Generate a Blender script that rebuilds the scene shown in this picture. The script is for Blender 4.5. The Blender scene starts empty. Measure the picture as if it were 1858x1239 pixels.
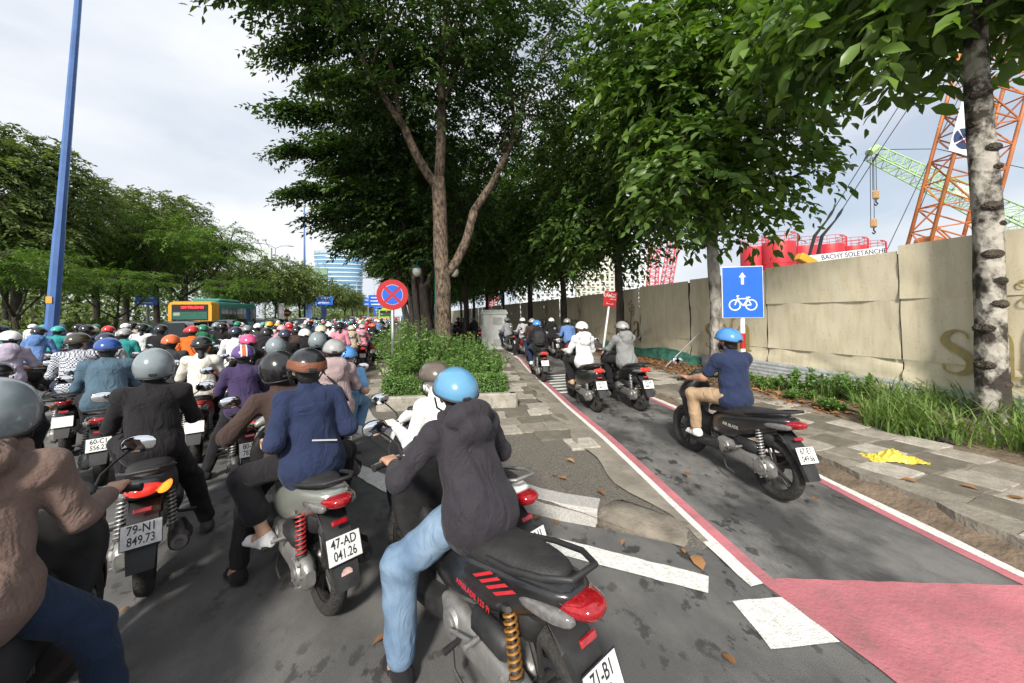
import bpy, bmesh, math, random
import numpy as np
from mathutils import Vector, Matrix, Euler
random.seed(7); rng = np.random.default_rng(7)
S = bpy.context.scene
COL = S.collection
PI = math.pi
R = math.radians

# ------------------------------------------------------------------ camera
FPX, CAMH = 675.0, 1.87
YAW = math.atan((929-740)/675.0); PIT = R(1.0); ROLL = R(0.8)
_c, _s = math.cos(ROLL), math.sin(ROLL)
PPY = 572+(-FPX*math.tan(PIT)-189*_s)/_c
cd = bpy.data.cameras.new('Camera'); cam = bpy.data.objects.new('Camera', cd); COL.objects.link(cam)
cd.sensor_fit = 'HORIZONTAL'; cd.sensor_width = 36.0; cd.lens = 36.0*FPX/1858
cd.shift_y = -(619.5-PPY)/1858
cd.clip_start = 0.05; cd.clip_end = 4000
fw = Vector((math.sin(YAW)*math.cos(PIT), math.cos(YAW)*math.cos(PIT), math.sin(PIT)))
r0 = Vector((math.cos(YAW), -math.sin(YAW), 0)); u0 = r0.cross(fw)
cr = r0*_c-u0*_s; cu = r0*_s+u0*_c
cam.matrix_world = Matrix(((cr.x, cu.x, -fw.x, 0), (cr.y, cu.y, -fw.y, 0), (cr.z, cu.z, -fw.z, CAMH), (0, 0, 0, 1)))
S.camera = cam

# ------------------------------------------------------------------ light
SUN_EL = R(36); SUN_DIR = Vector((0.45, 0.89, 0)).normalized()     # the way the sunlight travels over the ground
w = bpy.data.worlds.new('World'); S.world = w; w.use_nodes = True
nt = w.node_tree; nt.nodes.clear()
out = nt.nodes.new('ShaderNodeOutputWorld'); bg = nt.nodes.new('ShaderNodeBackground'); bg.inputs['Strength'].default_value = 0.1
sky = nt.nodes.new('ShaderNodeTexSky'); sky.sky_type = 'NISHITA'; sky.sun_disc = False
sky.sun_elevation = SUN_EL; sky.sun_rotation = math.atan2(-SUN_DIR.x, -SUN_DIR.y)
sky.dust_density = 2.5; sky.air_density = 1.0
tc = nt.nodes.new('ShaderNodeTexCoord'); mp = nt.nodes.new('ShaderNodeMapping'); mp.inputs['Scale'].default_value = (1.0, 1.0, 2.6)
n1 = nt.nodes.new('ShaderNodeTexNoise'); n1.inputs['Scale'].default_value = 1.6; n1.inputs['Detail'].default_value = 7; n1.inputs['Roughness'].default_value = .5
n1.inputs['Distortion'].default_value = .35
rp = nt.nodes.new('ShaderNodeValToRGB'); rp.color_ramp.elements[0].position = .34; rp.color_ramp.elements[0].color = (.5, .5, .5, 1); rp.color_ramp.elements[1].position = .50
n2 = nt.nodes.new('ShaderNodeTexNoise'); n2.inputs['Scale'].default_value = 2.0; n2.inputs['Detail'].default_value = 6
rc = nt.nodes.new('ShaderNodeValToRGB')
rc.color_ramp.elements[0].position = .30; rc.color_ramp.elements[0].color = (4.6, 5.15, 5.95, 1)
rc.color_ramp.elements[1].position = .62; rc.color_ramp.elements[1].color = (6.9, 7.05, 7.3, 1)
mx = nt.nodes.new('ShaderNodeMix'); mx.data_type = 'RGBA'
L = nt.links.new
L(tc.outputs['Generated'], mp.inputs[0]); L(mp.outputs[0], n1.inputs['Vector']); L(mp.outputs[0], n2.inputs['Vector'])
L(n1.outputs[0], rp.inputs[0]); L(n2.outputs[0], rc.inputs[0])
L(rp.outputs[0], mx.inputs['Factor']); L(sky.outputs[0], mx.inputs[6]); L(rc.outputs[0], mx.inputs[7])
L(mx.outputs[2], bg.inputs['Color']); L(bg.outputs[0], out.inputs['Surface'])
sd = bpy.data.lights.new('Sun', 'SUN'); sd.energy = 3.9; sd.angle = R(8.0); sd.color = (1, .95, .87)
so = bpy.data.objects.new('Sun', sd); COL.objects.link(so)
ld = Vector((SUN_DIR.x*math.cos(SUN_EL), SUN_DIR.y*math.cos(SUN_EL), -math.sin(SUN_EL)))
so.rotation_euler = ld.to_track_quat('-Z', 'Y').to_euler(); so.location = (0, -20, 40)
vs = S.view_settings; vs.view_transform = 'Standard'; vs.look = 'None'; vs.exposure = 0.55; vs.gamma = 1.0; vs.use_curve_mapping = False
S.cycles.max_bounces = 6; S.cycles.transparent_max_bounces = 6

# ------------------------------------------------------------------ pixel -> point (the photograph's own frame, 1858 wide)
def ray(px, py):
    dx = (px-929)/FPX; up = (PPY-py)/FPX
    a = dx*_c+up*_s; b = -dx*_s+up*_c
    y = math.cos(PIT)-b*math.sin(PIT); z = math.sin(PIT)+b*math.cos(PIT)
    c, s = math.cos(YAW), math.sin(YAW)
    return Vector((a*c+y*s, -a*s+y*c, z))
CP = Vector((0, 0, CAMH))
def G(px, py, z=0.0): r = ray(px, py); return CP+r*((z-CAMH)/r.z)
def AX(px, py, X): r = ray(px, py); return CP+r*(X/r.x)
def AY(px, py, Y): r = ray(px, py); return CP+r*(Y/r.y)
def AD(px, py, D): r = ray(px, py); return CP+r*(D/(r.x*math.sin(YAW)+r.y*math.cos(YAW)))

# ------------------------------------------------------------------ materials
MATS = {}
def M(name, col, rough=.6, metal=0., var=.12, scale=6., bump=0., bscale=60., coat=0., spec=.5, sheen=0., dirt=0., trans=0., emit=None, estr=0.):
    """plain procedural material: base colour broken up by noise, optional fine relief and grime"""
    if name in MATS: return MATS[name]
    m = bpy.data.materials.new(name); m.use_nodes = True; n = m.node_tree; b = n.nodes['Principled BSDF']; l = n.links.new
    b.inputs['Roughness'].default_value = rough; b.inputs['Metallic'].default_value = metal
    b.inputs['Coat Weight'].default_value = coat; b.inputs['Specular IOR Level'].default_value = spec
    b.inputs['Sheen Weight'].default_value = sheen; b.inputs['Transmission Weight'].default_value = trans
    c = (*col, 1) if len(col) == 3 else col
    b.inputs['Base Color'].default_value = c
    if emit: b.inputs['Emission Color'].default_value = (*emit, 1); b.inputs['Emission Strength'].default_value = estr
    m.diffuse_color = c
    t = n.nodes.new('ShaderNodeTexCoord')
    if var > 0:
        nz = n.nodes.new('ShaderNodeTexNoise'); nz.inputs['Scale'].default_value = scale; nz.inputs['Detail'].default_value = 5
        l(t.outputs['Object'], nz.inputs['Vector'])
        mr = n.nodes.new('ShaderNodeMapRange'); mr.inputs[1].default_value = .3; mr.inputs[2].default_value = .7
        mr.inputs[3].default_value = 1-var; mr.inputs[4].default_value = 1+var
        l(nz.outputs[0], mr.inputs[0])
        vm = n.nodes.new('ShaderNodeVectorMath'); vm.operation = 'SCALE'; vm.inputs[0].default_value = c[:3]
        l(mr.outputs[0], vm.inputs['Scale']); src = vm.outputs[0]
        if dirt > 0:
            nd = n.nodes.new('ShaderNodeTexNoise'); nd.inputs['Scale'].default_value = scale*2.7; nd.inputs['Detail'].default_value = 8; nd.inputs['Roughness'].default_value = .7
            l(t.outputs['Object'], nd.inputs['Vector'])
            md = n.nodes.new('ShaderNodeMapRange'); md.inputs[1].default_value = .48; md.inputs[2].default_value = .72; md.inputs[3].default_value = 0; md.inputs[4].default_value = dirt
            l(nd.outputs[0], md.inputs[0])
            mm = n.nodes.new('ShaderNodeMix'); mm.data_type = 'RGBA'; mm.inputs[7].default_value = (.13, .11, .09, 1)
            l(md.outputs[0], mm.inputs[0]); l(src, mm.inputs[6]); src = mm.outputs[2]
            ra = n.nodes.new('ShaderNodeMath'); ra.operation = 'ADD'; ra.inputs[1].default_value = rough; ra.use_clamp = True
            l(md.outputs[0], ra.inputs[0]); l(ra.outputs[0], b.inputs['Roughness'])
        l(src, b.inputs['Base Color'])
    if bump > 0:
        nb = n.nodes.new('ShaderNodeTexNoise'); nb.inputs['Scale'].default_value = bscale; nb.inputs['Detail'].default_value = 4
        l(t.outputs['Object'], nb.inputs['Vector'])
        bp = n.nodes.new('ShaderNodeBump'); bp.inputs['Strength'].default_value = bump; bp.inputs['Distance'].default_value = .02
        l(nb.outputs[0], bp.inputs['Height']); l(bp.outputs[0], b.inputs['Normal'])
    MATS[name] = m; return m

def nodes(m): return m.node_tree, m.node_tree.nodes, m.node_tree.links.new, m.node_tree.nodes['Principled BSDF']

# ------------------------------------------------------------------ objects
def tag(o, label=None, cat=None, group=None, kind=None):
    if label: o['label'] = label
    if cat: o['category'] = cat
    if group: o['group'] = group
    if kind: o['kind'] = kind
    return o
def empty(name, loc=(0, 0, 0), rz=0., label=None, cat=None, group=None):
    o = bpy.data.objects.new(name, None); COL.objects.link(o); o.location = loc; o.rotation_euler = (0, 0, rz)
    o.empty_display_size = .1
    return tag(o, label, cat, group)
def mesh(name, V, Fc, mat=None, smooth=False, mi=None):
    me = bpy.data.meshes.new(name)
    if isinstance(V, np.ndarray): V = V.tolist()
    if isinstance(Fc, np.ndarray): Fc = Fc.tolist()
    me.from_pydata(V, [], Fc)
    for m in (mat if isinstance(mat, (list, tuple)) else [mat]):
        if m: me.materials.append(m)
    if mi is not None: me.polygons.foreach_set('material_index', np.asarray(mi, dtype=np.int32))
    if smooth: me.polygons.foreach_set('use_smooth', np.ones(len(me.polygons), dtype=bool))
    me.update(); return me
def ob(name, me, parent=None, loc=None, rot=None, kind=None):
    o = bpy.data.objects.new(name, me); COL.objects.link(o)
    if parent: o.parent = parent
    if loc is not None: o.location = loc
    if rot is not None: o.rotation_euler = rot
    if kind: o['kind'] = kind
    return o

class MB:
    """collects shapes into one mesh"""
    def __init__(s): s.V = []; s.F = []; s.mi = []; s.cur = 0
    def add(s, V, Fc):
        b = len(s.V); s.V += [tuple(v) for v in V]; s.F += [tuple(i+b for i in f) for f in Fc]; s.mi += [s.cur]*len(Fc); return s
    def box(s, c, d, rot=None, bev=0.):
        x, y, z = d[0]/2, d[1]/2, d[2]/2
        if bev > 0:
            b = min(bev, x*.9, y*.9, z*.9); V = []; 
            for sx in (-1, 1):
                for sy in (-1, 1):
                    for sz in (-1, 1):
                        V += [(sx*x, sy*(y-b), sz*(z-b)), (sx*(x-b), sy*y, sz*(z-b)), (sx*(x-b), sy*(y-b), sz*z)]
            bm = bmesh.new()
            for v in V: bm.verts.new(v)
            bmesh.ops.convex_hull(bm, input=bm.verts)
            bm.verts.index_update(); Fc = [[v.index for v in f.verts] for f in bm.faces]; V = [v.co.copy() for v in bm.verts]; bm.free()
        else:
            V = [Vector((sx*x, sy*y, sz*z)) for sx in (-1, 1) for sy in (-1, 1) for sz in (-1, 1)]
            Fc = [(0, 1, 3, 2), (4, 6, 7, 5), (0, 4, 5, 1), (2, 3, 7, 6), (0, 2, 6, 4), (1, 5, 7, 3)]
        if rot is not None: rm = Euler(rot).to_matrix() if not isinstance(rot, Matrix) else rot; V = [rm @ Vector(v) for v in V]
        c = Vector(c); return s.add([Vector(v)+c for v in V], Fc)
    def tube(s, pts, r, n=8, cap=True):
        pts = [Vector(p) for p in pts]; k = len(pts); rr = r if isinstance(r, (list, tuple)) else [r]*k
        V = []; up = None
        for i, p in enumerate(pts):
            t = (pts[min(i+1, k-1)]-pts[max(i-1, 0)]).normalized()
            if up is None:
                up = Vector((0, 0, 1)) if abs(t.z) < .9 else Vector((1, 0, 0))
            a = (up-t*up.dot(t)).normalized(); up = a; b = t.cross(a)
            for j in range(n):
                an = 2*PI*j/n; V.append(p+(a*math.cos(an)+b*math.sin(an))*rr[i])
        Fc = [(i*n+j, i*n+(j+1) % n, (i+1)*n+(j+1) % n, (i+1)*n+j) for i in range(k-1) for j in range(n)]
        if cap: Fc += [tuple(range(n-1, -1, -1)), tuple(range((k-1)*n, k*n))]
        return s.add(V, Fc)
    def cyl(s, a, b, r, n=16, r2=None): return s.tube([a, b], [r, r if r2 is None else r2], n)
    def lathe(s, prof, n=24, M4=None):
        """prof: (radius, z); turned about z, then moved by matrix"""
        k = len(prof); V = []
        for j in range(n):
            an = 2*PI*j/n
            for (r_, z_) in prof: V.append(Vector((r_*math.cos(an), r_*math.sin(an), z_)))
        if M4: V = [M4 @ v for v in V]
        Fc = [(j*k+i, ((j+1) % n)*k+i, ((j+1) % n)*k+i+1, j*k+i+1) for j in range(n) for i in range(k-1)]
        return s.add(V, Fc)
    def loft(s, rings, close=True, caps=True):
        n = len(rings[0]); V = [v for r_ in rings for v in r_]; k = len(rings)
        Fc = [(i*n+j, i*n+(j+1) % n, (i+1)*n+(j+1) % n, (i+1)*n+j) for i in range(k-1) for j in range(n if close else n-1)]
        if caps and close: Fc += [tuple(range(n-1, -1, -1)), tuple(range((k-1)*n, k*n))]
        return s.add(V, Fc)
    def prism(s, poly, h, M4=None):
        """poly in xy, extruded to z=h"""
        n = len(poly); V = [Vector((p[0], p[1], 0)) for p in poly]+[Vector((p[0], p[1], h)) for p in poly]
        if M4: V = [M4 @ v for v in V]
        return s.add(V, [tuple(range(n-1, -1, -1)), tuple(range(n, 2*n))]+[(i, (i+1) % n, (i+1) % n+n, i+n) for i in range(n)])
    def mesh(s, name, mat, smooth=False, auto=None):
        me = mesh(name, s.V, s.F, mat, smooth or auto is not None, s.mi if isinstance(mat, (list, tuple)) and len(mat) > 1 else None)
        if auto is not None: sharp(me, auto)
        return me
    def build(s, name, mat, parent=None, smooth=False, auto=None, loc=None, rot=None, kind=None):
        return ob(name, s.mesh(name, mat, smooth, auto), parent, loc, rot, kind)

def sharp(me, ang=35):
    """smooth shading, hard where faces meet at more than ang degrees"""
    bm = bmesh.new(); bm.from_mesh(me)
    for e in bm.edges:
        e.smooth = not (len(e.link_faces) == 2 and e.calc_face_angle(0) > R(ang))
    for f in bm.faces: f.smooth = True
    bm.to_mesh(me); bm.free(); me.update()
def fixn(me):
    bm = bmesh.new(); bm.from_mesh(me); bmesh.ops.recalc_face_normals(bm, faces=bm.faces); bm.to_mesh(me); bm.free(); me.update(); return me
def sup(cx, cy, cz, hw, hh, n=12, e=2.5, axis='y', taper=0.):
    """superellipse ring in the plane across `axis`; taper narrows the top"""
    o = []
    for j in range(n):
        a = 2*PI*(j+.5)/n; c, s_ = math.cos(a), math.sin(a)
        u = math.copysign(abs(c)**(2/e), c)*hw; v = math.copysign(abs(s_)**(2/e), s_)*hh
        u *= 1-taper*(v/hh)
        o.append(Vector((cx+u, cy, cz+v)) if axis == 'y' else Vector((cx+u, cy+v, cz)) if axis == 'z' else Vector((cx, cy+u, cz+v)))
    return o
def subdiv(me, lv=1):
    o = bpy.data.objects.new('tmp', me); COL.objects.link(o); md = o.modifiers.new('s', 'SUBSURF'); md.levels = lv
    dg = bpy.context.evaluated_depsgraph_get(); n = bpy.data.meshes.new_from_object(o.evaluated_get(dg)); bpy.data.objects.remove(o)
    n.polygons.foreach_set('use_smooth', np.ones(len(n.polygons), dtype=bool)); return n
_txt = {}
def text_mesh(body, size, mat, ext=.0008, align='CENTER', sx=1.0, space=1.0):
    key = (body, size, mat.name, sx)
    if key in _txt: return _txt[key]
    cu_ = bpy.data.curves.new('txt', 'FONT'); cu_.body = body; cu_.size = size; cu_.extrude = ext; cu_.align_x = align; cu_.align_y = 'CENTER'
    cu_.resolution_u = 3; cu_.space_character = space; cu_.space_line = .85; cu_.offset = size*.012
    o = bpy.data.objects.new('txt', cu_); COL.objects.link(o)
    dg = bpy.context.evaluated_depsgraph_get(); me = bpy.data.meshes.new_from_object(o.evaluated_get(dg))
    bpy.data.objects.remove(o); me.materials.clear(); me.materials.append(mat)
    if sx != 1.0: me.transform(Matrix.Diagonal((sx, 1, 1, 1)))
    _txt[key] = me; return me
def copy_tree(o, parent=None):
    c = o.copy(); COL.objects.link(c)
    if parent: c.parent = parent
    for ch in o.children: copy_tree(ch, c)
    return c
def noise1(seed):
    r_ = random.Random(seed); return [r_.uniform(0, 7) for _ in range(8)]
# ================================================================== ground
def lerp(a, b, t): return a+(b-a)*t
def sst(t): t = max(0., min(1., t)); return t*t*(3-2*t)
def interp(pts): 
    ys = [p[1] for p in pts]; xs = [p[0] for p in pts]
    return lambda y: float(np.interp(y, ys, xs))
KPTS = [(2.12, 2.42), (2.02, 2.59), (1.63, 2.91), (1.16, 3.25), (.72, 3.80), (.11, 4.71), (-.31, 5.42), (-.82, 6.76), (-1.2, 8.6), (-1.44, 10.8), (-1.58, 14), (-1.63, 20), (-1.6, 47), (-1.6, 400)]
LPTS = [(2.30, 1.95), (2.31, 2.07), (2.37, 2.48), (2.59, 4.19), (2.92, 6.62), (3.62, 11), (4.2, 14), (4.5, 16.1), (4.7, 19), (4.6, 23), (4.2, 28), (3.9, 36), (3.7, 60), (3.7, 400)]
RPTS = [(4.05, 1.50), (4.33, 3.1), (4.77, 6.44), (5.25, 9.22), (5.9, 12.5), (6.4, 15.5), (6.65, 19), (6.5, 23), (6.1, 28), (5.8, 36), (5.6, 60), (5.6, 400)]
kx, lx, rx = interp(KPTS), interp(LPTS), interp(RPTS)
def zl(y): return .004+.10*sst((y-1.9)/3.2)          # bike lane climbs to the median's level
def kz(y): return .004+.136*sst((y-2.62)/.62)       # top of the kerb
WALLX = 8.5

def asphalt(name, base, patch, seed, dry=(.17, .165, .155), paint=None):
    m = bpy.data.materials.new(name); m.use_nodes = True; n, N, l, b = nodes(m)
    t = N.new('ShaderNodeTexCoord'); mpn = N.new('ShaderNodeMapping'); mpn.inputs['Location'].default_value = (seed, seed*2, 0); l(t.outputs['Object'], mpn.inputs[0])
    def nz(sc, det, ro=.55, st=None):
        x = N.new('ShaderNodeTexNoise'); x.inputs['Scale'].default_value = sc; x.inputs['Detail'].default_value = det; x.inputs['Roughness'].default_value = ro
        if st:
            q = N.new('ShaderNodeMapping'); q.inputs['Scale'].default_value = st; l(mpn.outputs[0], q.inputs[0]); l(q.outputs[0], x.inputs['Vector'])
        else: l(mpn.outputs[0], x.inputs['Vector'])
        return x.outputs[0]
    def mrange(s, a, b_, c, d):
        x = N.new('ShaderNodeMapRange'); x.inputs[1].default_value = a; x.inputs[2].default_value = b_; x.inputs[3].default_value = c; x.inputs[4].default_value = d; l(s, x.inputs[0]); return x.outputs[0]
    def mix(f, a, b_):
        x = N.new('ShaderNodeMix'); x.data_type = 'RGBA'; l(f, x.inputs[0])
        for q, i in ((a, 6), (b_, 7)):
            if isinstance(q, tuple): x.inputs[i].default_value = (*q, 1)
            else: l(q, x.inputs[i])
        return x.outputs[2]
    grain = nz(220, 3, .7); dust = mrange(nz(1.1, 8, .62, (1.6, 1, 1)), .42, .62, 0, 1)
    wet = nz(5.5, 9, .62, (1.5, 1, 1)); wetm = mrange(wet, .555, .60, 0, .85); big = mrange(nz(.55, 3), .40, .60, 0, 1)
    mul = N.new('ShaderNodeMath'); mul.operation = 'MULTIPLY'; l(wetm, mul.inputs[0]); l(big, mul.inputs[1])
    c = mix(dust, base, dry); c = mix(mul.outputs[0], c, patch)
    g = N.new('ShaderNodeVectorMath'); g.operation = 'SCALE'; l(c, g.inputs[0]); l(mrange(grain, .3, .7, .45, 1.55), g.inputs['Scale'])
    l(g.outputs[0], b.inputs['Base Color'])
    rr = N.new('ShaderNodeMath'); rr.operation = 'MULTIPLY_ADD'; rr.inputs[1].default_value = -.32; rr.inputs[2].default_value = .84; l(mul.outputs[0], rr.inputs[0]); l(rr.outputs[0], b.inputs['Roughness'])
    bp = N.new('ShaderNodeBump'); bp.inputs['Strength'].default_value = .55; bp.inputs['Distance'].default_value = .008; l(grain, bp.inputs['Height']); l(bp.outputs[0], b.inputs['Normal'])
    return m
A_ROAD = asphalt('asphalt_road', (.095, .093, .09), (.03, .029, .028), 3.1, dry=(.16, .155, .147))
A_LANE = asphalt('asphalt_lane', (.052, .051, .05), (.026, .026, .026), 9.7, dry=(.185, .18, .17))
PAINT_W = M('road_paint_white', (.74, .73, .69), .75, var=.10, scale=14, bump=.5, bscale=90, dirt=.55)
PAINT_R = M('road_paint_red', (.45, .15, .17), .72, var=.2, scale=2.2, bump=.35, bscale=45, dirt=.5)
CONC = M('worn_concrete', (.235, .21, .17), .9, var=.3, scale=3, bump=.6, bscale=30, dirt=.6)
GRANITE = M('granite', (.40, .385, .36), .75, var=.22, scale=60, bump=.25, bscale=120, dirt=.25)
MEDM = M('median_aggregate', (.155, .14, .115), .92, var=.55, scale=55, bump=1.0, bscale=90, dirt=.7)
DIRT = M('dirt', (.17, .125, .085), .95, var=.4, scale=6, bump=1.0, bscale=25, dirt=.6)

# road: one sheet to the horizon
q = 1500
tag(ob('road', mesh('road', [(-q, -60, 0), (q, -60, 0), (q, q, 0), (-q, q, 0)], [(0, 1, 2, 3)], A_ROAD)), kind='structure')

def strip(name, fa, fb, ys, mat, z, parent=None, n=1, kind='structure', za=None):
    V = []; Fc = []
    for y in ys:
        a, b = fa(y), fb(y)
        for k in range(n+1): V.append((lerp(a, b, k/n), y, z(y) if za is None else za(k/n, y)))
    for i in range(len(ys)-1):
        for k in range(n): o_ = i*(n+1)+k; Fc.append((o_, o_+1, o_+n+2, o_+n+1))
    o = ob(name, mesh(name, V, Fc, mat, True), parent)
    if kind and not parent: tag(o, kind=kind)
    return o
def yr(a, b, st, far=None):
    l_ = list(np.arange(a, b, st))+[b]
    if far: l_ += far
    return [float(v) for v in l_]
FAR = [20, 23, 26, 30, 36, 45, 60, 120, 400]
Y0 = yr(1.42, 16, .25, FAR)
lane = strip('bike_lane', lx, rx, Y0, A_LANE, zl)
gaps = lambda y: .012*math.sin(y*7)+.008*math.sin(y*17)
strip('lane_edge_line', lambda y: lx(y)-.10+.5*gaps(y), lambda y: lx(y)+.012, yr(2.02, 16, .12, FAR), PAINT_W, lambda y: zl(y)+.006, lane)
strip('lane_edge_red', lambda y: lx(y)+.012, lambda y: lx(y)+.115, yr(1.96, 16, .12, FAR), PAINT_R, lambda y: zl(y)+.005, lane)
strip('lane_edge_line', lambda y: rx(y)-.01, lambda y: rx(y)+.105+.5*gaps(y), yr(1.45, 16, .12, FAR), PAINT_W, lambda y: zl(y)+.006, lane)
strip('lane_edge_red', lambda y: rx(y)-.105, lambda y: rx(y)-.01, yr(1.45, 16, .12, FAR), PAINT_R, lambda y: zl(y)+.005, lane)
# transverse rumble bars on the lane
for i in range(7):
    yy = 7.6+.36*i
    ob('rumble_bar', mesh('rumble_bar', [(lx(yy)+.14, yy, zl(yy)+.010), (rx(yy)-.12, yy, zl(yy)+.010), (rx(yy)-.12, yy+.15, zl(yy)+.010), (lx(yy)+.14, yy+.15, zl(yy)+.010)], [(0, 1, 2, 3)], PAINT_W), lane)
# painted entry to the lane and the road's white marks
def sheet(name, pts, mat, z, kind='structure'):
    # ragged outline
    P_ = []
    for i in range(len(pts)):
        a, b = Vector(pts[i]), Vector(pts[(i+1) % len(pts)]); k = max(1, int((b-a).length/.09)); nrm = Vector((-(b-a).y, (b-a).x)).normalized()
        for j in range(k): p = a.lerp(b, j/k)+nrm*random.uniform(-.006, .006); P_.append((p.x, p.y, z))
    return tag(ob(name, mesh(name, P_, [tuple(range(len(P_)))], mat)), kind=kind)
sheet('lane_entry_paint', [(2.27, .3), (4.6, .3), (4.35, 1.35), (3.97, 1.50), (2.44, 2.03), (2.31, 2.02), (2.33, 1.4)], PAINT_R, .011)
e1 = [G(965, 968), G(1285, 1050), G(1285, 1078), G(925, 988), G(700, 895), G(655, 850), G(690, 858)]
sheet('stop_stripe', [(p.x, p.y) for p in (G(640, 838), G(690, 858), G(735, 880), G(965, 966), G(1285, 1047), G(1285, 1078), G(945, 990), G(715, 902), G(665, 876), G(635, 855))], PAINT_W, .008)
sheet('dash_mark', [(p.x, p.y) for p in (G(1328, 1092), G(1430, 1085), G(1522, 1165), G(1400, 1180))], PAINT_W, .008)

# median
V = []; Fc = []; ny = yr(2.44, 16, .2, FAR); nc = 10
for y in ny:
    a, b = kx(y)+.02, lx(y)-.06
    if b < a+.05: b = a+.05
    for k in range(nc+1):
        t = k/nc; V.append((lerp(a, b, t), y, lerp(kz(y)-.006, zl(y)+.002, sst(t*1.1-.05))+.012*math.sin(3*y+t*9)*t*(1-t)))
for i in range(len(ny)-1):
    for k in range(nc): o_ = i*(nc+1)+k; Fc.append((o_, o_+1, o_+nc+2, o_+nc+1))
median = tag(ob('median_ground', mesh('median_ground', V, Fc, MEDM, True)), kind='structure')
# worn concrete haunch beside the lane line
strip('concrete_edge', lambda y: max(lx(y)-.10-.34*sst((y-2.2)/1.8)+.06*math.sin(5*y), kx(y)+.12), lambda y: lx(y)-.055, yr(2.5, 14, .2, FAR[:3]), CONC, None, median, n=4,
      za=lambda t, y: lerp(lerp(zl(y)+.010, kz(y)+.012, .45*min(1, (y-2.4)/2)), zl(y)+.006, t))
# kerb stones along the road side
kerb = tag(empty('kerb'), kind='structure')
def kpath(y): return Vector((kx(y), y, 0))
pts = [kpath(y) for y in np.arange(2.95, 60, .02)]
acc = [0]
for i in range(1, len(pts)): acc.append(acc[-1]+(pts[i]-pts[i-1]).length)
s0 = 0.; acc = np.array(acc); px_ = np.array([p.x for p in pts]); py_ = np.array([p.y for p in pts])
def at_s(s): return Vector((float(np.interp(s, acc, px_)), float(np.interp(s, acc, py_)), 0))
while s0 < acc[-1]-1:
    ln = .98 if s0 < 14 else 2.0; rings = []
    for k in range(4):
        s = s0+.008+(ln-.016)*k/3; p = at_s(s); t = (at_s(s+.05)-at_s(s-.05)).normalized(); nr = Vector((t.y, -t.x, 0))   # nr points into the median
        h = .142+random.uniform(-.004, .004); 
        rings.append([p+Vector((0, 0, -.03)), p+nr*.02+Vector((0, 0, h-.03)), p+nr*.045+Vector((0, 0, h)), p+nr*.24+Vector((0, 0, h)), p+nr*.25+Vector((0, 0, -.03))])
    mb = MB(); mb.loft(rings); mb.build('kerb_stone', GRANITE, kerb); s0 += ln
# the kerb's broken, mortared end running out to nothing
mb = MB(); rings = []
for k in range(7):
    y = lerp(2.96, 2.50, k/6); p = kpath(y); nr = Vector((.85, .5, 0)); h = .128*(1-(k/6)**1.05)+.004
    rings.append([p+Vector((-.01, 0, -.02)), p+nr*.03+Vector((0, 0, h*.7)), p+nr*.08+Vector((0, 0, h)), p+nr*(.30+.01*k)+Vector((0, 0, h*.9+.01)), p+nr*(.66-.04*k)+Vector((0, 0, h*.30-.03))])
mb.loft(rings); mb.build('kerb_end', M('mortar', (.19, .165, .13), .92, var=.3, scale=6, bump=.7, bscale=35, dirt=.5), kerb, smooth=True)

# pavers: one object per slab
PAV = [M('paver_%d' % i, c, .85, var=.25, scale=7, bump=.4, bscale=50, dirt=.5) for i, c in enumerate([(.33, .295, .245), (.23, .205, .165), (.145, .13, .10), (.42, .385, .325)])]
def slab_mesh(sx, sy, m, seed):
    r_ = random.Random(seed); P_ = []
    cs = [(-sx/2, -sy/2), (sx/2, -sy/2), (sx/2, sy/2), (-sx/2, sy/2)]
    for i in range(4):
        a, b = cs[i], cs[(i+1) % 4]
        for k in range(3):
            t = k/3; P_.append((lerp(a[0], b[0], t)+r_.uniform(-.012, .012), lerp(a[1], b[1], t)+r_.uniform(-.012, .012)))
    n_ = len(P_); V = [(x, y, -.03) for x, y in P_]+[(x*1., y*1., .006) for x, y in P_]+[(x*.95, y*.95, .014) for x, y in P_]
    Fc = [(i, (i+1) % n_, (i+1) % n_+n_, i+n_) for i in range(n_)]+[(i+n_, (i+1) % n_+n_, (i+1) % n_+2*n_, i+2*n_) for i in range(n_)]+[tuple(range(2*n_, 3*n_))]
    return mesh('paver', V, Fc, m)
slabs = [slab_mesh(.40, .40, PAV[i % 4], i) for i in range(12)]
def pave(parent, x0, x1, y0, y1, zf, ok, rot, st=.415, p_miss=.04):
    for j in range(int((y1-y0)/st)):
        for i in range(int((x1-x0)/st)):
            x, y = x0+st*(i+.5)+(st/2 if j % 2 else 0)*.6, y0+st*(j+.5)
            if not ok(x, y) or random.random() < p_miss: continue
            o = ob('paver', random.choice(slabs), parent, (x, y, zf(x, y)+random.uniform(-.003, .004)), (random.uniform(-.012, .012), random.uniform(-.012, .012), rot+random.choice([0, PI/2, PI])+random.uniform(-.02, .02)))
def zmed(x, y):
    a, b = kx(y)+.02, lx(y)-.06; t = (x-a)/(b-a)
    return lerp(kz(y)-.006, zl(y)+.002, sst(t*1.1-.05))+.008
pave(median, 1.2, 4.4, 4.4, 17, zmed, lambda x, y: kx(y)+.3 < x < lx(y)-.40 and (x > 2.12+.03*(y-7) or y < 6.3) and not (y < 5.3 and x < 1.7+.3*(5.3-y)), -.10)
pave(median, -1.4, -.45, 6.2, 26, zmed, lambda x, y: x > kx(y)+.45 and x < -.62, .04, p_miss=.08)

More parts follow.
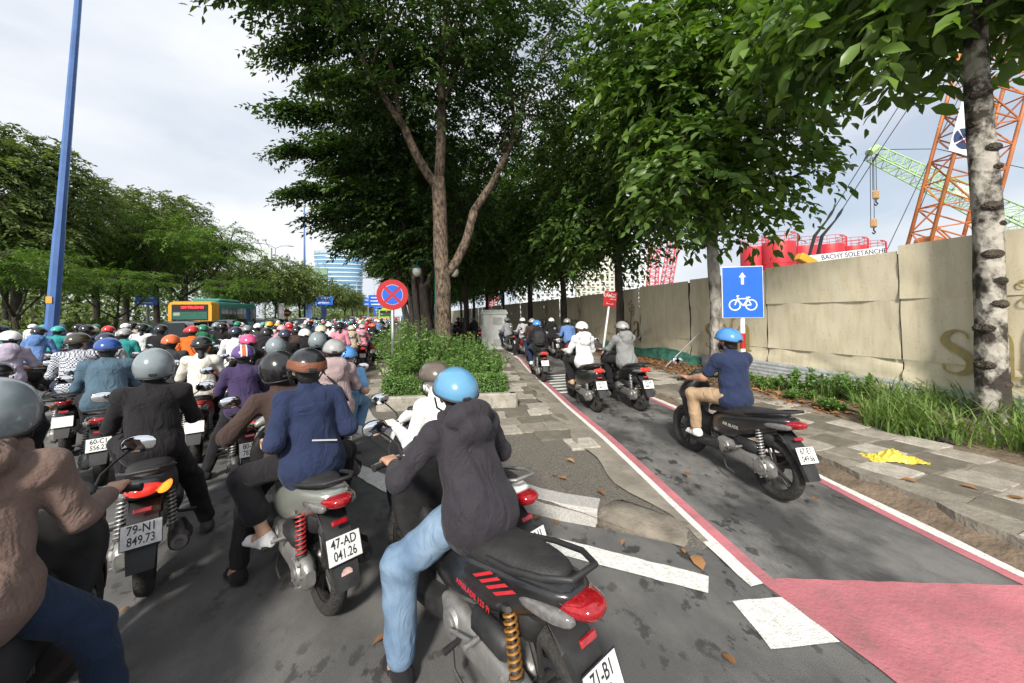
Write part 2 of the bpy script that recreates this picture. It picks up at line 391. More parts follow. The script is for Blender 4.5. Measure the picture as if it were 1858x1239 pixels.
# right-hand footway and verge
V = []; Fc = []; ny = yr(.2, 16, .25, FAR); nc = 8
def zr(x, y): t = (x-rx(y)-.11)/.3; return lerp(zl(y)-.004, .125, sst(t))+.10*sst((x-6.6)/1.6)*(1 if y < 30 else 0)
for y in ny:
    a, b = rx(y)+.06, WALLX+.3
    for k in range(nc+1):
        x = lerp(a, b, (k/nc)**1.3); V.append((x, y, zr(x, y)+.01*math.sin(4*x+3*y)))
for i in range(len(ny)-1):
    for k in range(nc): o_ = i*(nc+1)+k; Fc.append((o_, o_+1, o_+nc+2, o_+nc+1))
verge = tag(ob('verge_ground', mesh('verge_ground', V, Fc, DIRT, True)), kind='structure')
V = []
foot = tag(strip('footway', lambda y: rx(y)+.30+.03*math.sin(6*y)+.02*math.sin(15*y), lambda y: rx(y)+2.15+.1*math.sin(1.3*y), yr(.4, 14, .15, [16, 20, 30]), CONC, None, n=3, za=lambda t, y: .150), kind='structure')
V2 = []; Fc2 = []; ysd = yr(.4, 14, .15, [16, 20, 30])
for y in ysd: x = rx(y)+.30+.03*math.sin(6*y)+.02*math.sin(15*y); V2 += [(x, y, .150), (x-.02, y, zl(y)-.02)]
for i in range(len(ysd)-1): Fc2.append((2*i, 2*i+2, 2*i+3, 2*i+1))
ob('footway_edge', mesh('footway_edge', V2, Fc2, CONC), foot)
pave(foot, 4.3, 8.0, .9, 11.5, lambda x, y: .148, lambda x, y: rx(y)+.50 < x < rx(y)+2.0, .12, p_miss=.03)

# ================================================================== hoarding along the verge
CREAM = bpy.data.materials.new('hoarding_cream'); CREAM.use_nodes = True
def _cream():
    n, N, l, b = nodes(CREAM); b.inputs['Roughness'].default_value = .62
    t = N.new('ShaderNodeTexCoord'); oi = N.new('ShaderNodeObjectInfo')
    a = N.new('ShaderNodeVectorMath'); a.operation = 'ADD'; l(t.outputs['Object'], a.inputs[0])
    sc = N.new('ShaderNodeVectorMath'); sc.operation = 'SCALE'; sc.inputs[0].default_value = (31, 17, 9); l(oi.outputs['Random'], sc.inputs['Scale']); l(sc.outputs[0], a.inputs[1])
    st = N.new('ShaderNodeMapping'); st.inputs['Scale'].default_value = (1, 3.2, .55); l(a.outputs[0], st.inputs[0])
    n1 = N.new('ShaderNodeTexNoise'); n1.inputs['Scale'].default_value = 2.2; n1.inputs['Detail'].default_value = 9; n1.inputs['Roughness'].default_value = .66; l(st.outputs[0], n1.inputs['Vector'])
    r1 = N.new('ShaderNodeValToRGB'); e = r1.color_ramp.elements; e[0].position = .30; e[0].color = (.56, .495, .35, 1); e[1].position = .52; e[1].color = (.68, .61, .44, 1)
    e2 = e.new(.7); e2.color = (.70, .645, .505, 1); l(n1.outputs[0], r1.inputs[0])
    n2 = N.new('ShaderNodeTexNoise'); n2.inputs['Scale'].default_value = 26; n2.inputs['Detail'].default_value = 6; l(a.outputs[0], n2.inputs['Vector'])
    m2 = N.new('ShaderNodeMapRange'); m2.inputs[1].default_value = .62; m2.inputs[2].default_value = .74; m2.inputs[3].default_value = 0; m2.inputs[4].default_value = .5; l(n2.outputs[0], m2.inputs[0])
    mm = N.new('ShaderNodeMix'); mm.data_type = 'RGBA'; mm.inputs[7].default_value = (.22, .14, .07, 1); l(m2.outputs[0], mm.inputs[0]); l(r1.outputs[0], mm.inputs[6]); l(mm.outputs[2], b.inputs['Base Color'])
_cream()
hoard = empty('hoarding', (WALLX, 4, 0), 0, 'long cream sheet metal hoarding with gold scroll lettering along the verge', 'hoarding')
def wtop(y): return 2.98-.016*min(y, 18)
STEEL_DK = M('dark_steel', (.06, .055, .05), .6, metal=.4, var=.3)
cols = [-2.1, .55]+[1.95+2.58*i for i in range(22)]
rr_ = random.Random(5)
for ci in range(len(cols)-1):
    ya, yb = cols[ci]+.012, cols[ci+1]-.012
    if ya < 0: continue
    top = wtop((ya+yb)/2)+(.05 if ci == 2 else 0); zs = [.42+rr_.uniform(-.06, .08), .98+rr_.uniform(-.03, .03), 2.03+rr_.uniform(-.03, .03), top]
    lean = rr_.uniform(-.03, .03)
    for r_ in range(3):
        nu, nv = 10, 6; V = []; ph = [rr_.uniform(0, 6) for _ in range(6)]; amp = (.030, .014, .012)[r_]
        z0, z1 = zs[r_]+.004, zs[r_+1]+.012
        for v in range(nv+1):
            for u in range(nu+1):
                y = lerp(ya, yb, u/nu); z = lerp(z0, z1, v/nv); 
                if r_ == 0 and v == 0: z += .035*math.sin(y*2.1+ph[4])+.02*math.sin(y*6+ph[5])
                buck = amp*(math.sin(u*.9+v*.7+ph[0])*math.sin(v*1.1+ph[1])+.6*math.sin(u*1.9-v*1.3+ph[2]))
                x = WALLX-.020*r_+lean*(z/2.5)+buck-(.022*(1-v/nv)**2*(1+math.sin(u*.8+ph[3])) if r_ == 0 else 0)
                V.append((x-WALLX, y-4, z))
        Fc = [(v*(nu+1)+u, (v+1)*(nu+1)+u, (v+1)*(nu+1)+u+1, v*(nu+1)+u+1) for v in range(nv) for u in range(nu)]
        o = ob('hoarding_panel', mesh('hoarding_panel', V, Fc, CREAM, True), hoard)
    # joint strip between columns, set behind
    mb = MB(); mb.box((.075, ya-4-.01, top/2), (.05, .30, top-.06)); mb.build('hoarding_post', STEEL_DK, hoard)
# backing far end
mb = MB(); mb.box((.05, 140, 1.32), (.06, 170, 2.64)); mb.build('hoarding_far_run', CREAM, hoard)
# corrugated strip showing below the panels and green netting further on
WHITEMET = M('weathered_white_metal', (.55, .57, .60), .5, metal=.2, var=.2, scale=4, dirt=.7)
V = []; Fc = []; ny_ = 160
for i in range(5):
    for j in range(ny_+1):
        y = lerp(.3, 9.3, j/ny_); z = .05+.42*i/4; V.append((WALLX-.02+.016*math.sin(i*PI)+.018*math.cos(z*48)-WALLX-.035, y-4, z+.015*math.sin(2*y)))
zz = [.02+.58*k/20 for k in range(21)]; V = []
for z in zz:
    for j in range(31): y = lerp(.3, 9.3, j/30); V.append((-.06+.012*math.cos(z*75)+.02*math.sin(1.7*y), y-4, z+.02*math.sin(1.1*y)))
Fc = [(i*31+j, (i+1)*31+j, (i+1)*31+j+1, i*31+j+1) for i in range(20) for j in range(30)]
ob('corrugated_skirt', mesh('corrugated_skirt', V, Fc, WHITEMET, True), hoard)
NET = M('green_netting', (.06, .21, .15), .85, var=.4, scale=9, bump=.6, bscale=40)
V = []; 
for i in range(9):
    for j in range(41): y = lerp(9.2, 15, j/40); z = .08+.5*i/8; V.append((-.10-.10*(1-i/8)+.035*math.sin(y*5+i)+.03*math.sin(y*13), y-4, z+.07*math.sin(y*1.9)*(i/8)))
ob('netting_skirt', mesh('netting_skirt', V, [(i*41+j, (i+1)*41+j, (i+1)*41+j+1, i*41+j+1) for i in range(8) for j in range(40)], NET, True), hoard)
# leaning props
PROP = M('galvanised', (.42, .43, .43), .5, metal=.6, var=.2)
for (pa, pb) in (((7.55, 9.75, .15), (8.42, 9.2, 1.25)), ((7.5, 12.5, .15), (8.42, 11.6, 1.3)), ((7.4, 16, .15), (8.42, 15.2, 1.3))):
    mb = MB(); mb.cyl(pa, pb, .022, 8); tag(mb.build('prop_pole', PROP), 'thin grey pole propping the hoarding from the leaf-strewn verge', 'pole', 'poles propping the hoarding')

# gold lettering: thick and thin ribbons
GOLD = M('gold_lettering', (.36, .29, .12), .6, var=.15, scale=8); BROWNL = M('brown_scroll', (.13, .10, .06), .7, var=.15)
def ribbon(mb, pts, wd, y0, z0, s, x):
    """pts in letter space (u right, v up): u runs towards the viewer, i.e. to -Y"""
    pts = [Vector((p[0], p[1])) for p in pts]; sm = []
    k = len(pts)
    for i in range(k-1):
        p0, p1, p2, p3 = pts[max(i-1, 0)], pts[i], pts[i+1], pts[min(i+2, k-1)]
        for j in range(6):
            t = j/6; sm.append((.5*((2*p1)+(p2-p0)*t+(2*p0-5*p1+4*p2-p3)*t*t+(3*p1-p0-3*p2+p3)*t**3), lerp(wd[i], wd[i+1], t)))
    sm.append((pts[-1], wd[-1])); V = []
    for i, (p, w_) in enumerate(sm):
        t = (sm[min(i+1, len(sm)-1)][0]-sm[max(i-1, 0)][0]).normalized(); n_ = Vector((-t.y, t.x))*w_/2
        for q_ in (p+n_, p-n_): V.append((x, y0-q_.x*s, z0+q_.y*s))
    m_ = len(sm); mb.add(V, [(2*i, 2*i+1, 2*i+3, 2*i+2) for i in range(m_-1)])
def circ(cx, cy, rx_, ry_, a0, a1, n=12): return [(cx+rx_*math.cos(R(lerp(a0, a1, i/n))), cy+ry_*math.sin(R(lerp(a0, a1, i/n)))) for i in range(n+1)]
def logo(y0, mat, x, s=.70, z0=.82):
    mb = MB()
    # s
    ribbon(mb, [(.42, .80), (.38, .92), (.24, .98), (.08, .90), (.04, .74), (.16, .60), (.34, .46), (.44, .28), (.38, .08), (.2, .0), (.04, .06), (.02, .18)], [.03, .04, .05, .10, .15, .17, .17, .14, .10, .05, .04, .09], y0, z0, s, x)
    def a_(u):
        ribbon(mb, [(u+.06, .80), (u+.12, .93), (u+.26, .99), (u+.40, .92), (u+.44, .72), (u+.44, .14), (u+.50, .02), (u+.60, .06)], [.10, .05, .05, .10, .16, .16, .10, .02], y0, z0, s, x)
        ribbon(mb, [(u+.42, .58), (u+.2, .52), (u+.06, .38), (u+.04, .2), (u+.12, .05), (u+.26, .03), (u+.42, .16)], [.03, .04, .10, .15, .12, .05, .03], y0, z0, s, x+.001)
    a_(.55); a_(1.55)
    me = mb.mesh('gold_letters', mat); me.transform(Matrix.Translation((-WALLX, -4, 0))); ob('gold_letters', me, hoard)
    mb = MB(); u = 1.28
    ribbon(mb, [(u+.02, .0), (u+.0, .5), (u+.04, 1.0), (u+.14, 1.4), (u+.12, 1.8)], [.10, .09, .06, .03, .02], y0, z0, s, x)
    for (cx, cy, r_, a0, a1) in ((.25, 1.5, .16, 200, 560), (.02, 1.62, .13, -20, 330), (.2, 1.85, .11, -120, 250), (-.05, 1.95, .10, 0, 300), (.36, 1.78, .09, 90, 430), (.1, 2.1, .08, -90, 250)):
        ribbon(mb, [(u+cx+(r_*(1-.5*i/12))*math.cos(R(lerp(a0, a1, i/12))), cy+(r_*(1-.5*i/12))*math.sin(R(lerp(a0, a1, i/12)))) for i in range(13)], [.012+.03*math.sin(PI*i/12) for i in range(13)], y0, z0, s, x)
    me = mb.mesh('scroll_flourish', mat); me.transform(Matrix.Translation((-WALLX, -4, 0))); ob('scroll_flourish', me, hoard)
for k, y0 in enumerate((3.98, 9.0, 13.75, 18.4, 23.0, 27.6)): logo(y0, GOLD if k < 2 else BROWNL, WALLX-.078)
# ================================================================== vegetation
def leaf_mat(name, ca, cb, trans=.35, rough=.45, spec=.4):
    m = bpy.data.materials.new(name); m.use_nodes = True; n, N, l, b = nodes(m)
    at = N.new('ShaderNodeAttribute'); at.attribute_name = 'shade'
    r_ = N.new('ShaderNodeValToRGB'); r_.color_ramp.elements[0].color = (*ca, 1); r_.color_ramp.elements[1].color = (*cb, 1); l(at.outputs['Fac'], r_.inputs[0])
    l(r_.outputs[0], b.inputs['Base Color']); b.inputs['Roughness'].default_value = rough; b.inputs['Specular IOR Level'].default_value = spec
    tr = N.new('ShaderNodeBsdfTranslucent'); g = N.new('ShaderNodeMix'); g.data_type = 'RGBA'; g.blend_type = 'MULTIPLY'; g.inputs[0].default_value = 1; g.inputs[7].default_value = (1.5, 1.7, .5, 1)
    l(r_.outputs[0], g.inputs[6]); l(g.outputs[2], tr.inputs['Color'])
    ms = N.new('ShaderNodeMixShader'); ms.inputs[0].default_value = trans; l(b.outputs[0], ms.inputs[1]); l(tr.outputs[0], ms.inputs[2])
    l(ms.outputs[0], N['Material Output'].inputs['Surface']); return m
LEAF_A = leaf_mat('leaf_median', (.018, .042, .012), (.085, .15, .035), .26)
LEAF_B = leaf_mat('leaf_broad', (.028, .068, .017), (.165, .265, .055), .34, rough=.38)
LEAF_C = leaf_mat('leaf_far', (.055, .085, .026), (.20, .25, .08), .3, rough=.6)
LEAF_F = leaf_mat('leaf_feather', (.055, .11, .022), (.15, .235, .05), .35, rough=.6)
LEAF_S = leaf_mat('leaf_shrub', (.06, .14, .03), (.22, .36, .10), .3)
LEAF_G = leaf_mat('grass_blade', (.06, .13, .025), (.27, .36, .11), .3)
LEAF_D = leaf_mat('dry_leaf', (.16, .075, .03), (.40, .20, .085), .1, rough=.8)
def bark(name, ca, cb, sc=6., st=(1, 1, .25), dark=None):
    m = bpy.data.materials.new(name); m.use_nodes = True; n, N, l, b = nodes(m); b.inputs['Roughness'].default_value = .9
    t = N.new('ShaderNodeTexCoord'); mp_ = N.new('ShaderNodeMapping'); mp_.inputs['Scale'].default_value = st; l(t.outputs['Object'], mp_.inputs[0])
    a = N.new('ShaderNodeTexNoise'); a.inputs['Scale'].default_value = sc; a.inputs['Detail'].default_value = 9; a.inputs['Roughness'].default_value = .65; l(mp_.outputs[0], a.inputs['Vector'])
    r_ = N.new('ShaderNodeValToRGB'); r_.color_ramp.elements[0].position = .38 if name != 'bark_near' else .45; r_.color_ramp.elements[1].position = .62 if name != 'bark_near' else .55; r_.color_ramp.elements[0].color = (*ca, 1); r_.color_ramp.elements[1].color = (*cb, 1)
    l(a.outputs[0], r_.inputs[0]); l(r_.outputs[0], b.inputs['Base Color'])
    v = N.new('ShaderNodeTexVoronoi'); v.inputs['Scale'].default_value = sc*4; l(mp_.outputs[0], v.inputs['Vector'])
    ad = N.new('ShaderNodeMath'); ad.operation = 'ADD'; l(a.outputs[0], ad.inputs[0]); l(v.outputs[0], ad.inputs[1])
    bp = N.new('ShaderNodeBump'); bp.inputs['Strength'].default_value = .8; bp.inputs['Distance'].default_value = .03; l(ad.outputs[0], bp.inputs['Height']); l(bp.outputs[0], b.inputs['Normal']); return m
BARK_M = bark('bark_brown', (.028, .021, .016), (.23, .165, .115), 13, (1, 1, .45))
BARK_N = bark('bark_near', (.04, .032, .026), (.40, .37, .32), 2.6, (1, 1, .8))
BARK_P = bark('bark_pale', (.09, .075, .06), (.50, .47, .42), 3.2, (1, 1, .55))
BARK_D = bark('bark_dark', (.022, .018, .015), (.075, .06, .048), 6)
BARK_K = bark('bark_knot', (.02, .016, .013), (.09, .07, .05), 10, (1, 1, 1))

def leaves_mesh(name, B, D, N_, Ln, Wd, mat, shade, six=False, sm=None):
    """B base, D direction, N_ normal of each leaf; folded rhombus (or six-point leaf)"""
    k = len(B); D = D/np.linalg.norm(D, axis=1, keepdims=True); Sd = np.cross(D, N_); Sd /= np.linalg.norm(Sd, axis=1, keepdims=True)+1e-9
    N2 = np.cross(Sd, D); Ln = Ln[:, None]; Wd = Wd[:, None]
    if not six:
        V = np.stack([B, B+D*Ln*.45+Sd*Wd*.5+N2*Wd*.16, B+D*Ln-N2*Ln*.12, B+D*Ln*.45-Sd*Wd*.5+N2*Wd*.16], 1).reshape(-1, 3)
        i = np.arange(k)[:, None]*4; Fc = np.concatenate([i+[0, 1, 2], i+[0, 2, 3]], 1).reshape(-1, 3); rep = 2
    else:
        V = np.stack([B, B+D*Ln*.25+Sd*Wd*.42+N2*Wd*.13, B+D*Ln*.62+Sd*Wd*.44+N2*Wd*.10, B+D*Ln-N2*Ln*.16, B+D*Ln*.62-Sd*Wd*.44+N2*Wd*.10, B+D*Ln*.25-Sd*Wd*.42+N2*Wd*.13, B+D*Ln*.45], 1).reshape(-1, 3)
        i = np.arange(k)[:, None]*7; Fc = np.concatenate([i+[0, 1, 6], i+[1, 2, 6], i+[2, 3, 6], i+[3, 4, 6], i+[4, 5, 6], i+[5, 0, 6]], 1).reshape(-1, 3); rep = 6
    me = bpy.data.meshes.new(name); me.vertices.add(len(V)); me.vertices.foreach_set('co', V.astype(np.float32).ravel())
    me.loops.add(Fc.size); me.loops.foreach_set('vertex_index', Fc.astype(np.int32).ravel())
    me.polygons.add(len(Fc)); me.polygons.foreach_set('loop_start', np.arange(0, Fc.size, 3, dtype=np.int32)); me.polygons.foreach_set('loop_total', np.full(len(Fc), 3, dtype=np.int32))
    me.materials.append(mat); a = me.attributes.new('shade', 'FLOAT', 'FACE'); a.data.foreach_set('value', np.repeat(shade, rep).astype(np.float32))
    me.update(calc_edges=True); me.validate(); return me
def nrm(a): return a/(np.linalg.norm(a, axis=-1, keepdims=True)+1e-9)

def spray_leaves(P0, D0, ln, per, lsz, droop, r_, flat=.8, ratio=.42, jit=.25):
    """leaves set along both sides of drooping twigs: P0 twig starts, D0 directions, ln lengths"""
    T = len(P0); t = np.linspace(.08, 1, per)[None, :, None]; D0 = nrm(D0)
    up = np.array([0, 0, 1.]); side = nrm(np.cross(D0, up)+r_.normal(0, .05, D0.shape))
    pts = P0[:, None, :]+D0[:, None, :]*ln[:, None, None]*t - up*(t**2)*(ln*droop)[:, None, None]
    pts += r_.normal(0, jit*.12, pts.shape)
    sg = np.where(np.arange(per) % 2 == 0, 1., -1.)[None, :, None]
    d = D0[:, None, :]*.65+side[:, None, :]*sg*.85+r_.normal(0, jit, (T, per, 3)); d[:, :, 2] -= .25+.5*droop*t[:, :, 0]
    n_ = np.array([0, 0, 1.])*flat+r_.normal(0, .38, (T, per, 3))
    B = pts.reshape(-1, 3); k = len(B); Ln = lsz*r_.uniform(.65, 1.25, k)
    return B, nrm(d.reshape(-1, 3)), nrm(n_.reshape(-1, 3)), Ln, Ln*ratio*r_.uniform(.8, 1.2, k)

def crown_points(ells, n, r_, shell=.55, zmin=None, layers=None):
    """points in a union of ellipsoids (cx,cy,cz,rx,ry,rz), outer shell favoured; returns points and outward directions"""
    vol = np.array([e[3]*e[4]*e[5] for e in ells]); pick = r_.choice(len(ells), n, p=vol/vol.sum()); E = np.array(ells)[pick]
    u = nrm(r_.normal(0, 1, (n, 3))); rad = (shell**3+(1-shell**3)*r_.uniform(0, 1, n))**(1/3)
    P_ = E[:, :3]+u*E[:, 3:]*rad[:, None]*(1+.10*np.sin(u[:, :1]*9+pick[:, None])+.08*np.sin(u[:, 1:2]*13))
    if layers: P_[:, 2] = np.round((P_[:, 2]+r_.normal(0, layers*.12, n))/layers)*layers+r_.normal(0, layers*.10, n)
    if zmin is not None: P_[:, 2] = np.maximum(P_[:, 2], zmin+r_.uniform(0, .3, n))
    return P_, u

def limb(mb, a, b, r0_, r1_, bend, r_, n=7, seg=7):
    a, b = Vector(a), Vector(b); pts = []
    for i in range(seg+1):
        t = i/seg; p = a.lerp(b, t); p += Vector(bend)*math.sin(PI*t)+Vector((r_.normal(0, .03), r_.normal(0, .03), r_.normal(0, .02)))*(b-a).length*.12*math.sin(PI*t)
        pts.append(p)
    mb.tube(pts, [lerp(r0_, r1_, (i/seg)**.8) for i in range(seg+1)], n); return pts
def trunk_tube(mb, pts, rad, n=14, r_=None, flare=1.5, fl_h=.5, rough=.06):
    sm = []
    k = len(pts); pts = [Vector(p) for p in pts]
    for i in range(k-1):
        for j in range(6): t = j/6; sm.append((pts[i].lerp(pts[i+1], t), lerp(rad[i], rad[i+1], t)))
    sm.append((pts[-1], rad[-1])); z0 = pts[0].z; V = []
    for i, (p, r1) in enumerate(sm):
        f = 1+(flare-1)*max(0, 1-(p.z-z0)/fl_h)**2
        for j in range(n):
            a = 2*PI*j/n; rr2 = r1*f*(1+rough*math.sin(3*a+i*.7)+rough*.6*math.sin(5*a-i*1.3)+(r_.normal(0, rough*.4) if r_ is not None else 0))
            V.append((p.x+rr2*math.cos(a), p.y+rr2*math.sin(a), p.z))
    m_ = len(sm); mb.add(V, [(i*n+j, i*n+(j+1) % n, (i+1)*n+(j+1) % n, (i+1)*n+j) for i in range(m_-1) for j in range(n)])

def make_tree(label, loc, trunk_pts, rad, limbs, ells, nspray, per, lsz, leafm, barkm, seed, droop=.35, tw=(.7, 1.3), group=None, layers=None, ratio=.42, shell=.5, name='tree', flat=.8, light=.5, zmin=None, wood=70, six=False, cat='tree', extra=None):
    r_ = np.random.default_rng(seed); t = empty(name, loc, 0, label, cat, group)
    mb = MB(); trunk_tube(mb, trunk_pts, rad, 14, r_)
    ends = []
    for (a, b, ra, rb, bend) in limbs: ends.append(limb(mb, a, b, ra, rb, bend, r_, 9)[-1])
    P_, u = crown_points(ells, nspray, r_, shell, zmin, layers)
    if extra is not None: P_ = np.concatenate([P_, extra[0]]); u = np.concatenate([u, nrm(extra[1])])
    src = [Vector(trunk_pts[-1])]+ends+[Vector(l_[0]).lerp(Vector(l_[1]), .6) for l_ in limbs]
    for i in r_.choice(len(P_), min(wood, len(P_)), replace=False):
        p = Vector(P_[i]); s_ = min(src, key=lambda q_: (q_-p).length); 
        if (s_-p).length > .4: limb(mb, s_, p, .045, .012, (0, 0, .12*(s_-p).length), r_, 5, 5)
    mb.build('trunk', barkm, t, smooth=True)
    D = u.copy(); D[:, 2] = D[:, 2]*.35+.12; D = nrm(D+r_.normal(0, .35, D.shape))
    ln = r_.uniform(tw[0], tw[1], len(P_))
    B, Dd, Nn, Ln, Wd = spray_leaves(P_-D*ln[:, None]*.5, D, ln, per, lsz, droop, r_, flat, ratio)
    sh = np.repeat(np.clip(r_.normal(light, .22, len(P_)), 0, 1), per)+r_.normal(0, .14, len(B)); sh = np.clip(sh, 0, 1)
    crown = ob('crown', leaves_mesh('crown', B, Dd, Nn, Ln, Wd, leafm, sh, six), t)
    t['_crown'] = crown.name
    return t, (B, Dd, Nn, Ln, Wd, sh)

ORD = ['first', 'second', 'third', 'fourth', 'fifth', 'sixth', 'seventh', 'eighth', 'ninth', 'tenth', 'eleventh', 'twelfth', 'thirteenth', 'fourteenth']
# ---- the forked tree rising from the planter
Bx, By = 1.05, 11.4
def q3(px, py, Y): p = AY(px, py, Y); return (p.x-Bx, p.y-By, p.z)
def hang(specs, seed):
    """sprays strung along drooping side branches given as pixel paths at a depth Y"""
    r_ = np.random.default_rng(seed); P_ = []; U = []
    for (a, b, Y, n_, spread) in specs:
        A, B_ = np.array(q3(*a, Y)), np.array(q3(*b, Y)); d = B_-A
        for i in range(n_):
            t = r_.uniform(0, 1)**.8; P_.append(A+d*t+r_.normal(0, 1, 3)*[spread*.8, spread*1.3, spread*.28]*(1.1-.75*t)); U.append(nrm(d)+r_.normal(0, .25, 3)*[1, 1, .3])
    return np.array(P_), np.array(U)
ex = hang([((700, 60), (500, 90), 11, 120, .5), ((700, 20), (470, -20), 10, 110, .5), ((720, 170), (575, 140), 11, 70, .4), ((900, 120), (700, 110), 12, 120, .8), ((690, -60), (420, -30), 8, 90, .5)], 4)
main_t, _ = make_tree('forked tree with brown scaly trunk growing out of the kerbed planter', (Bx, By, .12),
    [(0, 0, 0), (-.02, 0, 1.2), (-.02, 0, 2.6), (-.08, 0, 4.2), (-.12, 0, 5.9)], [.25, .235, .225, .215, .20],
    [((.05, 0, 2.9), q3(860, 390, 11.4), .15, .13, (.1, 0, -.15)), (q3(860, 390, 11.4), q3(945, 215, 11.8), .13, .08, (.12, 0, -.1)), (q3(935, 240, 11.8), q3(920, 90, 12), .07, .04, (0, 0, 0)),
     ((-.12, 0, 5.6), q3(735, 240, 11.2), .15, .115, (-.05, 0, -.12)), (q3(735, 240, 11.2), q3(630, 60, 10.6), .115, .05, (-.1, 0, 0)), (q3(725, 220, 11.2), q3(690, 20, 11.6), .08, .05, (0, 0, 0)),
     ((-.12, 0, 5.8), q3(800, 120, 11.5), .17, .12, (.06, 0, 0)), (q3(800, 120, 11.5), q3(830, -120, 12), .12, .06, (0, 0, 0)), (q3(800, 200, 11.5), q3(880, 20, 12.5), .08, .04, (0, 0, 0)),
     (q3(945, 215, 11.8), q3(1000, 60, 12.4), .06, .03, (0, 0, 0))],
    [(-.6, .3, 9.8, 3.0, 3.2, 2.3), (2.1, .4, 8.8, 2.2, 2.6, 2.0), (-.2, -1.2, 11.6, 3.4, 3.6, 2.0), (.2, 2.0, 8.2, 2.4, 1.8, 1.5), (3.4, .6, 10.6, 2.3, 2.8, 2.6)], 1350, 26, .17, LEAF_A, BARK_M, 11, droop=.38, tw=(.8, 1.5), extra=ex, light=.4, name='forked_tree')

# ---- the same kind further along the median
def gen_median(seed):
    r_ = np.random.default_rng(seed)
    return dict(trunk_pts=[(0, 0, 0), (.05, 0, 1.4), (-.1, .1, 3.0)], rad=[.32, .27, .21],
        limbs=[((-.1, .1, 2.9), (-1.6, .2, 6.2), .13, .05, (-.2, 0, 0)), ((-.1, .1, 3.0), (.2, .5, 7.0), .15, .06, (0, 0, 0)), ((-.1, .1, 2.6), (1.5, -.2, 6.0), .12, .05, (.1, 0, 0)), ((-.1, .1, 2.4), (-.9, -.8, 5.8), .1, .04, (0, 0, 0)), ((-.28, 0, -.1), (-1.25, .2, 5.2), .16, .07, (-.05, 0, -.1)), ((.30, .1, -.1), (.75, .3, 4.8), .15, .08, (.05, 0, 0)), ((-.12, -.2, -.1), (-.5, -.3, 4.5), .15, .08, (0, 0, 0))])
gm = gen_median(3)
r_ = np.random.default_rng(21); PP = []; UU = []; LB = []
o17 = Vector((.62, 15.3, .12))
for (pa, pb, Y, n_, sp) in (((770, 250), (505, 195), 13.8, 190, .50), ((760, 160), (560, 150), 13.8, 120, .5), ((770, 300), (515, 268), 14.2, 170, .42), ((770, 330), (600, 300), 14.6, 120, .5), ((775, 370), (520, 345), 14.2, 180, .42), ((775, 400), (570, 395), 15, 150, .4), ((780, 440), (620, 440), 15, 130, .4), ((790, 470), (690, 480), 15.3, 90, .4)):
    A_, B_ = np.array(AY(*pa, Y)-o17), np.array(AY(*pb, Y)-o17); d = B_-A_; LB.append((tuple(A_), tuple(A_+d*.8), .05, .015, (0, 0, .15)))
    for i in range(n_):
        t = r_.uniform(0, 1)**.85; PP.append(A_+d*t+r_.normal(0, 1, 3)*[sp, sp*1.6, sp*.32]*(1.15-.8*t)+np.array([0, 0, .35*math.sin(PI*t)])); UU.append(nrm(d)+r_.normal(0, .28, 3)*[1, 1, .3])
gm['limbs'] += LB
t2, _ = make_tree('dark spreading tree leaning over the queue of motorbikes, second along the median', (.62, 15.3, .12), ells=[(0, 0, 7.2, 2.6, 2.6, 2.6), (-.8, 0, 8.8, 2.6, 2.6, 1.8), (1.2, 0, 6.6, 1.9, 2.2, 2.0)], nspray=520, per=22, lsz=.20, leafm=LEAF_A, barkm=BARK_D, seed=33, droop=.36, tw=(.8, 1.5), extra=(np.array(PP), np.array(UU)), light=.42, name='median_tree', group='trees further along the median', **gm)
mcount = 0
for (x, y, rz, s) in ((.6, 21.5, .3, 1.0), (1.0, 28, -.3, 1.05), (1.1, 35, .4, .95), (1.4, 42, -.2, 1.05), (1.2, 50, .2, 1.0), (1.4, 60, .5, 1.1), (1.3, 74, 0, 1.1), (1.2, 92, .4, 1.2), (1.3, 115, .2, 1.2)):
    c = copy_tree(t2); c.location = (x, y, .12); c.rotation_euler.z = rz; c.scale = (s*1.1, s*1.1, s*1.15); mcount += 1
    c['label'] = '%s dark median tree beyond the multi-stemmed one behind the forked planter tree' % ORD[mcount-1]
# ---- straight pale trees along the hoarding
def row_tree(seed, h0, ells, nsp, label, lsz, six, group=None, per=10, trunk=None, name='roadside_tree', light=.5, barkm=BARK_P, tw=(.5, 1.0)):
    return make_tree(label, (0, 0, .1), trunk or [(0, 0, 0), (.02, 0, h0*.5), (-.03, .03, h0), (0, 0, h0+3.5)], [.17, .15, .135, .06], [((0, 0, h0+.2), (1.3, .3, h0+1.5), .05, .02, (0, 0, .1)), ((0, 0, h0+.4), (-1.4, -.2, h0+1.6), .05, .02, (0, 0, .1)), ((0, 0, h0+.9), (.2, -1.4, h0+2.0), .05, .02, (0, 0, .1)), ((0, 0, h0+1.2), (-.3, 1.4, h0+2.2), .05, .02, (0, 0, .1))],
        ells, nsp, per, lsz, LEAF_B, barkm, seed, droop=.75, tw=tw, ratio=.46, shell=.25, flat=.55, light=light, name=name, six=six, wood=60, group=group)
ROWG = 'broad-leaved trees in a row along the hoarding'
near_t, LV = row_tree(51, 5.2, [(-.9, .3, 6.75, 2.3, 2.2, 1.2), (0, 0, 8.2, 2.6, 2.6, 2.2), (1.0, -1.0, 6.6, 1.5, 1.5, .9)], 700, 'pale knotty trunk tree with big leaves, grass round its foot', .32, True, per=9, light=.55, barkm=BARK_N)
near_t.location = (8.18, 3.35, .15)
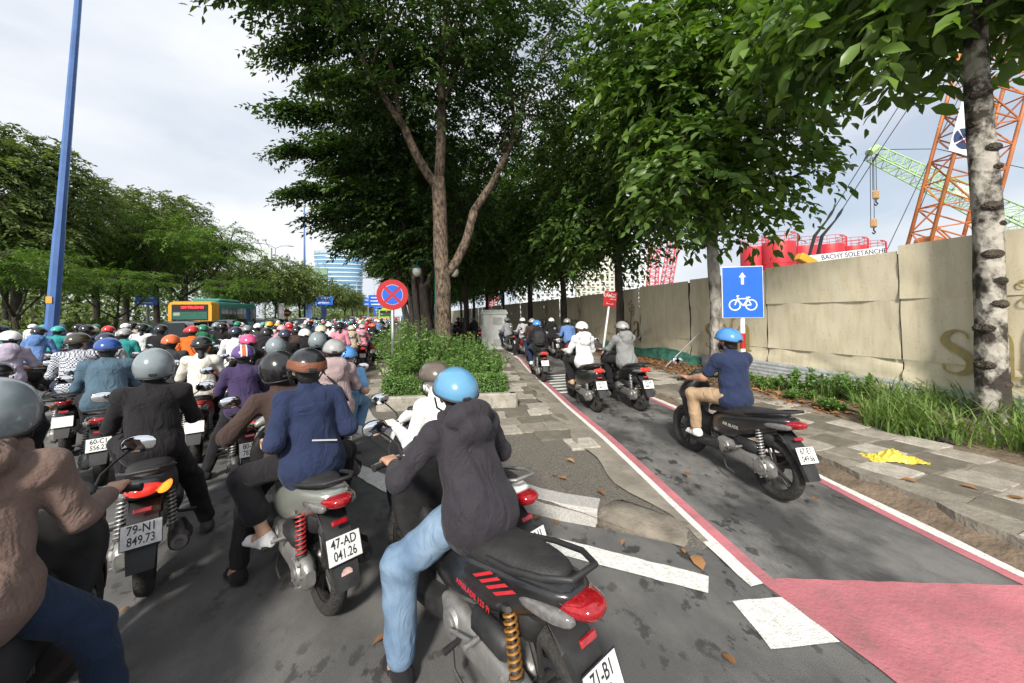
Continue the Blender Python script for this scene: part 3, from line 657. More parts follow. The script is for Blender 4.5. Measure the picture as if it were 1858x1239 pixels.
tr2, _ = row_tree(52, 3.9, [(0, 0, 7.8, 2.6, 2.6, 4.0), (.7, -.8, 5.0, 1.5, 1.4, 1.0), (-1.4, -.4, 5.4, 1.6, 1.6, 1.5), (-1.5, .3, 8.5, 2.0, 2.0, 2.5)], 1600, 'big-leaved tree just behind the blue bicycle sign', .27, True, per=11)
tr2.location = (7.9, 8.1, .12)
tr3, _ = row_tree(53, 3.7, [(0, 0, 7.6, 3.0, 3.0, 4.0), (-1.2, .3, 5.0, 1.9, 1.9, 1.2)], 1300, 'dark trunked broad-leaved tree beside the leaning red sign', .27, False, per=11, barkm=BARK_D, light=.32)
tr3.location = (7.9, 12.75, .12)
for i, (y, rz) in enumerate(((17.3, 1.0), (22.3, 2.2), (28.9, 3.4), (34.5, 4.4), (41, 5.4), (50, .6), (62, 1.6), (80, 2.6))):
    c = copy_tree(tr3); c.location = (7.9-.02*y, y, .1); c.rotation_euler.z = rz; s = 1+.05*math.sin(i*2.3); c.scale = (s, s, s)
    c['label'] = '%s dark trunked tree along the hoarding beyond the leaning red sign' % ORD[i]; c['group'] = ROWG
# second rank of dark trees between median and hoarding, making the tunnel of shade
for i, (x, y, rz) in enumerate(((3.1, 20.5, .5), (2.7, 26, 1.9), (2.9, 33, 3.0), (2.6, 41, 4.2), (2.8, 52, 5.0))):
    c = copy_tree(tr3); c.location = (x, y, .1); c.rotation_euler.z = rz; c['label'] = '%s slim dark tree on the median going back from the white cabinet' % ORD[i]; c['group'] = 'slim trees behind the cabinet'
# knots and branch stubs on the near trunk
for i in range(12):
    z = .55+i*.39+random.uniform(-.1, .1); a = random.uniform(2.4, 6.4) if i % 3 else random.uniform(3.4, 5.2); r1 = .155
    mt = Matrix.Translation((r1*math.cos(a), r1*math.sin(a), z)) @ Euler((0, PI/2-.35, a), 'XYZ').to_matrix().to_4x4()
    k = random.uniform(.7, 1.25)
    mb = MB(); mb.lathe([(.105*k, -.05), (.095*k, -.012), (.07*k, .006), (.05*k, .018), (.03*k, .010), (.0, .006)], 12, mt @ Matrix.Diagonal((.62, 1, 1, 1))); o = mb.build('knot', BARK_K, near_t, smooth=True)
# leaves of the near tree that can be told apart: one object each
crown = [c for c in near_t.children if c.name.startswith('crown')][0]
B, Dd, Nn, Ln, Wd, sh = LV
wp = B+np.array(near_t.location); cdir = np.array([math.sin(YAW), math.cos(YAW), 0.]); rdir = np.array([math.cos(YAW), -math.sin(YAW), 0.])
dep = wp @ cdir; pxs = 929+FPX*(wp @ rdir)/dep; pys = PPY-FPX*(wp[:, 2]-CAMH)/dep
vis = np.where((pxs > 1380) & (pxs < 1860) & (pys > -40) & (dep > 1))[0]
sel = vis[np.argsort(dep[vis])][:280]; keep = np.ones(len(B), bool); keep[sel] = False
crown.data = leaves_mesh('crown', B[keep], Dd[keep], Nn[keep], Ln[keep], Wd[keep], LEAF_B, sh[keep], True); crown['kind'] = 'stuff'
lvm = []
for q_ in (.2, .45, .7, .95):
    lvm.append(leaves_mesh('leaf', np.zeros((1, 3)), np.array([[1., 0, 0]]), np.array([[0, 0, 1.]]), np.array([1.]), np.array([.48]), LEAF_B, np.array([q_]), True))
for i in sel:
    d = Vector(Dd[i]); n_ = Vector(Nn[i]); s_ = d.cross(n_).normalized(); n2 = s_.cross(d)
    # mesh: leaf along +x, its side axis cross(D,N)= -y, normal z
    m4 = Matrix(((d.x, -s_.x, n2.x), (d.y, -s_.y, n2.y), (d.z, -s_.z, n2.z))).to_4x4()
    o = ob('leaf', lvm[min(3, int(sh[i]*4))], crown); o.matrix_local = Matrix.Translation(B[i]) @ m4 @ Matrix.Scale(float(Ln[i]), 4)
    o.parent = crown

# ---- trees across the road
far_a, _ = make_tree('tall dark tree across the road beyond the blue mast', (0, 0, 0), [(0, 0, 0), (.1, 0, 3), (0, .1, 6), (0, 0, 9.5)], [.24, .20, .15, .07], [((0, 0, 4), (2, 0, 7), .08, .03, (0, 0, .2)), ((0, 0, 4.5), (-2, .4, 7.5), .08, .03, (0, 0, .2)), ((0, 0, 5.5), (.3, -2, 8), .07, .03, (0, 0, .2))],
    [(0, 0, 9, 2.6, 2.6, 3.8), (1.4, -.3, 6.3, 1.9, 1.9, 1.6), (-1.4, .3, 6.8, 1.9, 1.9, 1.8), (.2, 0, 11.2, 1.6, 1.6, 2.0)], 760, 20, .25, LEAF_C, BARK_D, 71, droop=.6, tw=(.7, 1.3), shell=.62, flat=.5, light=.45, name='roadside_tree')
FARG = 'trees across the road'
def fpos(px, D): p = AD(px, 580, D); return (p.x, p.y, 0)
FT = [(-60, 22, 1.0, 1.12), (25, 24, 0, 1.12), (90, 26, 2, 1.12), (172, 31, .9, 1.06), (228, 35, 1.7, 1.12), (285, 39, 2.6, 1.20), (338, 46, 3.6, 1.32), (392, 56, 4.4, 1.12), (10, 38, 5, 1.1), (60, 44, .5, 1.3), (250, 52, 2.9, 1.2), (140, 48, 1.2, 1.2), (-60, 36, .2, 1.1), (310, 62, 2.2, 1.5)]
for i, (px, D, rz, s) in enumerate(FT):
    c = far_a if i == 0 else copy_tree(far_a); c.location = fpos(px, D); c.rotation_euler.z = rz; c.scale = (s, s, s)
    c['group'] = FARG; c['label'] = 'tall dark tree in the belt across the road behind the blue mast'
bush_t, _ = make_tree('rounded green tree', (0, 0, 0), [(0, 0, 0), (.1, 0, 1.2), (-.1, .1, 2.6)], [.15, .12, .09], [((-.1, .1, 2.4), (1.6, 0, 4.2), .07, .03, (0, 0, .1)), ((-.1, .1, 2.5), (-1.7, .2, 4.4), .07, .03, (0, 0, .1)), ((-.1, .1, 2.5), (0, .6, 5.2), .07, .03, (0, 0, .1)), ((-.1, .1, 2.2), (.6, -1.4, 4.0), .06, .03, (0, 0, .1))],
    [(0, 0, 5.2, 2.7, 2.5, 1.9), (1.7, 0, 4.4, 1.6, 1.5, 1.1), (-1.8, .2, 4.5, 1.6, 1.6, 1.2)], 620, 14, .24, LEAF_C, BARK_D, 72, droop=.45, tw=(.7, 1.3), shell=.45, light=.62, name='street_tree')
for i, (px, D, rz, s) in enumerate(((505, 37, 0, 1.15), (455, 42, 1, 1.2), (545, 44, 2, 1.15), (590, 62, 3, 1.2), (625, 66, 4, 1.12), (560, 78, 5, 1.3), (640, 95, 1.5, 1.2), (660, 130, 2.4, 1.2), (430, 58, 3.3, 1.3), (672, 170, .4, 1.2), (510, 60, 4.1, 1.35), (520, 110, 2, 1.6), (600, 115, .9, 1.5))):
    c = bush_t if i == 0 else copy_tree(bush_t); c.location = fpos(px, D); c.rotation_euler.z = rz; c.scale = (s, s, s)
    c['group'] = 'street trees past the bus'; c['label'] = 'rounded mid-green street tree past the yellow-backed bus'
# flat-topped feathery trees
r_ = np.random.default_rng(5); 
fth, _ = make_tree('bright feathery flat-topped tree behind the bus', (0, 0, 0), [(0, 0, 0), (.2, 0, 1.2), (.1, .1, 2.3)], [.16, .13, .1], [((.1, .1, 2.1), (2.2, 0, 4.6), .08, .03, (.2, 0, -.2)), ((.1, .1, 2.2), (-2.0, .2, 4.8), .08, .03, (-.2, 0, -.2)), ((.1, .1, 2.3), (.3, 1.2, 5.0), .07, .03, (0, 0, 0)), ((.1, .1, 2.0), (-.6, -1.6, 4.3), .07, .03, (0, 0, 0))],
    [(0, 0, 5.1, 3.3, 2.8, .9), (1.6, .2, 4.5, 2.0, 1.8, .7), (-1.7, 0, 4.4, 2.0, 1.8, .7)], 420, 40, .17, LEAF_F, BARK_D, 73, droop=.30, tw=(.9, 1.5), shell=.3, layers=.7, ratio=.3, light=.55, name='feathery_tree', flat=1.3)
for i, (px, D, rz, s, lab) in enumerate(((322, 33, 0, 1.75, 'bright feathery flat-topped tree rising behind the yellow-backed bus'), (30, 19, 2, .95, 'feathery tree low in front of the dark belt beside the blue mast'), (215, 25, 4, .9, 'feathery tree between the blue mast and the bus'), (440, 33, 1, .9, 'feathery bright green tree just past the bus front'))):
    c = fth if i == 0 else copy_tree(fth); c.location = fpos(px, D); c.rotation_euler.z = rz; c.scale = (s, s, s); c['label'] = lab; c['group'] = 'feathery trees across the road'
# clipped round shrubs
def ball_shrub(loc, r1, h, label, seed, leafm=LEAF_C):
    r_ = np.random.default_rng(seed); n = 1500; u = nrm(r_.normal(0, 1, (n, 3))); u[:, 2] = np.abs(u[:, 2]); u[:, 2] = u[:, 2]
    B_ = u*[r1, r1, h]*r_.uniform(.9, 1.02, (n, 1)); t = empty('clipped_shrub', loc, 0, label, 'shrub', 'clipped shrubs across the road')
    ob('foliage', leaves_mesh('foliage', B_, nrm(u+r_.normal(0, .6, u.shape)), nrm(u+r_.normal(0, .4, u.shape)), np.full(n, .16), np.full(n, .11), leafm, r_.uniform(.2, .7, n)), t)
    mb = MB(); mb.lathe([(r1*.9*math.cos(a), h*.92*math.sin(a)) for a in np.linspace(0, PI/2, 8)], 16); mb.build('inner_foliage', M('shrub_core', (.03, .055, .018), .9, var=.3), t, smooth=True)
for i, (px, D, r1, h) in enumerate(((605, 40, .95, 2.0), (128, 21, .7, 1.6), (28, 21, .8, 1.7), (245, 22, .7, 1.6), (180, 24, .8, 1.8), (630, 55, 1.0, 1.9), (655, 75, 1.1, 2.0))):
    p = fpos(px, D); ball_shrub((p[0], p[1], .1), r1, h, 'clipped round shrub on the strip across the road', 80+i)
# hedge strip across the road
def hedge_box(mb_loc, size, n, seed, leafm, lsz, parent, tops=1.0):
    r_ = np.random.default_rng(seed); sx, sy, sz = size; f = r_.uniform(0, 1, n); P_ = np.zeros((n, 3)); Nn_ = np.zeros((n, 3))
    A = np.array([sx*sy, sx*sz, sx*sz, sy*sz, sy*sz]); fc = r_.choice(5, n, p=A/A.sum()); a, b = r_.uniform(-.5, .5, n), r_.uniform(-.5, .5, n)
    for k in range(5):
        m_ = fc == k
        if k == 0: P_[m_] = np.stack([a[m_]*sx, b[m_]*sy, np.full(m_.sum(), sz)], 1); Nn_[m_] = [0, 0, 1]
        elif k < 3: sg = -1 if k == 1 else 1; P_[m_] = np.stack([a[m_]*sx, np.full(m_.sum(), sg*sy/2), (b[m_]+.5)*sz], 1); Nn_[m_] = [0, sg, 0]
        else: sg = -1 if k == 3 else 1; P_[m_] = np.stack([np.full(m_.sum(), sg*sx/2), a[m_]*sy, (b[m_]+.5)*sz], 1); Nn_[m_] = [sg, 0, 0]
    P_ += r_.normal(0, .018, P_.shape)+Nn_*.02*np.sin(P_[:, :1]*9+P_[:, 1:2]*7)
    return leaves_mesh('foliage', P_, nrm(Nn_*.7+r_.normal(0, .7, P_.shape)), nrm(Nn_+r_.normal(0, .6, P_.shape)), lsz*r_.uniform(.7, 1.3, n), lsz*.6*r_.uniform(.7, 1.3, n), leafm, np.clip(r_.normal(.5, .25, n), 0, 1))
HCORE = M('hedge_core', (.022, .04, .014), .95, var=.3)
p = fpos(20, 17); hd = empty('clipped_hedge', (p[0]-1, p[1]-2, .05), .35, 'low clipped hedge across the road around the foot of the blue mast', 'hedge')
ob('foliage', hedge_box(None, (7, 1.2, 1.35), 5000, 61, LEAF_C, .10, hd), hd)
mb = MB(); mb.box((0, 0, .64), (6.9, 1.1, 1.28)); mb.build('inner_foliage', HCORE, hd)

# ---- planter on the median
pl = empty('planter', (.75, 9.6, .1), 0, 'raised concrete kerb planter on the median holding hedge and shrubs', 'planter')
PLC = M('planter_concrete', (.34, .315, .265), .9, var=.25, scale=4, bump=.5, bscale=25, dirt=.75)
FL, FR, BR, BL = Vector((-.56, 7.18, .1)), Vector((1.97, 6.74, .1)), Vector((2.3, 12.6, .1)), Vector((-.62, 12.6, .1))
o3 = Vector((.75, 9.6, .1))
for (a, b) in ((FL, FR), (FR, BR), (BR, BL), (BL, FL)):
    d = (b-a); L_ = d.length; n_ = max(1, round(L_/1.25)); ang = math.atan2(d.y, d.x)
    for i in range(n_):
        c = a+d*((i+.5)/n_)-o3; nr = Vector((-d.y, d.x, 0)).normalized()*.07
        mb = MB(); mb.box((0, 0, .13), (L_/n_-.012, .16, .30), bev=.025); mb.build('planter_block', PLC, pl, loc=c+nr*(1), rot=(0, 0, ang))
mb = MB(); mb.add([(p_-o3)*.96+Vector((0, 0, .2)) for p_ in (FL, FR, BR, BL)], [(0, 1, 2, 3)]); mb.build('soil', DIRT, pl)
hf = empty('clipped_hedge', (.72, 7.42, .3), math.atan2(-.44, 2.53), 'low clipped hedge along the front of the kerbed planter', 'hedge')
ob('foliage', hedge_box(None, (2.3, .42, .34), 9000, 62, LEAF_S, .045, hf), hf)
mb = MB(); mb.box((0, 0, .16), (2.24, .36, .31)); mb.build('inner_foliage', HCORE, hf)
def shrub(loc, h, spread, n, seed, label, group='leafy shrubs in the planter', name='leafy_shrub'):
    r_ = np.random.default_rng(seed); t = empty(name, loc, 0, label, name.split('_')[-1], group); mb = MB(); Pp = []; Dp = []
    for i in range(n):
        a = r_.uniform(0, 2*PI); l_ = spread*r_.uniform(.2, 1); hh = h*r_.uniform(.55, 1.05)*(1-.25*l_/spread); tip = Vector((math.cos(a)*l_, math.sin(a)*l_, hh)); b0 = Vector((math.cos(a)*l_*.3, math.sin(a)*l_*.3, 0))
        mid = b0.lerp(tip, .55)+Vector((math.cos(a), math.sin(a), .3))*.08; mb.tube([b0, mid, tip], [.008, .006, .003], 4, False)
        for k in range(46):
            t_ = r_.uniform(.2, 1.02); p_ = (b0.lerp(mid, t_/.55) if t_ < .55 else mid.lerp(tip, (t_-.55)/.45)); Pp.append(p_); d_ = (tip-b0).normalized()
            Dp.append((d_.x*.5+r_.normal(0, .75), d_.y*.5+r_.normal(0, .75), .35+r_.normal(0, .4)))
    Pp = np.array([tuple(p_) for p_ in Pp]); k = len(Pp); Dp = nrm(np.array(Dp))
    mb.build('stem', M('green_stem', (.10, .13, .04), .8), t)
    ob('foliage', leaves_mesh('foliage', Pp, Dp, nrm(r_.normal(0, .5, (k, 3))+[0, 0, .8]), r_.uniform(.05, .10, k), r_.uniform(.025, .045, k), LEAF_S, np.clip(r_.normal(.5, .25, k), 0, 1)), t)
for i, (x, y, h, sp) in enumerate(((-.1, 8.15, .95, .55), (.6, 7.95, .7, .5), (1.25, 7.9, .55, .5), (-.15, 9.1, 1.35, .6), (.5, 8.9, 1.1, .6), (1.2, 8.7, .8, .6), (1.75, 8.5, .6, .5), (.1, 10.2, 1.45, .7), (.7, 9.9, 1.2, .6), (1.45, 9.9, 1.0, .7), (1.9, 9.6, .75, .55), (-.3, 11.2, 1.5, .6), (.3, 11.9, 1.4, .7), (1.6, 11.3, 1.0, .7))):
    shrub((x, y, .3), h*1.12, sp*1.1, 40, 200+i, 'loose bright leafy shrub growing behind the clipped hedge in the planter')

# ---- grass and weeds at the foot of the near tree
def blades(name, label, n, fx, seed, hmin, hmax, kind='stuff', leafm=LEAF_G):
    r_ = np.random.default_rng(seed); V = []; Fc = []; Sh = []
    for i in range(n):
        x, y, z = fx(r_); h = r_.uniform(hmin, hmax); a = r_.uniform(0, 2*PI); w_ = r_.uniform(.006, .014); ln = h*r_.uniform(.25, .95); c, s_ = math.cos(a), math.sin(a); b = len(V)
        for t, ww in ((0, 1), (.4, .9), (.75, .6)):
            X = x+c*ln*t*t; Y = y+s_*ln*t*t; Z = z+h*(t-.25*t*t); V += [(X-s_*w_*ww, Y+c*w_*ww, Z), (X+s_*w_*ww, Y-c*w_*ww, Z)]
        V.append((x+c*ln*1.1, y+s_*ln*1.1, z+h*.74)); Fc += [(b, b+1, b+3, b+2), (b+2, b+3, b+5, b+4), (b+4, b+5, b+6)]; q_ = min(1, max(0, r_.normal(.45, .25))); Sh += [q_]*3
    me = mesh(name, V, Fc, leafm); at = me.attributes.new('shade', 'FLOAT', 'FACE'); at.data.foreach_set('value', np.array(Sh, np.float32)); return tag(ob(name, me), label, None, None, kind)
def gx(r_):
    while True:
        y = r_.uniform(.6, 5.4); x = r_.uniform(6.35, 8.42); edge = 6.55+.25*math.sin(3*y)+(.0 if y < 3.8 else (y-3.8)*.75)
        if x > edge and math.sin(3.1*x+1.7*y)+math.sin(4.3*y-2.2*x+1)+r_.uniform(-1.2, 1.6) > -.1: return x, y, zr(x, y)
blades('grass', 'tall green grass round the pale knotty trunk', 2300, gx, 91, .16, .7)
def gx2(r_): y = r_.uniform(5, 8.6); x = r_.uniform(7.2, 8.4); return x, y, zr(x, y)
blades('grass', 'sparse short grass at the foot of the hoarding', 700, gx2, 92, .06, .22)
# broad weeds
for i, (x, y, n, h) in enumerate(((7.75, 5.75, 22, .5), (7.5, 6.3, 12, .25), (7.6, 7.0, 14, .22), (7.2, 5.4, 14, .2), (7.9, 4.9, 18, .5), (7.0, 4.7, 12, .18), (6.8, 1.7, 14, .2), (7.8, 7.6, 12, .2))):
    shrub((x, y, zr(x, y)), h, h*.9, n, 95+i, 'leafy green weed clump between the hoarding and the footway', 'weeds along the hoarding', 'weed')
# leaf litter
r_ = np.random.default_rng(17); n = 3200; ly = r_.uniform(4.4, 16, n); lx_ = np.array([r_.uniform(max(rx(y)+1.5, 6.2), 8.35) for y in ly]); z_ = np.array([zr(x, y) for x, y in zip(lx_, ly)])+r_.uniform(.008, .03, n)
o = ob('leaf_litter', leaves_mesh('leaf_litter', np.stack([lx_, ly, z_], 1), nrm(r_.normal(0, 1, (n, 3))*[1, 1, .15]), nrm(r_.normal(0, .3, (n, 3))+[0, 0, 1]), r_.uniform(.06, .16, n), r_.uniform(.04, .08, n), LEAF_D, r_.uniform(0, 1, n)))
tag(o, 'brown dry leaf litter on the verge below the trees', None, None, 'stuff')
dry = [leaves_mesh('fallen_leaf', np.array([[-.5, 0, 0.]]), np.array([[1., 0, .05]]), np.array([[0, 0, 1.]]), np.array([1.]), np.array([.5]), LEAF_D, np.array([q_]), True) for q_ in (.25, .6, 1.)]
for (px, py, s, z, k, lab) in ((1265, 1020, .20, .012, 2, 'yellow fallen leaf lying past the end of the white stripe'), (1090, 893, .13, .14, 0, 'rusty fallen leaf on the dark aggregate behind the granite kerb'), (1020, 868, .11, .13, 1, 'pair of tan fallen leaves behind the granite kerb'), (1005, 862, .09, .13, 1, 'small tan fallen leaf behind the granite kerb'), (1035, 836, .12, .13, 2, 'pale yellow fallen leaf on the median pavers'),
    (975, 940, .09, .012, 0, 'brown fallen leaf in the gutter under the granite kerb'), (1008, 948, .08, .012, 0, 'small brown fallen leaf in the gutter under the granite kerb'), (1245, 860, .12, .1, 0, 'brown fallen leaf on the bike lane asphalt'), (690, 1162, .09, .012, 0, 'dark brown fallen leaf beside the jeans leg'), (1322, 1197, .09, .012, 0, 'brown fallen leaf beside the white dash mark'), (225, 1108, .06, .012, 1, 'tan fallen leaf on the road behind the plate 79-N1'),
    (385, 916, .09, .012, 1, 'tan fallen leaf on the road between two scooters'), (1840, 905, .14, .16, 0, 'rusty fallen leaf on the footway at the grass edge'), (1650, 872, .13, .165, 1, 'tan fallen leaf on the footway near the yellow bag'), (1760, 885, .12, .165, 1, 'pale fallen leaf on the footway pavers'), (1130, 985, .07, .012, 1, 'tiny tan fallen leaf at the kerb end'), (940, 905, .09, .012, 0, 'brown fallen leaf against the granite kerb face'), (1480, 905, .1, .11, 0, 'brown fallen leaf on the lane edge line'), (1240, 1000, .08, .012, 1, 'small tan leaf by the kerb run-out'), (985, 715, .12, .13, 2, 'yellow leaf in the wet patch on the median pavers')):
    p = G(px, py, z); o = ob('fallen_leaf', dry[k], None, (p.x, p.y, z+.01), (random.uniform(-.1, .1), random.uniform(-.1, .1), random.uniform(0, 6))); o.scale = (s, s, s); tag(o, lab, 'leaf', 'fallen leaves')
# ================================================================== motorbikes (built along +Y, wheels on z=0)
TYRE = M('tyre_rubber', (.028, .027, .026), .85, var=.35, scale=20, bump=.8, bscale=70, dirt=.35)
PBLK = M('black_plastic', (.022, .022, .023), .5, var=.25, scale=8, bump=.12, bscale=200, dirt=.10)
SEATM = M('seat_vinyl', (.024, .023, .023), .52, var=.2, scale=5, bump=.35, bscale=160, dirt=.12)
ALU = M('engine_aluminium', (.34, .335, .32), .45, metal=.7, var=.2, scale=5, bump=.08, bscale=60, dirt=.55)
CHROME = M('chrome', (.75, .75, .76), .14, metal=1., var=.05)
RIMM = M('wheel_rim', (.035, .034, .033), .45, metal=.3, var=.3, dirt=.45)
MUFF = M('muffler_metal', (.13, .125, .12), .42, metal=.7, var=.25, dirt=.4)
REDL = M('tail_lens_red', (.30, .008, .012), .10, var=.35, scale=60, coat=.8)
REDON = M('tail_lens_lit', (.65, .02, .02), .12, var=.1, coat=.6, emit=(1, .06, .03), estr=.45)
ORANGE_ON = M('indicator_lit', (.9, .35, .03), .12, var=.1, coat=.6, emit=(1, .32, .03), estr=1.3)
CLEARL = M('indicator_clear', (.15, .145, .14), .08, var=.3, scale=40, coat=1.)
MIRRORM = M('mirror_glass', (.88, .90, .92), .04, metal=1., var=0)
PLATEW = M('plate_white', (.74, .74, .71), .45, var=.12, scale=20, dirt=.35)
PLATEK = M('plate_black', (.03, .03, .035), .5, var=0)
SPR = {'red': M('spring_red', (.45, .03, .03), .4, var=.15, dirt=.3), 'grey': M('spring_grey', (.38, .38, .38), .4, metal=.5, var=.2, dirt=.4), 'gold': M('spring_gold', (.50, .24, .06), .3, metal=.6, var=.2, dirt=.3)}
RX90 = Euler((0, PI/2, 0)).to_matrix().to_4x4()
BM = {}
def bmesh_part(key, f, auto=40, sub=0):
    if key not in BM:
        mb = MB(); f(mb); me = mb.mesh(key, PBLK, smooth=True)
        if sub: me = subdiv(me, sub); me.materials.clear(); me.materials.append(PBLK)
        me = fixn(me); sharp(me, auto); BM[key] = me
    return BM[key]
WR = .283
def f_tyre(mb): mb.lathe([(.200, -.030), (.225, -.046), (.250, -.047), (.268, -.038), (.279, -.020), (WR, 0), (.279, .020), (.268, .038), (.250, .047), (.225, .046), (.200, .030)], 40, RX90)
def f_rim(mb):
    mb.lathe([(.205, -.030), (.216, -.034), (.214, -.026), (.190, -.018), (.186, 0), (.190, .018), (.214, .026), (.216, .034), (.205, .030)], 40, RX90)
    for i in range(5):
        for d in (-.16, .16):
            a = 2*PI*i/5+d; b = 2*PI*i/5+d*.5; p0 = Vector((0, math.cos(b)*.035, math.sin(b)*.035)); p1 = Vector((0, math.cos(a)*.195, math.sin(a)*.195)); mb.tube([p0, p1], [.016, .011], 6)
    mb.cyl((-.05, 0, 0), (.05, 0, 0), .045, 16)
def f_disc(mb): mb.cyl((.058, 0, 0), (.062, 0, 0), .11, 24); mb.cyl((-.055, 0, 0), (.075, 0, 0), .012, 8)
def f_tail(mb): mb.loft([sup(0, y, z, w_, h, 14, 3.0, taper=tp) for y, z, w_, h, tp in ((.18, .50, .085, .10, 0), (.06, .54, .135, .155, .05), (-.14, .575, .160, .165, .05), (-.34, .62, .166, .150, 0), (-.54, .68, .150, .120, -.05), (-.72, .735, .122, .086, -.1), (-.87, .78, .085, .050, -.1))])
def f_tail_retro(mb): mb.loft([sup(0, y, z, w_, h, 14, 2.4, taper=tp) for y, z, w_, h, tp in ((.16, .50, .09, .10, 0), (.04, .54, .16, .17, .1), (-.16, .55, .195, .20, .12), (-.40, .57, .20, .20, .12), (-.62, .62, .18, .165, .1), (-.78, .665, .14, .115, .05), (-.88, .69, .08, .06, 0))])
def f_seat(mb): mb.loft([sup(0, y, z, w_, h, 14, 2.8, taper=.12) for y, z, w_, h in ((.22, .66, .055, .035), (.14, .705, .095, .05), (-.02, .725, .130, .058), (-.22, .735, .142, .058), (-.36, .755, .140, .062), (-.52, .785, .128, .056), (-.68, .812, .102, .046), (-.79, .826, .062, .028))])
def f_floor(mb): mb.loft([sup(0, y, z, w_, h, 12, 4) for y, z, w_, h in ((-.16, .36, .14, .10), (-.02, .32, .175, .075), (.18, .285, .19, .05), (.36, .29, .19, .05), (.47, .34, .17, .08), (.53, .42, .14, .12))])
def f_tunnel(mb): mb.loft([sup(0, y, z, w_, h, 12, 2.6) for y, z, w_, h in ((.12, .48, .075, .15), (.22, .44, .062, .14), (.34, .44, .062, .15), (.45, .52, .07, .20))])
def f_shield(mb): mb.loft([sup(0, y, z, w_, d, 14, 2.8, 'z') for z, y, w_, d in ((.27, .45, .06, .04), (.36, .47, .10, .05), (.50, .50, .150, .06), (.66, .515, .195, .07), (.78, .50, .195, .075), (.88, .465, .165, .07), (.95, .445, .115, .055), (.985, .435, .08, .045))])
def f_nose(mb): mb.loft([sup(0, y, z, w_, d, 14, 2.3, 'z') for z, y, w_, d in ((.58, .60, .05, .05), (.66, .64, .10, .08), (.75, .65, .135, .09), (.84, .61, .145, .085), (.93, .545, .12, .06), (.985, .50, .07, .03))])
def f_head(mb): mb.loft([sup(0, y, z, w_, d, 12, 2.2, 'z') for z, y, w_, d in ((.68, .705, .05, .02), (.73, .722, .10, .028), (.79, .705, .125, .022), (.83, .68, .10, .015))])
def f_hcover(mb): mb.loft([sup(x, y, z, d, h, 12, 2.4, 'x') for x, y, z, d, h in ((-.185, .395, 1.0, .022, .02), (-.14, .41, 1.012, .045, .036), (-.07, .43, 1.03, .062, .050), (0, .437, 1.036, .068, .054), (.07, .43, 1.03, .062, .050), (.14, .41, 1.012, .045, .036), (.185, .395, 1.0, .022, .02))])
def f_dash(mb): mb.loft([sup(0, y, z, w_, h, 12, 2.2, 'z') for z, y, w_, h in ((1.06, .43, .085, .05), (1.092, .425, .075, .042), (1.095, .424, .06, .034))])
def f_grip(s): 
    def f(mb): mb.tube([(s*.17, .398, 1.0), (s*.22, .39, 1.0), (s*.345, .36, .996)], [.013, .0175, .0175], 10); mb.cyl((s*.345, .36, .996), (s*.355, .358, .996), .021, 10)
    return f
def f_lever(s):
    def f(mb): mb.tube([(s*.17, .43, 1.005), (s*.22, .445, 1.0), (s*.29, .43, .995), (s*.345, .405, .992)], [.007, .006, .006, .008], 6)
    return f
def f_stalk(s):
    def f(mb): mb.tube([(s*.165, .415, 1.02), (s*.18, .43, 1.07), (s*.235, .44, 1.13), (s*.30, .42, 1.185)], [.008, .006, .0055, .006], 6)
    return f
def f_mshell(s):
    def f(mb): mb.loft([sup(s*.335, y, 1.215, w_, h, 14, 2.3) for y, w_, h in ((.425, .02, .012), (.418, .05, .032), (.402, .072, .046), (.388, .074, .048))])
    return f
def f_mface(s):
    def f(mb): mb.loft([sup(s*.335, .3865, 1.215, .069, .043, 14, 2.3), sup(s*.335, .3845, 1.215, .066, .041, 14, 2.3)])
    return f
def f_light(mb): mb.loft([sup(0, y, z, w_, h, 12, 2.5, taper=-.15) for y, z, w_, h in ((-.80, .752, .100, .040), (-.86, .762, .092, .042), (-.92, .772, .068, .036), (-.955, .778, .035, .020))])
def f_ind(s):
    def f(mb): mb.loft([sup(s*x, y, z, w_, h, 10, 2.5) for x, y, z, w_, h in ((.115, -.62, .715, .022, .020), (.112, -.72, .728, .028, .030), (.100, -.82, .738, .030, .032), (.080, -.90, .748, .020, .022))])
    return f
def f_fender(mb):
    path = [(-.60, .60, .085), (-.74, .645, .082), (-.84, .61, .080), (-.92, .52, .078), (-.985, .42, .074), (-1.03, .325, .066)]
    rings = []
    for i, (y, z, w_) in enumerate(path):
        a, b = path[max(i-1, 0)], path[min(i+1, 5)]; t = Vector((0, b[0]-a[0], b[1]-a[1])).normalized(); n_ = Vector((0, -t.z, t.y)); n_ = n_ if n_.y < 0 or i == 0 else -n_
        c = Vector((0, y, z)); rings.append([c+Vector((-w_, 0, 0))-n_*.03, c+Vector((-w_*.92, 0, 0)), c+Vector((w_*.92, 0, 0)), c+Vector((w_, 0, 0))-n_*.03, c+Vector((w_*.9, 0, 0))-n_*.012, c+Vector((-w_*.9, 0, 0))-n_*.012])
    mb.loft(rings)
def f_ffender(mb):
    rings = []
    for i in range(13):
        a = R(lerp(-8, 168, i/12)); w_ = .062*math.sin(PI*(i+1.5)/15)**.35; r1 = .31; c = Vector((0, .64+r1*math.cos(a), .283+r1*math.sin(a))); o_ = Vector((0, math.cos(a), math.sin(a)))
        rings.append([c+Vector((-w_, 0, 0))-o_*.045, c+Vector((-w_*.85, 0, 0)), c+Vector((0, 0, 0))+o_*.012, c+Vector((w_*.85, 0, 0)), c+Vector((w_, 0, 0))-o_*.045, c+Vector((w_*.8, 0, 0))-o_*.006, c-o_*.0, c+Vector((-w_*.8, 0, 0))-o_*.006])
    mb.loft(rings)
def f_fork(s):
    def f(mb): mb.tube([(s*.062, .64, .283), (s*.062, .60, .42), (s*.062, .52, .66)], [.026, .024, .017], 8)
    return f
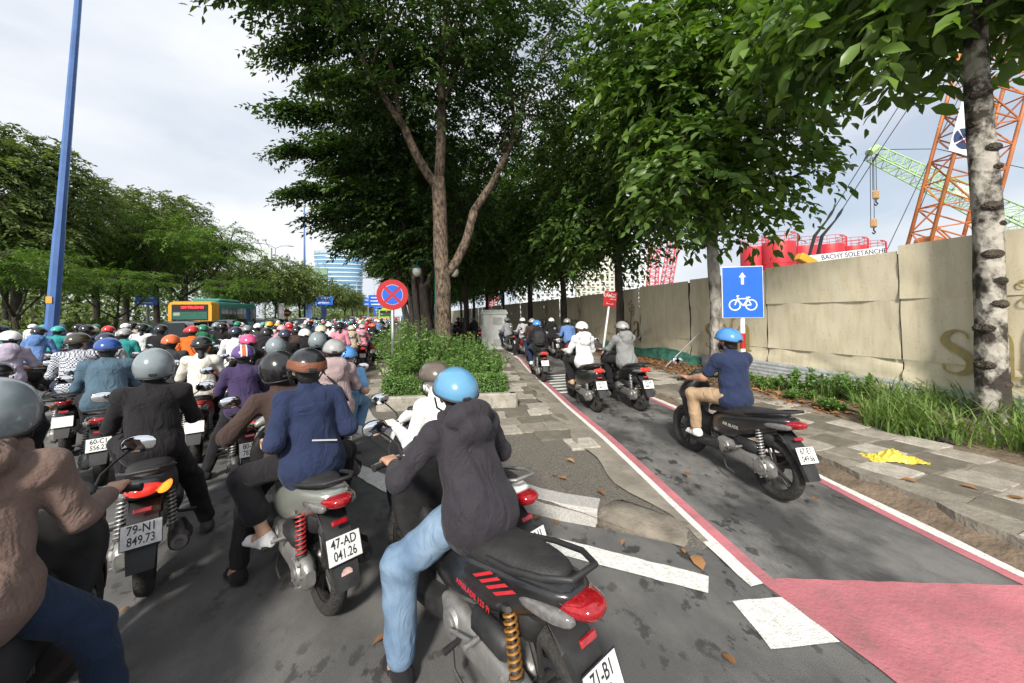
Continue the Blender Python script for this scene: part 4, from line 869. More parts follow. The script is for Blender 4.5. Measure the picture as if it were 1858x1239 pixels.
def f_coil(s):
    def f(mb):
        a, b = Vector((s*.135, -.63, .36)), Vector((s*.115, -.55, .68)); ax = (b-a); t = ax.normalized(); u = t.cross(Vector((1, 0, 0))).normalized(); v = t.cross(u); pts = []
        for i in range(8*9+1): th = i*2*PI/8; k = .12+.72*i/72; pts.append(a+ax*k+(u*math.cos(th)+v*math.sin(th))*.027)
        mb.tube(pts, .0062, 5)
    return f
def f_damper(s):
    def f(mb): a, b = Vector((s*.135, -.63, .36)), Vector((s*.115, -.55, .68)); mb.tube([a, a.lerp(b, .12), a.lerp(b, .13), a.lerp(b, .45), a.lerp(b, .46), b], [.022, .022, .019, .019, .010, .010], 10); mb.cyl(a.lerp(b, .10), a.lerp(b, .125), .032, 12); mb.cyl(a.lerp(b, .84), a.lerp(b, .90), .031, 12)
    return f
def f_cvt(mb):
    mb.loft([sup(-.115, y, z, w_, h, 12, 3) for y, z, w_, h in ((-.74, .295, .03, .05), (-.70, .295, .045, .085), (-.60, .298, .05, .10), (-.42, .315, .046, .075), (-.22, .335, .05, .095), (-.10, .345, .048, .10), (-.03, .35, .03, .06))])
    for (y, z, r1) in ((-.62, .298, .078), (-.16, .34, .078)): mb.cyl((-.155, y, z), (-.172, y, z), r1, 20, r1*.85); mb.cyl((-.172, y, z), (-.180, y, z), r1*.45, 14)
    for i in range(7): a = R(40+i*45); mb.cyl((-.155, -.62+.088*math.cos(a), .298+.088*math.sin(a)), (-.170, -.62+.088*math.cos(a), .298+.088*math.sin(a)), .009, 6)
def f_block(mb):
    mb.box((0, -.12, .33), (.18, .26, .20), bev=.03)
    for i in range(6): mb.box((.0, .035+i*.022, .33), (.15, .008, .15))
    mb.box((.02, -.45, .30), (.10, .30, .09), bev=.02)
def f_airbox(mb): mb.box((-.12, -.44, .455), (.085, .27, .115), bev=.03); mb.tube([(-.10, -.30, .46), (-.08, -.2, .47), (-.05, -.1, .46)], .028, 8)
def f_kick(mb): mb.tube([(-.18, -.20, .33), (-.195, -.21, .36), (-.195, -.33, .40), (-.20, -.40, .43)], .010, 6); mb.cyl((-.17, -.405, .432), (-.245, -.405, .432), .012, 8)
def f_muff(mb):
    mb.tube([(.10, .02, .24), (.14, -.10, .20), (.15, -.22, .22), (.155, -.32, .26)], [.02, .02, .022, .03], 8)
    mb.tube([(.155, -.32, .26), (.158, -.36, .275), (.165, -.60, .315), (.172, -.82, .352), (.173, -.85, .358)], [.035, .055, .062, .058, .045], 14)
    mb.tube([(.173, -.85, .358), (.174, -.885, .363)], [.020, .020], 10)
def f_shieldm(mb): mb.loft([sup(.19+.012*k, -.42-.1*k, .305+.018*k, .02, .045, 10, 2.4) for k in range(4)])
def f_rail(mb): mb.tube([(-.13, -.42, .775), (-.145, -.58, .815), (-.125, -.76, .862), (-.07, -.87, .885), (.07, -.87, .885), (.125, -.76, .862), (.145, -.58, .815), (.13, -.42, .775)], .013, 8)
def f_peg(s):
    def f(mb): mb.tube([(s*.12, -.22, .34), (s*.19, -.26, .335), (s*.265, -.27, .335)], [.012, .013, .016], 8)
    return f
def f_stand(mb): mb.tube([(-.10, -.05, .22), (-.16, -.18, .13), (-.17, -.30, .12)], .009, 6)
def f_plate(mb): mb.box((0, 0, 0), (.19, .004, .14), bev=.0018)
def f_pframe(mb):
    for (c, d) in (((0, .001, .071), (.196, .006, .004)), ((0, .001, -.071), (.196, .006, .004)), ((-.096, .001, 0), (.004, .006, .146)), ((.096, .001, 0), (.004, .006, .146))): mb.box(c, d)
    mb.box((0, .012, .02), (.11, .02, .08))
def f_reflector(mb): mb.box((0, 0, 0), (.09, .012, .03), bev=.005)
def f_underseat(mb): mb.box((0, -.50, .60), (.17, .34, .16), rot=(.25, 0, 0), bev=.03)
def f_cable(s):
    def f(mb): mb.tube([(s*.16, .425, .99), (s*.17, .50, .96), (s*.12, .56, .90), (s*.06, .55, .78), (s*.055, .58, .5)], .005, 5)
    return f
def f_hook(mb): mb.tube([(0, .40, .86), (0, .375, .84), (0, .37, .81)], .008, 6)
def setm(o, m): o.material_slots[0].link = 'OBJECT'; o.material_slots[0].material = m; return o

PARTS = [  # name, key, builder, subdivision, material slot
    ('body_panel', 'tail', f_tail, 1, 'body'), ('seat', 'seat', f_seat, 1, SEATM), ('footboard', 'floor', f_floor, 1, 'trim'), ('centre_tunnel', 'tunnel', f_tunnel, 1, 'trim'),
    ('leg_shield', 'shield', f_shield, 1, 'inner'), ('front_cowl', 'nose', f_nose, 1, 'body'), ('headlight', 'head', f_head, 1, CLEARL), ('brake_cable', 'cabl', f_cable(-1), 0, PBLK), ('brake_cable', 'cabr', f_cable(1), 0, PBLK), ('handlebar_cover', 'hcover', f_hcover, 1, 'body'), ('instrument_panel', 'dash', f_dash, 0, PBLK),
    ('handgrip', 'gripl', f_grip(-1), 0, PBLK), ('handgrip', 'gripr', f_grip(1), 0, PBLK), ('brake_lever', 'levl', f_lever(-1), 0, ALU), ('brake_lever', 'levr', f_lever(1), 0, ALU),
    ('tail_light', 'light', f_light, 1, 'light'), ('indicator', 'indl', f_ind(-1), 1, 'ind'), ('indicator', 'indr', f_ind(1), 1, 'ind'),
    ('rear_mudguard', 'fender', f_fender, 0, PBLK), ('front_mudguard', 'ffender', f_ffender, 0, 'fender'), ('fork_leg', 'forkl', f_fork(-1), 0, MUFF), ('fork_leg', 'forkr', f_fork(1), 0, MUFF),
    ('engine_case', 'cvt', f_cvt, 0, ALU), ('engine_block', 'block', f_block, 0, ALU), ('air_box', 'airbox', f_airbox, 0, PBLK), ('kick_lever', 'kick', f_kick, 0, ALU), ('exhaust', 'muff', f_muff, 0, MUFF), ('heat_shield', 'mshield', f_shieldm, 0, PBLK),
    ('grab_rail', 'rail', f_rail, 0, 'rail'), ('footpeg', 'pegl', f_peg(-1), 0, PBLK), ('footpeg', 'pegr', f_peg(1), 0, PBLK), ('side_stand', 'stand', f_stand, 0, MUFF), ('storage_tub', 'under', f_underseat, 0, PBLK)]
PAINTS = {}
def paint(n, c, rough=.28, metal=0., coat=.5, dirt=.10):
    if n not in PAINTS: PAINTS[n] = M('paint_'+n, c, rough, metal=metal, var=.08, scale=3, coat=coat, dirt=dirt)
    return PAINTS[n]
PT = {'black': paint('black', (.014, .014, .015)), 'silver': paint('silver', (.36, .38, .34), metal=.5), 'white': paint('white', (.72, .72, .70)), 'red': paint('red', (.34, .018, .022)), 'blue': paint('blue', (.03, .07, .22)), 'matt': paint('matt', (.03, .03, .032), .6, coat=0), 'grey': paint('grey', (.13, .13, .14), metal=.3), 'brown': paint('brown', (.10, .05, .03)), 'cream': paint('cream', (.55, .50, .38)), 'green': paint('green', (.03, .12, .09))}

def make_bike(loc, rz, colour='black', label='', plate=None, group=None, detail=2, lean=0., spring='grey', retro=False, lit=False, inner=None, rail=None, ind=None, skip=(), steer=0., s=1.0):
    t = empty('motorbike', loc, rz, label, 'motorbike', group); t.rotation_euler = (0, lean, rz); t.scale = (s, s, s)
    mt = {'body': PT[colour], 'trim': PBLK, 'inner': PT[inner] if inner else PBLK, 'light': REDON if lit else REDL, 'ind': ind or CLEARL, 'fender': PT[colour], 'rail': rail or PBLK}
    for (nm, key, f, sub, mk) in PARTS:
        if key in skip: continue
        if detail < 2 and key in ('stand', 'under', 'kick', 'levl', 'levr', 'dash', 'cabl', 'cabr', 'mshield', 'tunnel', 'block'): continue
        if key == 'tail' and retro: key, f = 'tail_retro', f_tail_retro
        o = ob(nm, bmesh_part(key, f, 50, sub), t); setm(o, mt.get(mk, mk) if isinstance(mk, str) else mk)
    for (nm, y) in (('front_wheel', .64), ('rear_wheel', -.64)):
        wl = ob(nm, bmesh_part('rim', f_rim, 30), t, (0, y, WR)); setm(wl, RIMM)
        o = ob('tyre', bmesh_part('tyre', f_tyre, 60), wl); setm(o, TYRE)
        if y > 0: wl.rotation_euler = (0, 0, steer)
        if detail > 1 and y > 0: o = ob('brake_disc', bmesh_part('disc', f_disc, 30), wl); setm(o, ALU)
    for sg, q_ in ((-1, 'l'), (1, 'r')):
        st = ob('mirror', bmesh_part('stalk'+q_, f_stalk(sg), 60), t); setm(st, PBLK)
        o = ob('mirror_shell', bmesh_part('msh'+q_, f_mshell(sg), 50), st); setm(o, PBLK)
        o = ob('mirror_glass', bmesh_part('mface'+q_, f_mface(sg), 50), st); setm(o, MIRRORM)
        if detail > 1 or sg < 0:
            d = ob('shock_absorber', bmesh_part('damp'+q_, f_damper(sg), 40), t); setm(d, MUFF)
            o = ob('spring', bmesh_part('coil'+q_, f_coil(sg), 60), d); setm(o, SPR[spring])
    pf = ob('plate', bmesh_part('plate', f_plate, 30), t, (0, -.958, .525), (R(-23), 0, 0)); setm(pf, PLATEW)
    if detail > 1: o = ob('plate_frame', bmesh_part('pframe', f_pframe, 30), pf); setm(o, PLATEK); o = ob('reflector', bmesh_part('refl', f_reflector, 30), t, (0, -.885, .645), (R(-30), 0, 0)); setm(o, REDL)
    if plate:
        for k, (tx, z) in enumerate(zip(plate, (.033, -.031))):
            if tx: ob('plate_lettering', text_mesh(tx, .070, PLATEK, .0006, sx=.76 if len(tx) < 6 else .68), pf, (0, -.003, z), (PI/2, 0, 0))
    return t

FARBM = {}
def far_bike(loc, rz, colour, label, group):
    """small in the picture: one joined mesh per colour"""
    if colour not in FARBM:
        V, Fc, mi = [], [], []; mats = [PT[colour], PBLK, TYRE, REDL, PLATEW, MIRRORM, SEATM]
        def put(me, k, m4=None):
            b = len(V)
            for v in me.vertices: co = (m4 @ v.co) if m4 else v.co; V.append(tuple(co))
            for p in me.polygons: Fc.append(tuple(i+b for i in p.vertices)); mi.append(k)
        def raw(f): mb = MB(); f(mb); return mesh('x', mb.V, mb.F, None)
        for f, k in ((f_tail, 0), (f_seat, 6), (f_floor, 1), (f_shield, 1), (f_nose, 0), (f_hcover, 0), (f_light, 3), (f_fender, 1), (f_grip(-1), 1), (f_grip(1), 1), (f_stalk(-1), 1), (f_stalk(1), 1), (f_mshell(-1), 1), (f_mshell(1), 1), (f_mface(-1), 5), (f_mface(1), 5), (f_cvt, 1), (f_muff, 1), (f_ffender, 0), (f_fork(1), 1), (f_fork(-1), 1)): put(raw(f), k)
        def wl(mb): mb.lathe([(.04, -.03), (.2, -.03), (.25, -.047), (WR, 0), (.25, .047), (.2, .03), (.04, .03)], 18, RX90)
        for y in (.64, -.64): put(raw(wl), 2, Matrix.Translation((0, y, WR)))
        mb = MB(); mb.box((0, -.965, .525), (.19, .012, .14), rot=(R(-23), 0, 0)); put(mesh('x', mb.V, mb.F, None), 4)
        FARBM[colour] = fixn(mesh('motorbike', V, Fc, mats, True, mi)); sharp(FARBM[colour], 50)
    o = ob('motorbike', FARBM[colour], None, loc, (0, 0, rz)); return tag(o, label, 'motorbike', group)
# ================================================================== people: blended tapered limbs, meshed as one surface
def surf(Fd, org, h):
    """surface nets on a distance grid"""
    s = Fd < 0; nx, ny, nz = Fd.shape
    c = [s[i:nx-1+i, j:ny-1+j, k:nz-1+k] for i in (0, 1) for j in (0, 1) for k in (0, 1)]
    cnt = sum(x.astype(np.int8) for x in c); mix = (cnt > 0) & (cnt < 8); idx = np.full(mix.shape, -1, np.int64); ijk = np.argwhere(mix); idx[mix] = np.arange(len(ijk))
    acc = np.zeros((len(ijk), 3)); num = np.zeros(len(ijk)); co = [(i, j, k) for i in (0, 1) for j in (0, 1) for k in (0, 1)]
    vals = [Fd[ijk[:, 0]+a, ijk[:, 1]+b, ijk[:, 2]+d] for a, b, d in co]
    for a in range(8):
        for b in range(a+1, 8):
            if sum(abs(co[a][q_]-co[b][q_]) for q_ in range(3)) != 1: continue
            va, vb = vals[a], vals[b]; m_ = (va < 0) != (vb < 0); t = va[m_]/(va[m_]-vb[m_]); acc[m_] += np.array(co[a])+(np.array(co[b])-np.array(co[a]))*t[:, None]; num[m_] += 1
    V = (ijk+acc/num[:, None])*h+org; Q = []
    for ax in range(3):
        sl0 = [slice(None)]*3; sl1 = [slice(None)]*3; sl0[ax] = slice(0, -1); sl1[ax] = slice(1, None); e = s[tuple(sl0)] != s[tuple(sl1)]
        b, d = [(1, 2), (2, 0), (0, 1)][ax]; p = np.argwhere(e); ok = (p[:, b] > 0) & (p[:, d] > 0) & (p[:, b] < Fd.shape[b]-1) & (p[:, d] < Fd.shape[d]-1); p = p[ok]
        if not len(p): continue
        ob_ = np.zeros(3, int); ob_[b] = 1; od = np.zeros(3, int); od[d] = 1; g = lambda q_: idx[q_[:, 0], q_[:, 1], q_[:, 2]]
        q4 = np.stack([g(p-ob_-od), g(p-od), g(p), g(p-ob_)], 1); flip = ~s[p[:, 0], p[:, 1], p[:, 2]]; q4[flip] = q4[flip][:, ::-1]; Q.append(q4)
    return V, np.concatenate(Q)
class SDF:
    def __init__(s): s.pr = []; s.cut = []; s.wr = 0.
    def cone(s, a, b, ra, rb, k=.03, sc=None, fr=None): s.pr.append(('c', np.array(a, float), np.array(b, float), ra, rb, k, sc, fr)); return s
    def ell(s, c, r, k=.03, fr=None): s.pr.append(('e', np.array(c, float), np.array(r, float), k, fr)); return s
    def chain(s, pts, rad, k=.03, **kw):
        for i in range(len(pts)-1): s.cone(pts[i], pts[i+1], rad[i], rad[i+1], k, **kw)
        return s
    def mesh(s, h, name, mat, seed=0, extra=None):
        lo, hi = np.full(3, 9.), np.full(3, -9.)
        for p in s.pr:
            if p[0] == 'c':
                m_ = max(p[3], p[4])*(max(p[6]) if p[6] is not None else 1)
                lo = np.minimum(lo, np.minimum(p[1], p[2])-m_); hi = np.maximum(hi, np.maximum(p[1], p[2])+m_)
            else: m_ = p[2].max(); lo = np.minimum(lo, p[1]-m_); hi = np.maximum(hi, p[1]+m_)
        lo -= .03; hi += .03; n = np.ceil((hi-lo)/h).astype(int)+1; Fd = np.full(n, 1.0)
        ax = [lo[i]+h*np.arange(n[i]) for i in range(3)]
        for p in s.pr:
            k = p[5] if p[0] == 'c' else p[3]; mg = .05+k
            if p[0] == 'c': m_ = max(p[3], p[4])*(max(p[6]) if p[6] is not None else 1)+mg; a, b = np.minimum(p[1], p[2])-m_, np.maximum(p[1], p[2])+m_
            else: m_ = p[2].max()+mg; a, b = p[1]-m_, p[1]+m_
            i0 = np.maximum(((a-lo)/h).astype(int), 0); i1 = np.minimum(((b-lo)/h).astype(int)+2, n); sl = tuple(slice(i0[i], i1[i]) for i in range(3))
            X = np.stack(np.meshgrid(*[ax[i][sl[i]] for i in range(3)], indexing='ij'), -1)
            if p[0] == 'c':
                A, B, ra, rb, k, sc, fr = p[1:]
                if sc is not None:
                    # squash in the frame fr about the segment
                    Mx = fr if fr is not None else np.eye(3); Q_ = (X-A) @ Mx.T/np.array(sc); d_ = ((B-A) @ Mx.T)/np.array(sc)
                else: Q_ = X-A; d_ = B-A
                L2 = d_ @ d_; t = np.clip((Q_ @ d_)/(L2+1e-9), 0, 1); r1 = ra+(rb-ra)*t; D = (np.linalg.norm(Q_-t[..., None]*d_, axis=-1)-r1)
            else:
                Cc, rr2, k, fr = p[1:]; Q_ = (X-Cc) @ (fr.T if fr is not None else np.eye(3)); q2 = np.linalg.norm(Q_/rr2, axis=-1); D = (q2-1)*rr2.min()
            O = Fd[sl]; hh = np.clip(.5+.5*(O-D)/k, 0, 1); Fd[sl] = np.where(O > .9, D, O*(1-hh)+D*hh-k*hh*(1-hh))
        if s.wr > 0:
            X = np.stack(np.meshgrid(*ax, indexing='ij'), -1); x, y, z = X[..., 0], X[..., 1], X[..., 2]; o1, o2, o3_ = [(seed*1.7+i*2.1) % 6.28 for i in range(3)]
            rdg = lambda q_: 1-2*np.abs(np.sin(q_)); wv = .55*rdg(7*x-4*z+2.5*np.sin(8*z+o2)+1.5*np.sin(13*y+o1))+.7*rdg(9*z+5*x+1.7*np.sin(9*y+o1)+2.2*np.sin(6*x+5*z+o2))+.8*rdg(15*z-8*y+9*x*np.sign(z-1)+2.2*np.sin(11*x+o3_)+o1)+.45*np.sin(41*x+29*z+5*np.sin(9*z+o2))
            Fd = Fd-s.wr*wv
        for (c, nn) in s.cut:
            X = np.stack(np.meshgrid(*ax, indexing='ij'), -1); Fd = np.maximum(Fd, (X-np.array(c)) @ np.array(nn))
        V, Q = surf(Fd, lo, h)
        if extra:
            for (v2, q2) in extra: Q = np.concatenate([Q, q2+len(V)]); V = np.concatenate([V, v2])
        return mesh(name, V, Q, mat, True)
def ik(a, b, l1, l2, pole):
    a, b, pole = np.array(a, float), np.array(b, float), np.array(pole, float); d = b-a; L_ = np.linalg.norm(d); 
    if L_ > (l1+l2)*.995: b = a+d/L_*(l1+l2)*.995; d = b-a; L_ = np.linalg.norm(d)
    u = d/L_; c = (l1*l1-l2*l2+L_*L_)/(2*L_); hh = math.sqrt(max(l1*l1-c*c, 1e-6)); p = pole-u*(pole @ u); p /= np.linalg.norm(p)+1e-9
    return a+u*c+p*hh, b
# a hand closed round a bar along x
def _hand():
    S_ = SDF(); S_.cone((0, -.085, .018), (0, -.045, .026), .026, .027, .02, sc=(1.25, 1, .75)); 
    for i, x in enumerate((-.030, -.010, .010, .029)): S_.cone((x*.8, -.06, .024), (x, .002, .031), .014, .0125, .012)
    for i, (x, l_) in enumerate(((-.031, .9), (-.0105, 1.04), (.0105, 1.0), (.031, .82))):
        S_.chain([(x, .0, .031), (x, .028*l_, .018), (x, .031*l_, -.010), (x*.95, .010, -.025)], [.0112, .0102, .0092, .0080], .004)
    S_.chain([(-.030, -.062, .014), (-.052, -.038, .002), (-.048, -.008, -.016), (-.036, .012, -.022)], [.0145, .0125, .0105, .0085], .006)
    me = S_.mesh(.0055, 'hand', None); V = np.array([v.co[:] for v in me.vertices]); Q = np.array([p.vertices[:] for p in me.polygons]); bpy.data.meshes.remove(me); return V, Q
HV, HQ = _hand()
def hand_at(pos, side, fwd=(0, 1, 0), roll=0.):
    """side -1 left, +1 right; thumb towards the middle"""
    V = HV.copy()
    if side < 0: V[:, 0] *= -1
    f = Vector(fwd).normalized(); x = f.cross(Vector((0, 0, 1))).normalized(); z = x.cross(f); m_ = np.array([x[:], f[:], z[:]]); V = V @ m_+np.array(pos)
    Q = HQ[:, ::-1] if side < 0 else HQ; return V, Q

SKIN = M('skin', (.42, .235, .15), .55, var=.12, scale=9); SKIN2 = M('skin_light', (.50, .30, .205), .55, var=.1, scale=9)
CL = {}
def folds(m, st=.8):
    t_, N, l, b = nodes(m)
    tc_ = N.new('ShaderNodeTexCoord'); mp_ = N.new('ShaderNodeMapping'); mp_.inputs['Scale'].default_value = (1, 1, .55); l(tc_.outputs['Object'], mp_.inputs[0])
    nz = N.new('ShaderNodeTexNoise'); nz.inputs['Scale'].default_value = 8; nz.inputs['Detail'].default_value = 2; nz.inputs['Distortion'].default_value = 1.6; l(mp_.outputs[0], nz.inputs['Vector'])
    bp = [x for x in N if x.type == 'BUMP'][0]; b2 = N.new('ShaderNodeBump'); b2.inputs['Strength'].default_value = st; b2.inputs['Distance'].default_value = .032; l(nz.outputs[0], b2.inputs['Height']); l(b2.outputs[0], bp.inputs['Normal'])
def cloth(n, c, rough=.92, sheen=.06, var=.12, bump=.25, bscale=90):
    if n not in CL:
        m = CL[n] = M('cloth_'+n, c, rough, var=var, scale=5, bump=bump, bscale=bscale, sheen=sheen, spec=.2)
        folds(m)
    return CL[n]
for n_, c in dict(black=(.016, .015, .017), charcoal=(.045, .045, .05), navy=(.022, .032, .075), slate=(.075, .125, .17), brown=(.055, .035, .03), taupe=(.17, .115, .095), white=(.70, .70, .70), offwhite=(.62, .60, .54), lavender=(.45, .40, .50), grey=(.22, .225, .22), lightgrey=(.38, .38, .40), teal=(.03, .26, .25), green=(.03, .16, .08), orange=(.65, .13, .02), red=(.45, .03, .04), pink=(.58, .24, .30), skyblue=(.20, .40, .68), midblue=(.11, .20, .42), purple=(.05, .035, .09), khaki=(.42, .29, .18), denim=(.12, .22, .36), denim_dark=(.018, .032, .065), beige=(.44, .36, .27), mauve=(.36, .27, .27)).items(): cloth(n_, c)
# checked shirt and washed denim
def checked():
    m = M('cloth_check', (.5, .5, .5), .9, var=0); n, N, l, b = nodes(m); t = N.new('ShaderNodeTexCoord'); a = N.new('ShaderNodeTexChecker'); a.inputs['Scale'].default_value = 58; a.inputs[1].default_value = (.62, .63, .66, 1); a.inputs[2].default_value = (.03, .045, .09, 1)
    l(t.outputs['Object'], a.inputs[0]); l(a.outputs[0], b.inputs['Base Color']); CL['check'] = m
checked()
def washed():
    m = M('cloth_washed_denim', (.2, .3, .4), .9, var=0); n, N, l, b = nodes(m); t = N.new('ShaderNodeTexCoord'); a = N.new('ShaderNodeTexNoise'); a.inputs['Scale'].default_value = 4; a.inputs['Detail'].default_value = 7; l(t.outputs['Object'], a.inputs[0])
    r1 = N.new('ShaderNodeValToRGB'); r1.color_ramp.elements[0].position = .35; r1.color_ramp.elements[0].color = (.095, .16, .255, 1); r1.color_ramp.elements[1].position = .68; r1.color_ramp.elements[1].color = (.20, .285, .385, 1); l(a.outputs[0], r1.inputs[0])
    w_ = N.new('ShaderNodeTexNoise'); w_.inputs['Scale'].default_value = 260; l(t.outputs['Object'], w_.inputs[0]); g = N.new('ShaderNodeMix'); g.data_type = 'RGBA'; g.blend_type = 'OVERLAY'; g.inputs[0].default_value = .35; l(r1.outputs[0], g.inputs[6]); l(w_.outputs[1], g.inputs[7]); l(g.outputs[2], b.inputs['Base Color'])
    bp = N.new('ShaderNodeBump'); bp.inputs['Strength'].default_value = .3; bp.inputs['Distance'].default_value = .004; l(w_.outputs[0], bp.inputs['Height']); l(bp.outputs[0], b.inputs['Normal']); CL['washed'] = m; folds(m, .7)
washed()

def build_body(key, hip=(0, -.12, .865), lean=10., sway=0., head=(0., 0., 0.), hands=((-.265, .372, 1.0), (.265, .372, 1.0)), feet=((-.14, .20, .43), (.14, .20, .43)), footdir=((0, 1, 0), (0, 1, 0)), sleeve='long', hood=False, fem=False, bulk=1.0, h=.022, pants='long', jacket=True, hands_free=(False, False), knee_out=(.35, .35), torso=.46, ls=1.0, elbow=((-.22, -.45, -.85), (.22, -.45, -.85)), legw=1.0, skirt=False):
    """returns dict of meshes (body, top, trousers, shoes) and the head frame; coordinates of the bike"""
    hip = np.array(hip, float); la, sa = R(lean), R(sway)
    up = np.array([math.sin(sa), math.sin(la)*math.cos(sa), math.cos(la)*math.cos(sa)]); fr_ = np.array([1, 0, 0])-up*up[0]; fr_ /= np.linalg.norm(fr_); fw_ = np.cross(up, fr_); FRM = np.array([fr_, fw_, up])
    T = lambda x, y, z: hip+fr_*x+fw_*y+up*z
    neck = T(0, .02, torso); sw = .152 if fem else .172; shl = [T(-sw, .0, torso-.055), T(sw, .0, torso-.055)]
    hy, hp, ht = R(head[0]), R(head[1]), R(head[2])
    hc = neck+np.array([0, .035+.05*math.sin(hp), .135]); hm = np.array((Euler((-hp, ht, hy)).to_matrix()))    # head axes as columns
    HL = lambda x, y, z: hc+hm @ np.array([x, y, z]); FRh = hm.T
    arm = [.285*.96, .255]; leg = [.42*ls, .41*ls]; el, wr, kn, an = [], [], [], []
    for i in (0, 1):
        s_ = -1 if i == 0 else 1; hnd = np.array(hands[i], float); w_t = hnd+np.array([-.0, -.085, .018]) if not hands_free[i] else hnd
        e, w_ = ik(shl[i], w_t, arm[0], arm[1], elbow[i]); el.append(e); wr.append(w_)
        k, a = ik(hip+fr_*s_*.085+up*-.01, feet[i], leg[0], leg[1], (s_*knee_out[i], 1.0, .25)); kn.append(k); an.append(a)
    hj = [hip-fr_*.085, hip+fr_*.085]; bk = bulk
    # skin: one continuous figure
    B = SDF(); sc = (1.35, .95, 1.)
    B.cone(T(0, 0, 0), T(0, 0, .18), .095, .085, .04, sc=(1.3, 1, 1), fr=FRM).cone(T(0, .0, .18), T(0, 0, torso-.12), .088, .10, .04, sc=(1.3, .95, 1), fr=FRM).cone(shl[0], shl[1], .055, .055, .05)
    B.cone(neck-up*.03, hc-np.array([0, .012, .03]), .056, .05, .03)
    B.ell(HL(0, 0, .03), (.076, .095, .098), .02, FRh.T).cone(HL(0, .025, -.03), HL(0, .055, -.085), .055, .03, .03).ell(HL(0, .10, -.022), (.012, .018, .022), .012, FRh.T).ell(HL(0, .088, -.065), (.022, .012, .010), .01, FRh.T)
    for s_ in (-1, 1): B.ell(HL(s_*.078, -.005, -.012), (.012, .022, .034), .008, FRh.T).ell(HL(s_*.03, .078, .012), (.018, .014, .010), .008, FRh.T)
    ex = []
    for i in (0, 1):
        B.chain([shl[i], el[i], wr[i]], [.048, .040, .027], .03); B.cone(el[i]+(wr[i]-el[i])*.1, el[i]+(wr[i]-el[i])*.45, .042, .036, .03)
        kk = kn[i]; B.chain([hj[i], kk, an[i]], [.080, .056, .036], .04); B.cone(kk+(an[i]-kk)*.1, kk+(an[i]-kk)*.45, .052, .052, .03)
        fd = np.array(footdir[i], float); fd /= np.linalg.norm(fd); B.chain([an[i], an[i]+fd*.06-np.array([0, 0, .05]), an[i]+fd*.14-np.array([0, 0, .066])], [.036, .034, .024], .03)
        if not hands_free[i]: ex.append(hand_at(np.array(wr[i])+np.array([0, .085, -.018]), -1 if i == 0 else 1))
        else: d = np.array(wr[i])-np.array(el[i]); ex.append(hand_at(np.array(wr[i])+d/np.linalg.norm(d)*.085, -1 if i == 0 else 1, d))
    o = {'body': B.mesh(max(h*.8, .012), 'body', SKIN, extra=ex)}
    # upper garment
    U = SDF(); g = .014+.012*(bk-1)*3; slack = .022 if jacket else .010
    U.cone(T(0, -.012, -.065 if jacket else -.035), T(0, -.005, .17), (.134 if jacket else .124)*bk+g*.5, .102*bk+g*.5, .05, sc=(1.28, 1.0, 1), fr=FRM).cone(T(0, -.008, .17), T(0, -.012, torso-.13), .104*bk+g*.5, .112*bk+g*.5, .05, sc=(1.30 if not fem else 1.2, .98, 1), fr=FRM)
    U.cone(T(-.05, -.018, -.015), T(.05, -.018, -.015), (.138 if jacket else .120)*bk, (.138 if jacket else .120)*bk, .05)
    U.cone(shl[0]+up*.0, shl[1], .060+g*.3, .060+g*.3, .06).cone(neck-up*.05, neck+up*(.025 if not hood else .02), .078, .066, .04)
    for i in (0, 1):
        if sleeve == 'long':
            U.chain([shl[i], el[i], el[i]+(wr[i]-el[i])*.84], [.060+slack*.35, .050+slack*.35, .036+slack*.25], .035)
        else: U.chain([shl[i], shl[i]+(el[i]-shl[i])*.70], [.066, .064], .035)
    if hood:
        U.ell(neck+fw_*-.125+up*-.01, (.145, .080, .095), .012, FRM.T).cone(neck+fr_*-.085+fw_*.01+up*.03, neck+fr_*.085+fw_*.01+up*.03, .034, .034, .03).cone(neck-fw_*.06+up*.05+fr_*-.07, neck-fw_*.06+up*.05+fr_*.07, .034, .034, .03).ell(neck+fw_*-.148+up*-.105, (.105, .058, .10), .012, FRM.T)
    U.wr = (.0034 if jacket else .0028); o['top'] = U.mesh(h*.85, 'top', CL['black'], seed=len(key)*1.3)
    # trousers
    W = SDF(); W.cone(T(-.060, -.015, -.005), T(.060, -.015, -.005), .104*bk, .104*bk, .05).cone(T(0, -.005, .0), T(0, -.0, .05), .10*bk, .094*bk, .05, sc=(1.22, 1, 1), fr=FRM)
    for i in (0, 1):
        kk = kn[i]; f_ = {'long': .90, 'short': .0, 'crop': .62}[pants]
        W.chain([hj[i], kk], [.092*bk, .076*legw], .05)
        if f_: W.chain([kk, kk+(an[i]-kk)*f_], [.078*legw, (.062 if not skirt else .085)*legw], .04)
    W.wr = .0034; o['trousers'] = W.mesh(h*.85, 'trousers', CL['black'], seed=len(key)+2.2)
    o['shoes'] = []
    for i in (0, 1):
        fd = np.array(footdir[i], float); fd /= np.linalg.norm(fd); z = np.array([0, 0, 1.]); sd_ = np.cross(fd, z); Fm = np.array([sd_, fd, np.cross(sd_, fd)]); a = an[i]-z*.045
        Sh = SDF(); Sh.cone(a-fd*.035, a+fd*.12-z*.012, .050, .040, .03, sc=(.95, 1, .8), fr=Fm).cone(a-fd*.01, a+z*.03-fd*.012, .045, .044, .03).cone(a-fd*.045-z*.022, a+fd*.145-z*.030, .034, .034, .015, sc=(1.2, 1, .55), fr=Fm)
        o['shoes'].append(Sh.mesh(max(.010, h*.6), 'shoe', CL['black']))
    o['hc'] = Vector(hc); o['hm'] = Matrix(hm.tolist()); o['neck'] = Vector(neck); o['up'] = Vector(up); o['fw'] = Vector(fw_); o['T'] = T; o['kn'] = kn; o['an'] = an; o['wr'] = wr; o['el'] = el; o['shl'] = shl
    return o

